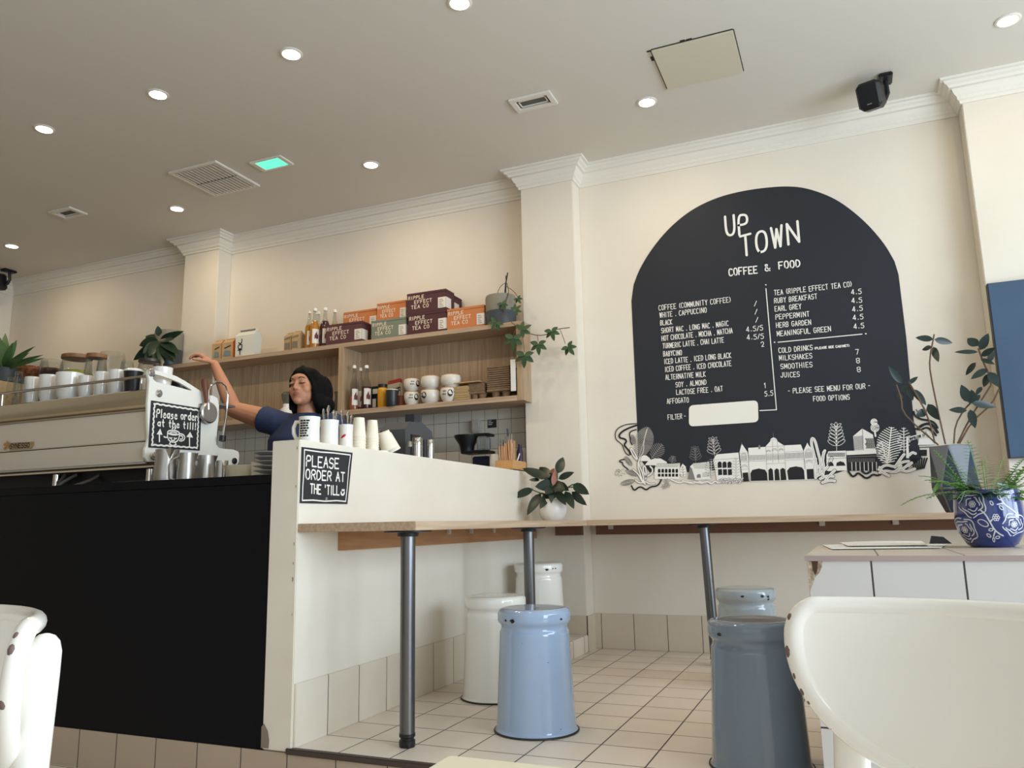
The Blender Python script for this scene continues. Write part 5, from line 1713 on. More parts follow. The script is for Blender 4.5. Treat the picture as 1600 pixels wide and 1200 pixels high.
obj('customer_display', MB().box((c.x - .03, c.y + .01, WT + hz - .002), (c.x + .03, c.y + .095, WT + hz + .055), bev=.004), mat('display_dark', (50, 52, 58), 0.3), t)
for px, pw, yt, x, lb in ((652, 16, 684, -2.12, 'taller polished steel canister behind the half wall'), (672, 13, 687, -2.12, 'shorter polished steel canister, farther along the half wall')):
    p = onX(px, yt, x)
    r_ = pw * mpp(p) / 2
    h = p.z - WT
    t = thing('canister', lb, 'canister', (p.x, p.y, WT))
    obj('body', MB().lathe([(0, 0), (r_, 0), (r_, h * .86), (0, h * .86)], 32, T((p.x, p.y, WT))), CHROME, t)
    obj('lid', MB().lathe([(0, h * .865), (r_ * 1.03, h * .865), (r_ * 1.03, h * .98), (r_ * .95, h), (0, h)], 32, T((p.x, p.y, WT))), CHROME, t)
p = onX(641, 690, -2.16)
t = thing('salt_shaker', 'small glass shaker beside the steel canisters', 'shaker', (p.x, p.y, WT))
obj('glass', MB().lathe([(0, 0), (.018, 0), (.02, p.z - WT - .03), (0, p.z - WT - .03)], 20, T((p.x, p.y, WT))), GLASS, t)
obj('cap', MB().lathe([(0, p.z - WT - .0295), (.019, p.z - WT - .0295), (.017, p.z - WT), (0, p.z - WT)], 20, T((p.x, p.y, WT))), CHROME, t)

# drip coffee brewer, paper roll, notice
BZ = .9205
p = onY(742, 700, 4.62)
t = thing('coffee_brewer', 'black drip coffee brewer with a clear water tank in front of the splashback', 'coffee maker', (p.x, 4.62, BZ))
top = onY(742, 676, 4.62).z
obj('base', MB().box((p.x - .10, 4.55, BZ), (p.x + .10, 4.70, BZ + .04), bev=.006), BLACKP, t)
obj('tower', MB().box((p.x - .01, 4.60, BZ + .04), (p.x + .10, 4.69, BZ + .28), bev=.006), mat('navy_housing', (34, 36, 58), 0.35), t)
xt, xf = onY(756, 690, 4.62).x, onY(730, 690, 4.62).x
zt0 = onY(750, 706, 4.62).z
obj('platform', MB().box((xf - .02, 4.56, zt0 - .012), (xt + .05, 4.69, zt0 + .006), bev=.004), BLACKP, t)
obj('water_tank', MB().box((xt - .035, 4.58, zt0 + .0065), (xt + .03, 4.67, top - .03), bev=.008), mat('clear_tank', (200, 204, 200), 0.05, trans=.85), t)
obj('tank_lid', MB().box((xf + .02, 4.57, top - .0295), (xt + .055, 4.68, top - .012), bev=.006), BLACKP, t)
obj('filter_basket', MB().lathe([(0, zt0 + .0065), (.045, zt0 + .0065), (.05, zt0 + .045), (.083, top - .03), (.086, top - .015), (.03, top - .008), (0, top - .006)], 32, T((xf, 4.62, 0))), BLACKP, t)
obj('carafe', MB().lathe([(0, BZ + .0405), (.06, BZ + .0405), (.068, BZ + .07), (.06, BZ + .17), (.045, BZ + .2), (0, BZ + .2)], 28, T((xf - .02, 4.62, 0))), mat('smoky_glass', (128, 132, 120), 0.15), t)
p = onY(772, 712, 4.62)
tag(obj('sugar_jar', MB().lathe([(0, BZ), (.03, BZ), (.03, p.z), (.026, p.z + .008), (0, p.z + .008)], 24, T((p.x, p.y, 0))), PORC), 'white jar on the back counter between the brewer and the bamboo box', 'jar')
p0, p1 = onY(738.5, 657, 4.87), onY(752, 676, 4.87)
t = thing('paper_dispenser', 'small brushed steel dispenser fixed to the splashback above the brewer', 'dispenser', ((p0.x + p1.x) / 2, D - .008, p1.z))
obj('housing', MB().box((p0.x, D - .05, p1.z), (p1.x, D - .0085, p0.z), bev=.008), mat('satin_grey', (196, 194, 188), 0.35, .5), t)
p0, p1 = onY(762, 656, 4.885), onY(776, 668, 4.885)
t = thing('wall_notice', 'tiny black notice with white lines stuck on the splashback tiles', 'notice', ((p0.x + p1.x) / 2, D - .0085, p1.z))
obj('card', MB().box((p0.x, D - .0105, p1.z), (p1.x, D - .0085, p0.z)), CHALK, t)
d_ = MB()
for k in range(3):
    d_.box((p0.x + .006, D - .0113, p0.z - .012 - .012 * k), (p0.x + .006 + (.022, .034, .028)[k], D - .0107, p0.z - .008 - .012 * k))
obj('notice_text', d_, WHITEP, t, smooth=0)

# bamboo box of cutlery at the far end of the half wall
t = thing('cutlery_box', 'bamboo box full of stirrers and cutlery at the far end of the half wall', 'box', (-1.95, 4.58, HT))
BAM = mat('bamboo', (206, 160, 104), 0.5, noise=(4, .3, .7), rgb2=(188, 140, 86), stretch=(2, 2, 14))
bx0, bx1, by0, by1, bh = -2.008, -1.893, 4.46, 4.685, .062
obj('box_body', MB().box((bx0, by0, HT), (bx1, by0 + .008, HT + bh), bev=.001).box((bx0, by1 - .008, HT), (bx1, by1, HT + bh), bev=.001).box((bx0, by0 + .008, HT), (bx0 + .008, by1 - .008, HT + bh)).box((bx1 - .008, by0 + .008, HT), (bx1, by1 - .008, HT + bh)).box((bx0, by0, HT), (bx1, by1, HT + .006)), BAM, t)
obj('divider', MB().box((bx0 + .008, 4.58, HT + .006), (bx1 - .008, 4.586, HT + bh - .004)), BAM, t)
for k in range(20):
    x, y = -1.985 + .07 * ((k * 7) % 20) / 20, 4.486 + .085 * ((k * 9) % 20) / 20
    o = obj('wooden_stirrer', MB().tube([(x, y, HT + .008), (x + random.uniform(-.008, .004), y + random.uniform(-.015, .015), HT + .15 + .02 * (k % 3))], .0042, 6), mat('birch_stick', (200, 150, 104), 0.6))
    tag(o, 'wooden stirrer standing in the near half of the bamboo box', 'stirrer', 'wooden stirrers in the bamboo box')
for k in range(8):
    x, y = -1.99 + .08 * ((k * 3) % 8) / 8, 4.495 + .07 * ((k * 5) % 8) / 8
    q1 = Vector((x + random.uniform(-.01, .006), y + random.uniform(-.02, .02), HT + .20 + .015 * (k % 3)))
    o = obj('fork', MB().tube([(x, y, HT + .008), Vector((x, y, HT + .008)).lerp(q1, .75), Vector((x, y, HT + .008)).lerp(q1, .85), q1], [.0025, .003, .008, .005], 6, flat=.4), CHROME)
    tag(o, 'steel fork standing upright among the stirrers in the bamboo box', 'fork', 'steel forks in the bamboo box')
for k, (dy, hh, lean, m_, lb) in enumerate(((.118, .26, -.03, BLACKP, 'knife with a black handle sticking up highest from the bamboo box'), (.135, .17, .0, PORC, 'white plastic knife upright in the bamboo box'), (.155, .18, .012, PORC, 'pale wooden-coloured knife beside the white plastic one in the box'), (.16, .11, .05, PORC, 'white straw leaning out over the side of the bamboo box'))):
    y = by0 + dy
    q0 = Vector((-1.95, y, HT + .008))
    q1 = q0 + Vector((lean * .3, lean * 1.2, hh))
    o = obj('knife' if k < 3 else 'straw', MB().tube([q0, q0.lerp(q1, .55), q0.lerp(q1, .58), q1], [.005, .006, .011 if k == 0 else .008, .010 if k == 0 else .006] if k < 3 else .004, 8, flat=.5 if k < 3 else None), m_)
    tag(o, lb, 'knife' if k < 3 else 'straw')
p = onY(812, 694, 4.716)
tag(obj('bottle', MB().lathe([(0, HT), (.021, HT), (.021, p.z - .05), (.011, p.z - .02), (.011, p.z), (0, p.z)], 24, T((p.x, 4.716, 0))), mat('purple_bottle', (48, 34, 66), 0.3)), 'dark purple bottle behind the bamboo cutlery box', 'bottle')
# ================================================================== enamel stools
SH = 0.45
SPROF = [(0, .004), (.150, .004), (.158, .0005), (.1595, .003), (.157, .007), (.152, .010), (.150, .02), (.1335, .352), (.1335, .360), (.1285, .368), (.127, .376), (.1285, .384), (.134, .391),
         (.139, .397), (.1405, .405), (.1405, .428), (.138, .437), (.131, .443), (.118, .446), (.100, .4455), (.03, .447), (0, .447)]


def stool_r(z):
    pr = SPROF[2:-4]
    for (r0, z0), (r1, z1) in zip(pr[:-1], pr[1:]):
        if min(z0, z1) <= z <= max(z0, z1) and abs(z1 - z0) > 1e-6:
            return r0 + (r1 - r0) * (z - z0) / (z1 - z0)
    return .14


def stool(x, y, z, col, label, chips=(), base_chips=True):
    t = thing('enamel_stool', label, 'stool', (x, y, z), 0, 'enamel churn stools')
    M = T((x, y, z))
    obj('body', MB().lathe(SPROF, 64, M), col, t, smooth=50)
    obj('base_rim', MB().lathe([(.158, .0004), (.1615, .002), (.1605, .006), (.157, .0075)], 64, M), mat('worn_black_rim', (42, 40, 40), 0.5), t)
    view = math.atan2(-y, -x)
    for a, zz, s in chips:
        pts = []
        for k in range(10):
            q = random.uniform(.6, 1.1) * s
            aa = view + a + q * math.cos(k * PI / 5) / .14
            z2 = zz + q * .62 * math.sin(k * PI / 5)
            r_ = stool_r(z2) + .0006
            pts.append((x + r_ * math.cos(aa), y + r_ * math.sin(aa), z + z2))
        c_ = MB()
        c_.add(pts, [tuple(range(10))])
        obj('enamel_chip', c_, mat('bare_iron_chip', (34, 30, 30), 0.6), t, smooth=0)
    return t


BLUE = mat('pale_blue_enamel', (158, 180, 210), 0.12, coat=.6)
WEN = mat('white_enamel', (240, 239, 233), 0.14, coat=.6)
GREYE = mat('slate_grey_enamel', (114, 130, 147), 0.12, coat=.6)
GREYL = mat('pale_grey_enamel', (158, 170, 178), 0.12, coat=.6)
p = foot(839, 1158, 0, .159)
stool(p.x, p.y, 0, BLUE, 'pale blue enamel stool in the middle of the tile floor, nearest the bench leg', [(-.62, .408, .013), (-.86, .408, .008), (.80, .41, .008), (.35, .262, .003), (.62, .03, .003), (-.35, .33, .002)])
p = foot(776, 1102, 0, .159)
stool(p.x, p.y, 0, WEN, 'white enamel stool right behind the pale blue stool', [])
p = onZ(852, 880, .098 + .45)
stool(-1.70, 4.36, .0985, WEN, 'white enamel stool with chipped rim on the raised corner step', [(.35, .41, .012), (.62, .415, .007), (.75, .415, .007)])
p = onZ(1164, 917, .448)
stool(p.x, p.y, 0, GREYL, 'pale grey enamel stool at the back, partly hidden by the dark grey one', [(-.1, .415, .010), (.55, .415, .011), (.78, .412, .010), (.80, .40, .008)])
p = onZ(1174, 966, .448)
stool(p.x, p.y, 0, GREYE, 'dark slate grey enamel stool in front, beside the tiled ledge', [(-.80, .408, .010), (.75, .42, .006)])

# ================================================================== cream metal chairs and the table corner
CHAIRC = mat('cream_chair_enamel', (244, 241, 233), 0.22, coat=.4)
RUST = mat('brown_bare_metal', (112, 92, 84), 0.55)
SEATZ, TOPZ, PW, PR_ = .45, .815, .215, .30


def chair(loc, rz, label, chips):
    t = thing('metal_chair', label, 'chair', loc, rz, 'cream metal chairs')
    M = Matrix.LocRotScale(Vector(loc), Euler((0, 0, rz)), None)
    A = math.asin(PW / PR_)

    def top(s):
        e = max(0, (abs(s) - .89) / .11)
        return TOPZ - .034 * (1 - math.sqrt(max(0, 1 - e * e)))

    def bot(s):
        return TOPZ - .034 - .165 * math.sqrt(max(0, 1 - s * s)) ** 1.0

    def P(s, z, off=0.0):
        a = A * s
        rr = PR_ + off
        lean = (TOPZ - z) * .12
        return M @ Vector((rr * math.sin(a), -.19 + PR_ - rr * math.cos(a) + lean, z))
    N, K = 56, 14
    m_ = MB()
    for off in (-.0085, -.006):
        g = []
        for i in range(N + 1):
            s = -math.cos(PI * i / N)
            g.append([m_.bm.verts.new(P(s, bot(s) + (top(s) - bot(s)) * k / K, off + (.006 * math.sin(PI * k / K) * math.sin(PI * i / N) ** .5))) for k in range(K + 1)])
        for i in range(N):
            for k in range(K):
                m_.bm.faces.new([g[i][k], g[i + 1][k], g[i + 1][k + 1], g[i][k + 1]])
    bmesh.ops.remove_doubles(m_.bm, verts=m_.bm.verts, dist=1e-5)
    back = obj('backrest', m_, CHAIRC, t, smooth=60)
    loop = [P(-math.cos(PI * i / N), top(-math.cos(PI * i / N))) for i in range(N + 1)] + [P(math.cos(PI * i / N), bot(math.cos(PI * i / N))) for i in range(1, N)]
    loop = loop[N + N // 2:] + loop[:N + N // 2]
    loop.append(loop[0])
    obj('rolled_rim', MB().tube(loop, .0115, 14, caps=False), CHAIRC, back, smooth=80)
    for s, up, sz, out in chips:
        z = top(s) if up else bot(s)
        c = P(s, z, -.009)
        e = M.to_3x3() @ Vector((math.sin(A * s) * .75, -.2, .35 if up else -.35))
        c = P(s, z) + e.normalized() * .0112 + (M.to_3x3() @ Vector((0, .0, 0)))
        f = M.to_3x3() @ Vector((-math.sin(A * s) * .1, 1, 0))
        c = P(s, z) + (f.normalized() * .9 + e.normalized() * .42).normalized() * .0086
        obj('paint_chip', MB().ball(c, (.004 * sz, .004 * sz, .0065 * sz), 0, 10), RUST, back)
    for sg in (-1, 1):
        s = .73 * sg
        pts = [P(s, TOPZ - .012, .015), P(s, TOPZ - .014, .015), P(s, TOPZ - .020, .015), P(s, TOPZ - .032, .015), P(s, TOPZ - .06, .016), P(s, TOPZ - .20, .026), M @ Vector((.185 * sg, -.185, SEATZ + .05)), M @ Vector((.19 * sg, -.20, SEATZ - .03)), M @ Vector((.205 * sg, -.26, .012))]
        obj('back_leg', MB().tube(pts, [.002, .009, .015, .019, .0205, .0205, .019, .018, .013], 16), CHAIRC, t, smooth=60)
        obj('front_leg', MB().tube([M @ Vector((.18 * sg, .17, SEATZ - .012)), M @ Vector((.205 * sg, .215, .012))], [.018, .012], 16), CHAIRC, t)
        for (x, y) in ((.205 * sg, -.26), (.205 * sg, .215)):
            pass
    st = MB()
    out = []
    for k in range(40):
        a = 2 * PI * k / 40
        c, s_ = math.cos(a), math.sin(a)
        out.append((.205 * math.copysign(abs(c) ** .55, c), .19 * math.copysign(abs(s_) ** .55, s_) - .0))
    st.prism(out, .012, M @ T((0, 0, SEATZ - .012)))
    obj('seat', st, CHAIRC, t)
    obj('seat_rim', MB().tube([M @ Vector((x, y, SEATZ - .008)) for x, y in out + out[:1]], .0135, 12, caps=False), CHAIRC, t, smooth=80)
    for sg in (-1, 1):
        for y in (-.26, .215):
            obj('foot_cap', MB().lathe([(0, 0), (.017, 0), (.017, .014), (0, .014)], 14, M @ T((.205 * sg, y, .0005))), BLACKP, t)
    return t


d = .86
pc = CAMP + ray(1588, 968) / F_PX * d
rz = R(150)
loc = Vector((pc.x, pc.y, LOW)) - Matrix.Rotation(rz, 3, 'Z') @ Vector((0, -.19, 0))
chair((loc.x, loc.y, LOW), rz, 'cream metal chair in the right foreground, its wide curved backrest chipped', [(.985, 1, 1.0, 0), (.995, 0, 1.3, 0), (.93, 0, 1.0, 0), (.90, 0, .8, 0), (.965, 0, .9, 0), (.80, 0, .7, 0), (.76, 0, .5, 0), (.95, 1, .6, 0)])
d = 1.07
pc = CAMP + ray(10, 948) / F_PX * d
rz = R(172)
loc = Vector((pc.x, pc.y, LOW)) - Matrix.Rotation(rz, 3, 'Z') @ Vector((0, -.19, 0))
chair((loc.x, loc.y, LOW), rz, 'cream metal chair cut off by the left edge, in front of the black counter', [(-.97, 1, 1.0, 0), (-.995, 1, 1.2, 0), (-.97, 0, 1.1, 0), (-.9, 0, .6, 0)])

t = thing('cafe_table', 'pale cream table top whose corner pokes into the bottom of the photo', 'table', (.06, .2, LOW))
TT = .595
obj('table_top', MB().box((-.29, -.15, TT - .028), (.41, .551, TT), bev=.004), mat('pale_cream_laminate', (232, 224, 196), 0.4), t)
obj('pedestal', MB().lathe([(0, LOW + .0301), (.035, LOW + .0301), (.035, TT - .0285), (0, TT - .0285)], 24, T((.06, .2, 0))), BLACKP, t)
obj('base_plate', MB().lathe([(0, LOW + .0005), (.22, LOW + .0005), (.22, LOW + .012), (.04, LOW + .03), (0, LOW + .03)], 32, T((.06, .2, 0))), BLACKP, t)

# papers lying on the tiled ledge
PAP = mat('white_paper', (232, 230, 226), 0.7)
for k, (pts, z, lb) in enumerate((([(1285, 852), (1300, 859), (1470, 857), (1480, 851)], .0008, 'open white newspaper page lying flat on the tiled ledge'), ([(1312, 850), (1325, 856), (1450, 855), (1440, 848)], .0055, 'folded white sheet lying on top of the newspaper page'))):
    q = [onZ(x, y, BKT + .001) for x, y in pts]
    m_ = MB()
    n = 10
    rows_ = []
    for i in range(n + 1):
        s = i / n
        rows_.append([q[1].lerp(q[2], s) * (1 - v) + q[0].lerp(q[3], s) * v + Vector((0, 0, z + .0025 * math.sin(PI * s) * v)) for v in (0, .5, 1)])
    vs_ = [v for r_ in rows_ for v in r_]
    m_.add(vs_ + [v + Vector((0, 0, .0012)) for v in vs_], [(3 * i + k2, 3 * i + k2 + 1, 3 * i + k2 + 4, 3 * i + k2 + 3) for i in range(n) for k2 in (0, 1)] + [(33 + 3 * i + k2, 33 + 3 * i + k2 + 3, 33 + 3 * i + k2 + 4, 33 + 3 * i + k2 + 1) for i in range(n) for k2 in (0, 1)])
    o = tag(obj('newspaper' if k == 0 else 'paper_sheet', m_, PAP, smooth=60), lb, 'paper')
p = onZ(1468, 853, BKT + .004)
tag(obj('card_holder', MB().prism([(-.03, 0), (.035, 0), (.012, .022), (-.022, .026)], .03, T((p.x, p.y, BKT + .012)) @ Matrix.Rotation(R(90), 4, 'X')), BLACKP), 'small crumpled black wrapper on the papers near the blue pot', 'wrapper')

# ================================================================== plants


def pxleaf(mb, b, tp, yb, yt, wpx, zf=None, curl=.12, up=(0, -.5, 1), mi=0):
    if zf:
        b, tp = zf(*b), zf(*tp)
    a, e = onY(b[0], b[1], yb), onY(tp[0], tp[1], yt)
    vw_ = (CAMP - a).normalized()
    up = vw_ + Vector((random.uniform(-.35, .35), 0, .25 + random.uniform(-.3, .3))) if up == (0, -.5, 1) else up
    mb.leaf(a, e - a, up, (e - a).length * (1 + curl * .3), wpx * mpp(a), curl, mi)
    return a


def stem_px(mb, pts, ys, r_, zf=None, sm=1):
    q = [zf(*p_) if zf else p_ for p_ in pts]
    if isinstance(ys, (int, float)):
        ys = [ys] * len(q)
    v = [onY(x, y, yy) for (x, y), yy in zip(q, ys)]
    for _ in range(sm):
        n_ = [v[0]]
        for a, b in zip(v[:-1], v[1:]):
            n_ += [a.lerp(b, .25), a.lerp(b, .75)]
        v = n_ + [v[-1]]
    mb.tube(v, r_, 6)


# -- plant in the round white pot on the corner bench
py = 4.56
zf = lambda x, y: (780 + x / 6, 640 + y / 6)
p = onY(864, 812, py)
r_ = 22 * mpp(p)
ht = onY(864, 780, py).z - BT
t = thing('potted_plant', 'dark leaved plant in a round white pot on the corner bench by the pilaster', 'plant', (p.x, py, BT + .0005))
obj('pot', MB().lathe([(0, 0), (r_ * .62, 0), (r_ * .85, ht * .15), (r_, ht * .45), (r_ * .97, ht * .75), (r_ * .8, ht), (r_ * .74, ht), (r_ * .85, ht * .7), (0, ht * .65)], 40, T((p.x, py, BT + .0005))), mat('white_ceramic', (222, 220, 214), 0.3), t)
obj('soil', MB().lathe([(0, ht * .86), (r_ * .8, ht * .86), (r_ * .8, ht * .70), (0, ht * .70)], 24, T((p.x, py, BT + .0005))), SOIL, t)
f_ = MB()
for b, tp, w_, yo in (((545, 600), (602, 438), 92, .05), ((555, 650), (692, 585), 66, -.02), ((690, 700), (832, 785), 95, -.04), ((470, 640), (376, 525), 105, .04), ((460, 650), (222, 535), 100, -.03), ((380, 660), (283, 655), 40, -.05),
                      ((320, 745), (132, 815), 82, -.06), ((390, 785), (265, 968), 92, -.12), ((475, 770), (388, 910), 86, -.12), ((490, 730), (492, 855), 70, -.12), ((530, 760), (618, 870), 84, -.12), ((620, 765), (694, 908), 84, -.10),
                      ((680, 770), (802, 888), 76, -.08), ((520, 700), (345, 720), 110, -.08), ((500, 700), (600, 740), 110, -.10), ((505, 680), (430, 600), 110, .0), ((510, 720), (440, 780), 100, -.1), ((540, 690), (640, 750), 80, -.07), ((500, 690), (470, 620), 90, .03)):
    pxleaf(f_, b, tp, py - .02, py + yo, w_ / 6, zf)
obj('foliage', f_, mat('deep_green_leaf', (36, 52, 38), 0.3, noise=(20, .3, .7), rgb2=(26, 40, 32)), t)
f_ = MB()
pxleaf(f_, (505, 715), (530, 560), py - .05, py - .03, 9, zf)
pxleaf(f_, (470, 620), (515, 545), py, py + .03, 8, zf)
obj('young_red_leaves', f_, mat('reddish_leaf', (150, 96, 84), 0.35), t)
f_ = MB()
for pts in ([(520, 830), (545, 700), (545, 590)], [(500, 830), (610, 750), (690, 700)], [(500, 830), (330, 760), (300, 750)], [(510, 830), (640, 730), (700, 725)], [(510, 830), (500, 720), (490, 640)], [(500, 820), (400, 780), (390, 790)]):
    stem_px(f_, pts, py - .03, .004, zf)
obj('stem', f_, LEAF2, t)

# -- rubber plant in the faceted pot
py = 4.62
zf = lambda x, y: (1360 + x * .3664, 440 + y * .3664)
p0, p1 = onY(1450, 697, py), onY(1521, 697, py)
cx, r1 = (p0.x + p1.x) / 2, (p1.x - p0.x) / 2
ph = onY(1485, 697, py).z - BT
t = thing('potted_plant', 'tall rubber plant in a faceted grey and navy pot on the bench', 'plant', (cx, py, BT + .0005))
ang = [2 * PI * k / 6 + .32 for k in range(6)]
top_ = [(cx + r1 * 1.04 * math.cos(a), py + r1 * 1.04 * math.sin(a), BT + ph) for a in ang]
mid_ = [(cx + r1 * 1.06 * math.cos(a + PI / 6), py + r1 * 1.06 * math.sin(a + PI / 6), BT + ph * .36) for a in ang]
bot_ = [(cx + r1 * .55 * math.cos(a + PI / 6), py + r1 * .55 * math.sin(a + PI / 6), BT + .0006) for a in ang]
inn_ = [(cx + r1 * .93 * math.cos(a), py + r1 * .93 * math.sin(a), BT + ph) for a in ang]
ins_ = [(cx + r1 * .93 * math.cos(a), py + r1 * .93 * math.sin(a), BT + ph * .85) for a in ang]
m_ = MB()
v, _ = m_.add(top_ + mid_ + bot_ + inn_ + ins_, [])
B_ = m_.bm
for k in range(6):
    k2 = (k + 1) % 6
    for q, mi in (((v[k], v[k2], v[6 + k]), 0), ((v[6 + k], v[k2], v[6 + k2]), 1), ((v[6 + k], v[6 + k2], v[12 + k2], v[12 + k]), 1), ((v[k], v[18 + k], v[18 + k2], v[k2]), 0), ((v[18 + k], v[24 + k], v[24 + k2], v[18 + k2]), 0)):
        f = B_.faces.new(q)
        f.material_index = mi
B_.faces.new(v[12:18])
bmesh.ops.bevel(B_, geom=[e for e in B_.edges if len(e.link_faces) == 2], offset=.004, segments=1, affect='EDGES')
obj('pot', m_, [mat('concrete_grey_glaze', (116, 122, 128), 0.5), mat('navy_glaze', (44, 54, 74), 0.4)], t, smooth=0)
obj('soil', MB().prism([(cx + r1 * .92 * math.cos(a), py + r1 * .92 * math.sin(a)) for a in ang], .01, T((0, 0, BT + ph * .855))), SOIL, t)
f_ = MB()
for pts in ([(320, 693), (290, 560), (255, 390), (252, 330), (272, 225)], [(372, 690), (420, 590), (490, 480), (522, 430), (480, 340), (460, 285)], [(380, 690), (430, 600), (520, 520), (548, 460)], [(356, 690), (362, 610), (400, 545), (430, 515)], [(290, 697), (200, 620), (135, 555), (132, 500), (110, 440)], [(276, 690), (245, 570), (195, 480), (165, 430)]):
    stem_px(f_, pts, [py + .0 + .02 * k for k in range(len(pts))] if pts[0][0] > 340 else py - .02, .0045, zf)
obj('stem', f_, STEM, t)
f_ = MB()
for b, tp, w_ in (((268, 246), (194, 238), 24), ((272, 246), (352, 262), 26), ((262, 278), (218, 290), 20), ((268, 278), (288, 340), 26), ((458, 275), (414, 240), 36), ((460, 300), (360, 298), 18), ((468, 292), (502, 222), 32), ((450, 345), (404, 398), 24), ((500, 372), (430, 412), 28),
                  ((508, 392), (482, 448), 28), ((472, 318), (530, 282), 24), ((505, 345), (524, 290), 22), ((475, 448), (450, 482), 18), ((508, 385), (545, 445), 34), ((422, 515), (388, 442), 36), ((412, 550), (336, 545), 26), ((425, 545), (446, 622), 30), ((430, 518), (538, 532), 30), ((440, 515), (430, 462), 30), ((420, 520), (470, 480), 28),
                  ((135, 435), (80, 362), 26), ((160, 438), (202, 404), 18), ((140, 500), (104, 478), 24), ((180, 458), (238, 524), 28), ((245, 522), (290, 588), 34), ((240, 548), (196, 575), 30), ((160, 440), (180, 505), 26), ((130, 470), (160, 440), 20), ((470, 330), (528, 350), 18)):
    pxleaf(f_, b, tp, py, py + random.uniform(-.05, .05), w_ * .3664 * 1.15, zf, curl=.08)
obj('foliage', f_, RUBBER, t)

# -- fern in the blue flowered pot on the tiled ledge
cy = 3.02
p0, p1 = onY(1490, 800, cy), onY(1601, 800, cy)
cx, r1 = (p0.x + p1.x) / 2, (p1.x - p0.x) / 2
zt = onY(1545, 766, cy).z
fh = zt - BKT
t = thing('potted_fern', 'green fern in a glossy blue pot with white flower drawings on the tiled ledge', 'plant', (cx, cy, BKT + .0005))
PP = [(0, 0), (r1 * .60, 0), (r1 * .72, fh * .05), (r1 * .93, fh * .25), (r1, fh * .45), (r1 * .99, fh * .7), (r1 * .94, fh * .97), (r1 * .93, fh), (r1 * .88, fh), (r1 * .88, fh * .8), (0, fh * .8)]
BZ0 = BKT + .0005
pot_o = obj('pot', MB().lathe(PP, 56, T((cx, cy, BZ0))), mat('cobalt_blue_glaze', (32, 50, 112), 0.08, coat=.6), t)
obj('soil', MB().lathe([(0, fh * .86), (r1 * .87, fh * .86), (r1 * .87, fh * .81), (0, fh * .81)], 32, T((cx, cy, BZ0))), SOIL, t)


def pot_r(z):
    for (a, b), (c, d_) in zip(PP[1:8], PP[2:9]):
        if b <= z <= d_:
            return a + (c - a) * (z - b) / max(1e-6, d_ - b)
    return r1 * .93


vw = math.atan2(-cy, -cx)


def potfn(u, v, w_):
    """u: -1..1 across the visible side, v: height"""
    a = vw + u
    r_ = pot_r(max(.001, min(fh * .999, v))) + .0009 + w_
    return Vector((cx + r_ * math.cos(a), cy + r_ * math.sin(a), BZ0 + v))


def pot_px(x, y):
    px, py_ = 1470 + x * .15, 700 + y * .15
    u = math.asin(max(-.985, min(.985, (px - 1545.5) / 55.5)))
    return (u, fh * (857 - py_) / 91)


fl = MB()


class _pk:
    pass


def potline(pts, wd=.0034, sm=1):
    q = [pot_px(*p_) for p_ in pts]
    if sm:
        q = smooth_pts(q, sm)
    sc = Vector((r1, 1))
    # ribbon in arc length so the stroke keeps its width
    fl.ribbon([(a * r1, b) for a, b in q], wd, lambda u, v, w_: potfn(u / r1, v, w_), 0)


def rose(x, y, s, k0=0, n0=11):
    for rr, a0, a1 in ((1, -30, 80), (1, 95, 175), (.98, 190, 260), (1, 270, 325), (.74, 200, 290), (.74, 310, 400), (.74, 60, 130), (.52, 230, 320), (.5, 100, 190), (.52, 350, 430)):
        pts = []
        for k in range(9):
            a = R(a0 + (a1 - a0) * k / 8)
            q = s * rr * (1 + .10 * math.sin(a * 5 + rr * 4))
            pts.append((x + q * math.cos(a), y - q * math.sin(a)))
        potline(pts)
    for k in range(6):
        a = k * PI / 3
        potline([(x + s * .16 * math.cos(a) + 14 * math.cos(b * PI / 3), y + s * .16 * math.sin(a) + 14 * math.sin(b * PI / 3)) for b in range(7)], .0022, 0)


rose(345, 590, 135)
rose(225, 860, 125)
rose(745, 810, 110)
for pts in ([(425, 655), (470, 700), (505, 780), (540, 860), (590, 905), (635, 925)], [(645, 440), (640, 540), (680, 610), (740, 660), (775, 695)], [(505, 780), (530, 755)], [(545, 880), (525, 930)], [(660, 590), (600, 600)], [(650, 500), (720, 485)]):
    potline(pts, .0042)
for x, y, a, ln in ((435, 790, .5, 110), (545, 585, 1.2, 46), (505, 860, -.2, 46), (475, 920, .6, 50), (525, 965, 1.4, 44), (572, 940, -.1, 48), (635, 635, .9, 50), (600, 470, .4, 60), (630, 530, 1.2, 50)):
    potline([(x + ln / 2 * math.cos(q) * math.cos(a) - ln * .28 * math.sin(q) * math.sin(a), y + ln / 2 * math.cos(q) * math.sin(a) + ln * .28 * math.sin(q) * math.cos(a)) for q in [2 * PI * k / 12 for k in range(13)]], .0028, 0)
for x, y in ((570, 735), (725, 500), (150, 500)):
    for k in range(7):
        a = k * PI / 3
        rr = 24 if k < 6 else 0
        potline([(x + rr * math.cos(a) + 13 * math.cos(b * PI / 3), y + rr * math.sin(a) + 13 * math.sin(b * PI / 3)) for b in range(7)], .0022, 0)
obj('flower_drawing', fl, mat('white_glaze_line', (206, 206, 212), 0.3), pot_o, smooth=0, recalc=False)
f_ = MB()
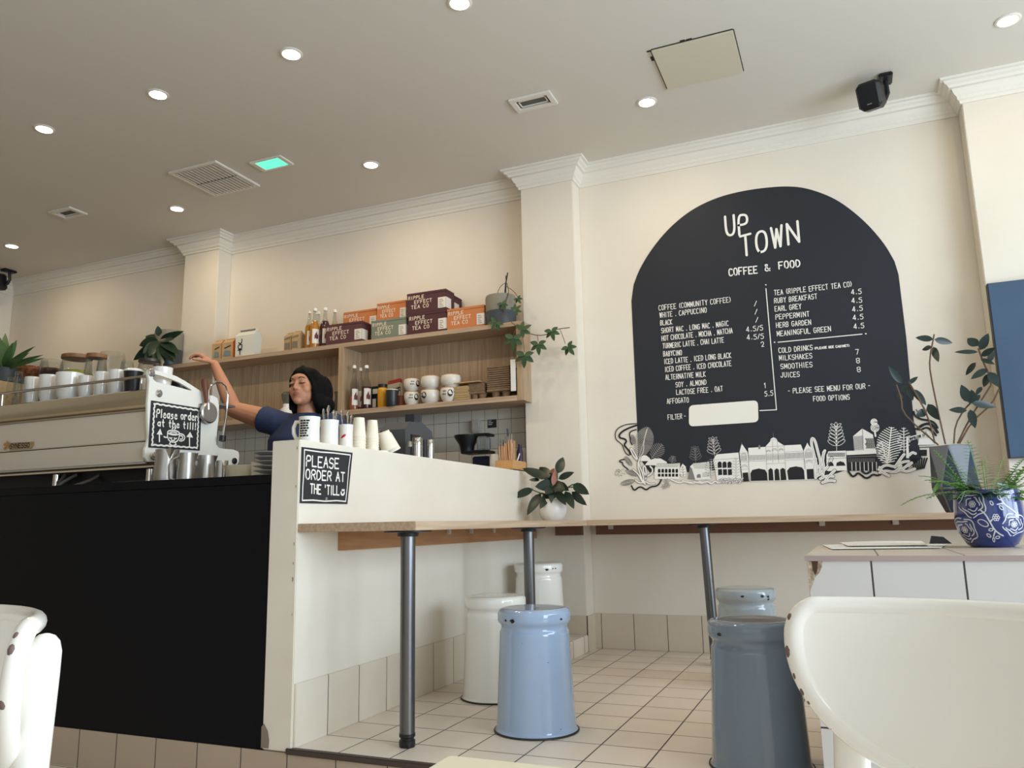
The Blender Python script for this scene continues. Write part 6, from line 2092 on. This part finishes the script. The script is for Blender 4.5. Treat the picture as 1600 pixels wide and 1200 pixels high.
for k in range(64):
    a = 2.399 * k
    ln = random.uniform(.14, .28) if k < 34 else random.uniform(.05, .11)
    el = random.uniform(.35, 1.25)
    b = Vector((cx + .05 * math.cos(a), cy + .05 * math.sin(a), BZ0 + fh * .86))
    pts = []
    for i in range(9):
        s = i / 8
        pts.append(b + Vector((math.cos(a) * math.cos(el) * ln * s, math.sin(a) * math.cos(el) * ln * s, ln * s * math.sin(el) - .55 * ln * s * s * math.cos(el))))
    f_.tube(pts, .0012, 4)
    for i in range(1, 15):
        s = i / 15
        j = min(7, int(s * 8))
        c = pts[j].lerp(pts[j + 1], s * 8 - j)
        d_ = (pts[j + 1] - pts[j]).normalized()
        sd = d_.cross(Vector((0, 0, 1)))
        sd = sd.normalized() if sd.length > .05 else Vector((1, 0, 0))
        for sg in (1, -1):
            f_.leaf(c, sd * sg + d_ * .35, (0, 0, 1), .026 * math.sin(PI * (.15 + .8 * s)) + .006, .0125, .1, n=3)
for (x0, y0), (x1, y1), w_ in (((1500, 762), (1462, 750), 4), ((1470, 750), (1458, 770), 6)):
    pxleaf(f_, (x0, y0), (x1, y1), cy - .03, cy - .05, w_)
obj('fronds', f_, FERN, t, smooth=0)
q = onY(1563, 768, cy)
obj('plant_tag', MB().box((q.x - .014, cy - .06, BZ0 + fh * .862), (q.x + .014, cy - .057, BZ0 + fh + .022), bev=.001), mat('white_plant_tag', (214, 230, 236), 0.4), t)

# -- two-tone planters on the oak shelf


TWO_T = mat('stone_grey_glaze', (128, 124, 112), 0.55)
TWO_B = mat('dark_slate_glaze', (62, 70, 76), 0.4)


def planter(px0, px1, yt, y, label):
    p0, p1 = onY(px0, yt, y), onY(px1, yt, y)
    cx, r_ = (p0.x + p1.x) / 2, (p1.x - p0.x) / 2 * .98
    h = p0.lerp(p1, .5).z - SZ1
    t = thing('potted_plant', label, 'plant', (cx, y, SZ1))
    M = T((cx, y, SZ1))
    pt = obj('pot', MB().lathe([(0, 0), (r_ * .9, 0), (r_ * .95, .006), (r_, h * .46), (0, h * .46)], 36, M), TWO_B, t)
    obj('upper_band', MB().lathe([(r_ * .5, h * .4605), (r_, h * .4605), (r_ * 1.0, h * .93), (r_ * .95, h), (r_ * .88, h), (r_ * .88, h * .5), (r_ * .5, h * .5)], 36, M, closed=True), TWO_T, pt)
    obj('soil', MB().lathe([(0, h * .9), (r_ * .87, h * .9), (r_ * .87, h * .8), (0, h * .8)], 28, M), SOIL, t)
    return t, cx, h


t, cx, h = planter(760, 805, 464, 4.695, 'trailing vine with star-shaped leaves in a two-tone pot at the right shelf end')
zf = lambda x, y: (700 + x * .15, 420 + y * .15)
f_ = MB()
stem_px(f_, [(590, 290), (600, 160), (622, 40)], 4.68, .0042, zf, 0)
stem_px(f_, [(600, 290), (606, 150), (602, 70)], 4.70, .003, zf, 0)
obj('support_stick', f_, BLACKP, t)
f_ = MB()
stem_px(f_, [(505, 290), (530, 210), (570, 160), (602, 148)], 4.68, .0022, zf)
stem_px(f_, [(610, 185), (660, 215), (700, 250), (735, 310)], [4.68, 4.66, 4.63, 4.6], .0022, zf)
stem_px(f_, [(615, 150), (635, 250), (600, 350), (597, 450), (650, 550), (720, 605), (830, 670), (940, 697), (1030, 685), (1100, 640), (1160, 625), (1268, 612)], [4.66, 4.63, 4.60, 4.59, 4.585, 4.58, 4.58, 4.6, 4.62, 4.63, 4.63, 4.63], .0028, zf)
stem_px(f_, [(1165, 628), (1195, 700), (1222, 780)], 4.63, .002, zf)
stem_px(f_, [(930, 697), (935, 720), (940, 760)], 4.6, .002, zf)
stem_px(f_, [(720, 605), (690, 660), (680, 700)], 4.58, .002, zf)
stem_px(f_, [(760, 640), (785, 760), (795, 870)], 4.575, .002, zf)
stem_px(f_, [(600, 430), (560, 500), (510, 560)], 4.585, .002, zf)
obj('vine', f_, STEM, t)
f_ = MB()
for x, y, s, a0, yy in ((565, 365, 60, 1.2, 4.58), (700, 430, 65, -.7, 4.57), (500, 560, 85, 2.1, 4.57), (770, 635, 90, -.5, 4.565), (680, 720, 105, 1.6, 4.565), (940, 785, 95, 1.5, 4.59), (1078, 650, 85, 1.3, 4.61), (1250, 815, 85, .9, 4.62), (795, 900, 110, 1.6, 4.56), (725, 310, 50, 1.0, 4.59)):
    for k in range(5):
        a = a0 + (k - 2) * .95
        L_ = 1.25 * s * (1 - .13 * abs(k - 2))
        pxleaf(f_, (x, y), (x + L_ * math.cos(a), y + L_ * math.sin(a)), yy, yy + .012 * (k % 2), 7.4 * s / 90, zf, curl=.05, up=(0, -1, .2))
obj('foliage', f_, mat('vine_leaf', (58, 88, 52), 0.45, noise=(20, .3, .7), rgb2=(42, 70, 42)), t)

t, cx, h = planter(248.5, 281, 519, 4.66, 'glossy leaved plant in a two-tone pot beside the left pilaster')
zf = lambda x, y: (x * .25, 460 + y * .25)
f_ = MB()
for b, tp, w_, yo in (((985, 300), (838, 410), 62, -.10), ((975, 310), (905, 425), 52, -.12), ((1000, 285), (1122, 238), 46, .0), ((1010, 295), (1105, 345), 66, -.08), ((1000, 300), (1060, 400), 62, -.11), ((990, 310), (965, 410), 60, -.12), ((985, 285), (868, 318), 66, -.05), ((995, 260), (986, 200), 40, .0), ((1000, 310), (1015, 425), 56, -.12),
                     ((990, 285), (905, 250), 58, .03), ((1000, 280), (1070, 270), 56, .0), ((985, 300), (900, 360), 60, -.11), ((1005, 300), (1085, 375), 54, -.1), ((990, 290), (940, 370), 60, -.12)):
    pxleaf(f_, b, tp, 4.55, 4.52 + yo * .6, w_ * .25, zf, curl=.15)
obj('foliage', f_, LEAF, t)
f_ = MB()
for x in (940, 990, 1040):
    stem_px(f_, [(1010, 400), (1000, 340), (x, 280)], 4.62, .003, zf)
obj('stem', f_, LEAF2, t)

# -- plant at the left edge, on a small wooden crate
zf = lambda x, y: (x * .1375, 500 + y * .1375)
py = 2.88
pz = onY(8, 598, py).z
cxp = onY(6, 590, py).x
t = thing('wooden_crate', 'small pale wooden crate under the dark plant pot at the left edge', 'crate', (cxp, py, MZ))
for k in range(3):
    z0 = MZ + (pz - MZ) * k / 3
    obj('slat', MB().box((cxp - .12, py - .1, z0 + .003), (cxp + .065, py - .09, z0 + (pz - MZ) / 3 - .003), bev=.001), KRAFT, t)
obj('crate_body', MB().box((cxp - .12, py - .0895, MZ), (cxp + .065, py + .09, pz - .001)), KRAFT, t)
ptop = onY(6, 577, py).z
t = thing('potted_plant', 'spiky broad-bladed green plant in a dark pot at the far left edge', 'plant', (cxp, py, pz))
obj('pot', MB().lathe([(0, 0), (.055, 0), (.062, .005), (.072, ptop - pz), (.066, ptop - pz), (.06, (ptop - pz) * .8), (0, (ptop - pz) * .8)], 32, T((cxp, py, pz))), mat('charcoal_pot', (58, 60, 62), 0.5), t)
obj('soil', MB().lathe([(0, (ptop - pz) * .88), (.06, (ptop - pz) * .88), (.06, (ptop - pz) * .81), (0, (ptop - pz) * .81)], 24, T((cxp, py, pz))), SOIL, t)
f_ = MB()
for tp, w_, yo in (((70, 135), 95, .02), ((5, 190), 100, -.03), ((180, 228), 80, .03), ((292, 322), 60, -.05), ((378, 395), 55, -.02), ((432, 428), 50, .06), ((-60, 260), 90, .0), ((250, 505), 45, -.08), ((40, 230), 110, .0), ((-140, 380), 80, -.04), ((230, 420), 60, -.08), ((110, 300), 80, -.06)):
    pxleaf(f_, (40, 560), tp, py, py + yo, w_ * .1375, zf, curl=.18)
obj('foliage', f_, LEAF2, t)
# ================================================================== the barista behind the counter
def remeshed(name, mb, voxel, smooth_it, mats, parent):
    me = bpy.data.meshes.new(name)
    bmesh.ops.recalc_face_normals(mb.bm, faces=mb.bm.faces)
    mb.bm.to_mesh(me)
    mb.bm.free()
    o = bpy.data.objects.new(name, me)
    COL.objects.link(o)
    md = o.modifiers.new('r', 'REMESH')
    md.mode, md.voxel_size = 'VOXEL', voxel
    if smooth_it:
        sm = o.modifiers.new('s', 'SMOOTH')
        sm.factor, sm.iterations = .5, smooth_it
    dg = bpy.context.evaluated_depsgraph_get()
    me2 = bpy.data.meshes.new_from_object(o.evaluated_get(dg))
    o.modifiers.clear()
    o.data = me2
    bpy.data.meshes.remove(me)
    me2.name = name
    me2.materials.clear()
    for mt in mats:
        me2.materials.append(mt)
    me2.polygons.foreach_set('use_smooth', [True] * len(me2.polygons))
    o.parent = parent
    me2.transform(wm(parent).inverted())
    return o


def limb(mb, pts, rad, seg=16):
    """tapered limb with round joints"""
    for (a, b), (ra, rb) in zip(zip(pts[:-1], pts[1:]), zip(rad[:-1], rad[1:])):
        a, b = Vector(a), Vector(b)
        mb.tube([a, a.lerp(b, .33), a.lerp(b, .66), b], [ra, ra * .67 + rb * .33, ra * .33 + rb * .67, rb], seg)
    for p_, r_ in zip(pts, rad):
        mb.ball(p_, r_ * .995, 0, seg)


def loft(mb, rings, seg=28):
    """stack of ellipses (cx, cy, cz, rx, ry)"""
    vr = [[mb.bm.verts.new((cx + rx * math.cos(2 * PI * k / seg), cy + ry * math.sin(2 * PI * k / seg), cz)) for k in range(seg)] for cx, cy, cz, rx, ry in rings]
    for a, b in zip(vr[:-1], vr[1:]):
        for k in range(seg):
            mb.bm.faces.new([a[k], a[(k + 1) % seg], b[(k + 1) % seg], b[k]])
    mb.bm.faces.new(vr[0][::-1])
    mb.bm.faces.new(vr[-1])


BY_ = 3.46
H = onY(477, 605, BY_)
NB = onY(478, 650, BY_ + .02)            # base of the neck
SHR = onY(432, 661, BY_)                 # her right shoulder (left in the picture)
ELR = onY(365, 640, BY_ - .03)
WRR = onY(335, 569, BY_ - .05)
KNR = onY(316, 556, BY_ - .08)
cx = NB.x
SHL = Vector((cx + (cx - SHR.x) * .95, BY_ + .03, SHR.z - .035))
ELL = SHL + Vector((.05, -.03, -.26))
WRL = ELL + Vector((-.06, -.12, -.06))
HIPZ = .84 * (NB.z / 1.36)
t = thing('person', 'woman with dark bobbed hair and navy T-shirt, one bare arm raised over the coffee machine', 'person', (cx, BY_, 0))
b = MB()
loft(b, [(cx, BY_ + .03, HIPZ - .06, .14, .09), (cx, BY_ + .03, HIPZ, .16, .105), (cx, BY_ + .03, HIPZ + .14, .128, .088), (cx - .01, BY_ + .025, HIPZ + .28, .145, .10), (cx - .01, BY_ + .025, HIPZ + .38, .155, .10), (cx, BY_ + .03, NB.z - .045, .12, .075), (cx, BY_ + .03, NB.z - .01, .065, .055)])
limb(b, [NB + Vector((0, .01, -.06)), H + Vector((0, .022, -.05))], [.056, .052])
limb(b, [NB + Vector((-.05, .01, -.045)), SHR, SHR.lerp(ELR, .5), ELR], [.052, .066, .058, .046])
limb(b, [ELR, ELR.lerp(WRR, .3), ELR.lerp(WRR, .75), WRR], [.045, .0435, .031, .0245])
limb(b, [NB + Vector((.05, .01, -.05)), SHL, SHL.lerp(ELL, .5), ELL, ELL.lerp(WRL, .3), WRL], [.05, .056, .045, .036, .037, .024])
for sg in (-1, 1):
    hx = cx + .085 * sg
    limb(b, [(hx, BY_ + .03, HIPZ - .02), (hx + .01 * sg, BY_ + .01, .45), (hx + .01 * sg, BY_ + .03, .30), (hx + .015 * sg, BY_ + .04, .075)], [.085, .056, .052, .034])
    limb(b, [(hx + .015 * sg, BY_ + .05, .045), (hx + .025 * sg, BY_ - .11, .03)], [.036, .026])


def hand(mb, wr, kn, palm, side_out, curl, spread=.019, sc=1.0):
    """palm, four unequal bent fingers and a thumb from the side of the palm"""
    al = (kn - wr).normalized()
    nrm = (palm - al * palm.dot(al)).normalized()
    sd = al.cross(nrm).normalized()
    if sd.dot(side_out) < 0:
        sd = -sd                                         # sd points to the thumb side
    L_ = (kn - wr).length
    for k in (-1.5, -.5, .5, 1.5):
        limb(mb, [wr + al * .012 + sd * k * .010, wr + al * L_ + sd * k * spread], [.013 * sc, .0115 * sc], 10)
    for k, ln in ((1.5, .066), (.5, .073), (-.5, .069), (-1.5, .055)):
        q = wr + al * L_ + sd * k * spread
        d_ = (al + sd * k * .07).normalized()
        pts, a = [q], 0.0
        for s, c_ in ((.45, curl), (.31, curl * 1.25), (.24, curl * .9)):
            a += c_ + .06 * k
            pts.append(pts[-1] + (d_ * math.cos(a) + nrm * math.sin(a)) * ln * s * sc)
        limb(mb, pts, [.0092 * sc, .0085 * sc, .0078 * sc, .0066 * sc], 10)
    q = wr + al * L_ * .28 + sd * .020
    d1 = (al * .72 + sd * .62 + nrm * .42).normalized()
    d2 = (al * .92 + sd * .25 + nrm * .5).normalized()
    limb(mb, [q, q + d1 * .036 * sc, q + d1 * .036 * sc + d2 * .030 * sc, q + d1 * .036 * sc + d2 * .054 * sc], [.0125 * sc, .0105 * sc, .0092 * sc, .0074 * sc], 10)


hand(b, WRR, WRR + (KNR - WRR).normalized() * .088, Vector((-.35, -.1, -.9)), Vector((.1, -1, -.2)), .42)
hand(b, WRL, WRL + Vector((-.05, -.07, -.01)), Vector((0, -.2, -1)), Vector((-1, 0, 0)), .35)
# head with face
HM = T(H) @ Matrix.Rotation(R(5), 4, 'Z') @ Matrix.Rotation(R(-4), 4, 'X') @ Matrix.Rotation(R(-3), 4, 'Y')
hb = lambda c, r_, sg=16: b.ball((0, 0, 0), r_, 0, sg, None) if 0 else b.ball(HM @ Vector(c), r_, 0, sg, HM.to_3x3().to_4x4())
hb((0, .006, .012), (.073, .090, .098), 28)
hb((0, -.030, -.045), (.060, .062, .062), 22)
hb((0, -.040, -.072), (.046, .046, .036), 20)
hb((0, -.070, -.092), (.024, .020, .019))
for s in (-1, 1):
    hb((.036 * s, -.056, -.030), (.028, .025, .028))
    hb((.032 * s, -.0765, .006), (.0165, .012, .011))
    hb((.0105 * s, -.0915, -.0285), (.008, .010, .007), 12)
    hb((.076 * s, .010, -.008), (.010, .022, .032), 14)
hb((0, -.070, .034), (.046, .020, .024))
hb((0, -.066, -.055), (.034, .024, .026))
limb(b, [HM @ Vector((0, -.084, .014)), HM @ Vector((0, -.092, -.008)), HM @ Vector((0, -.0995, -.025))], [.0075, .008, .0105], 12)
hb((0, -.0875, -.0495), (.021, .008, .0046), 14)
hb((0, -.0860, -.0595), (.017, .009, .0058), 14)
SKIN = mat('skin', (190, 136, 106), 0.5, sss=.15, noise=(9, .35, .7), rgb2=(190, 132, 102))
LIPS = mat('lips', (164, 102, 88), 0.5)
body = remeshed('body', b, .0042, 3, [SKIN, LIPS], t)
inv = HM.inverted() @ wm(t)
for pg in body.data.polygons:
    c = inv @ pg.center
    if c.y < -.076 and abs(c.x) < .020 - abs(c.z + .055) * .5 and -.0655 < c.z < -.0465:
        pg.material_index = 1
HAIR = mat('black_hair', (9, 8, 9), 0.75, noise=(14, .3, .7), rgb2=(16, 14, 15), stretch=(6, 6, .7), bump=(60, .4))
HAIR.node_tree.nodes['Principled BSDF'].inputs['Specular IOR Level'].default_value = 0.15
hr = MB()
hq = lambda c, r_: hr.ball(HM @ Vector(c), r_, 0, 24, HM.to_3x3().to_4x4())
for c, r_ in (((0, .024, .030), (.083, .088, .088)), ((.006, -.008, .062), (.066, .066, .044)), ((.052, -.010, .048), (.031, .050, .050)), ((0, .070, -.030), (.086, .060, .098)),
              ((.078, .030, -.040), (.030, .068, .110)), ((.074, .072, -.030), (.046, .055, .100)), ((.092, .052, -.098), (.046, .074, .050)), ((.040, .086, -.100), (.080, .050, .050)),
              ((.092, .018, -.090), (.028, .050, .048)), ((-.076, .034, -.055), (.020, .055, .100)), ((-.060, .066, -.10), (.042, .050, .055))):
    hq(c, r_)
for a, c, r_ in (((.030, -.066, .072), (.066, -.052, .03), .008), ((.066, -.052, .03), (.078, -.030, -.03), .010), ((.078, -.030, -.03), (.080, -.016, -.10), .018), ((-.020, -.070, .076), (-.058, -.056, .040), .007), ((-.058, -.056, .040), (-.072, -.032, -.02), .007), ((-.072, -.032, -.02), (-.078, -.016, -.115), .010), ((.0, -.03, .108), (.02, -.062, .082), .010), ((.0, -.02, .112), (-.02, -.060, .084), .009)):
    limb(hr, [HM @ Vector(a), HM @ Vector(c)], [r_, r_], 12)
remeshed('hair', hr, .006, 2, [HAIR], t)
br_ = mat('dark_brow', (46, 34, 32), 0.7)
for s in (-1, 1):
    obj('eyebrow', MB().tube([HM @ Vector((x * s, y, z)) for x, y, z in ((.015, -.0915, .0265), (.028, -.0915, .0325), (.040, -.0845, .0315), (.049, -.0745, .026))], [.0026, .0034, .003, .0014], 8, flat=.6), br_, t)
    obj('eyelashes', MB().tube([HM @ Vector((x * s, y, z)) for x, y, z in ((.0175, -.0845, .002), (.025, -.0885, -.0015), (.034, -.0885, -.0025), (.043, -.0835, -.0005), (.048, -.077, .002))], [.0016, .0028, .003, .0026, .0014], 8), br_, t)
# T-shirt, trousers, shoes
sh = MB()
SHIRT = mat('navy_cotton', (44, 58, 92), 0.85, noise=(6, .3, .7), rgb2=(36, 48, 78), bump=(14, .25))
loft(sh, [(cx, BY_ + .03, HIPZ - .10, .172, .12), (cx, BY_ + .03, HIPZ + .02, .172, .122), (cx - .02, BY_ + .03, HIPZ + .14, .188, .112), (cx - .03, BY_ + .02, HIPZ + .28, .200, .122), (cx - .03, BY_ + .02, HIPZ + .40, .202, .118), (cx - .02, BY_ + .03, NB.z - .035, .158, .092), (cx, BY_ + .03, NB.z + .012, .078, .068)])
limb(sh, [NB + Vector((-.05, .01, -.055)), SHR + Vector((.015, 0, -.006))], [.064, .072])
sh.tube([SHR + Vector((.02, 0, -.006)), SHR.lerp(ELR, .15), SHR.lerp(ELR, .31)], [.072, .0735, .076], 24)
limb(sh, [NB + Vector((.05, .01, -.06)), SHL, SHL.lerp(ELL, .55)], [.064, .072, .066])
remeshed('t_shirt', sh, .007, 4, [SHIRT], t)
tr = MB()
for sg in (-1, 1):
    hx = cx + .085 * sg
    limb(tr, [(hx, BY_ + .03, HIPZ - .03), (hx + .01 * sg, BY_ + .01, .45), (hx + .015 * sg, BY_ + .04, .09)], [.10, .075, .06])
remeshed('trousers', tr, .01, 2, [mat('black_trousers', (24, 24, 28), 0.85)], t)
for sg in (-1, 1):
    hx = cx + .085 * sg
    m_ = MB()
    limb(m_, [(hx + .015 * sg, BY_ + .055, .045), (hx + .022 * sg, BY_ - .05, .045), (hx + .026 * sg, BY_ - .12, .038)], [.0445, .044, .0375])
    remeshed('shoe', m_, .006, 2, [mat('black_shoe', (18, 18, 20), 0.5)], t)
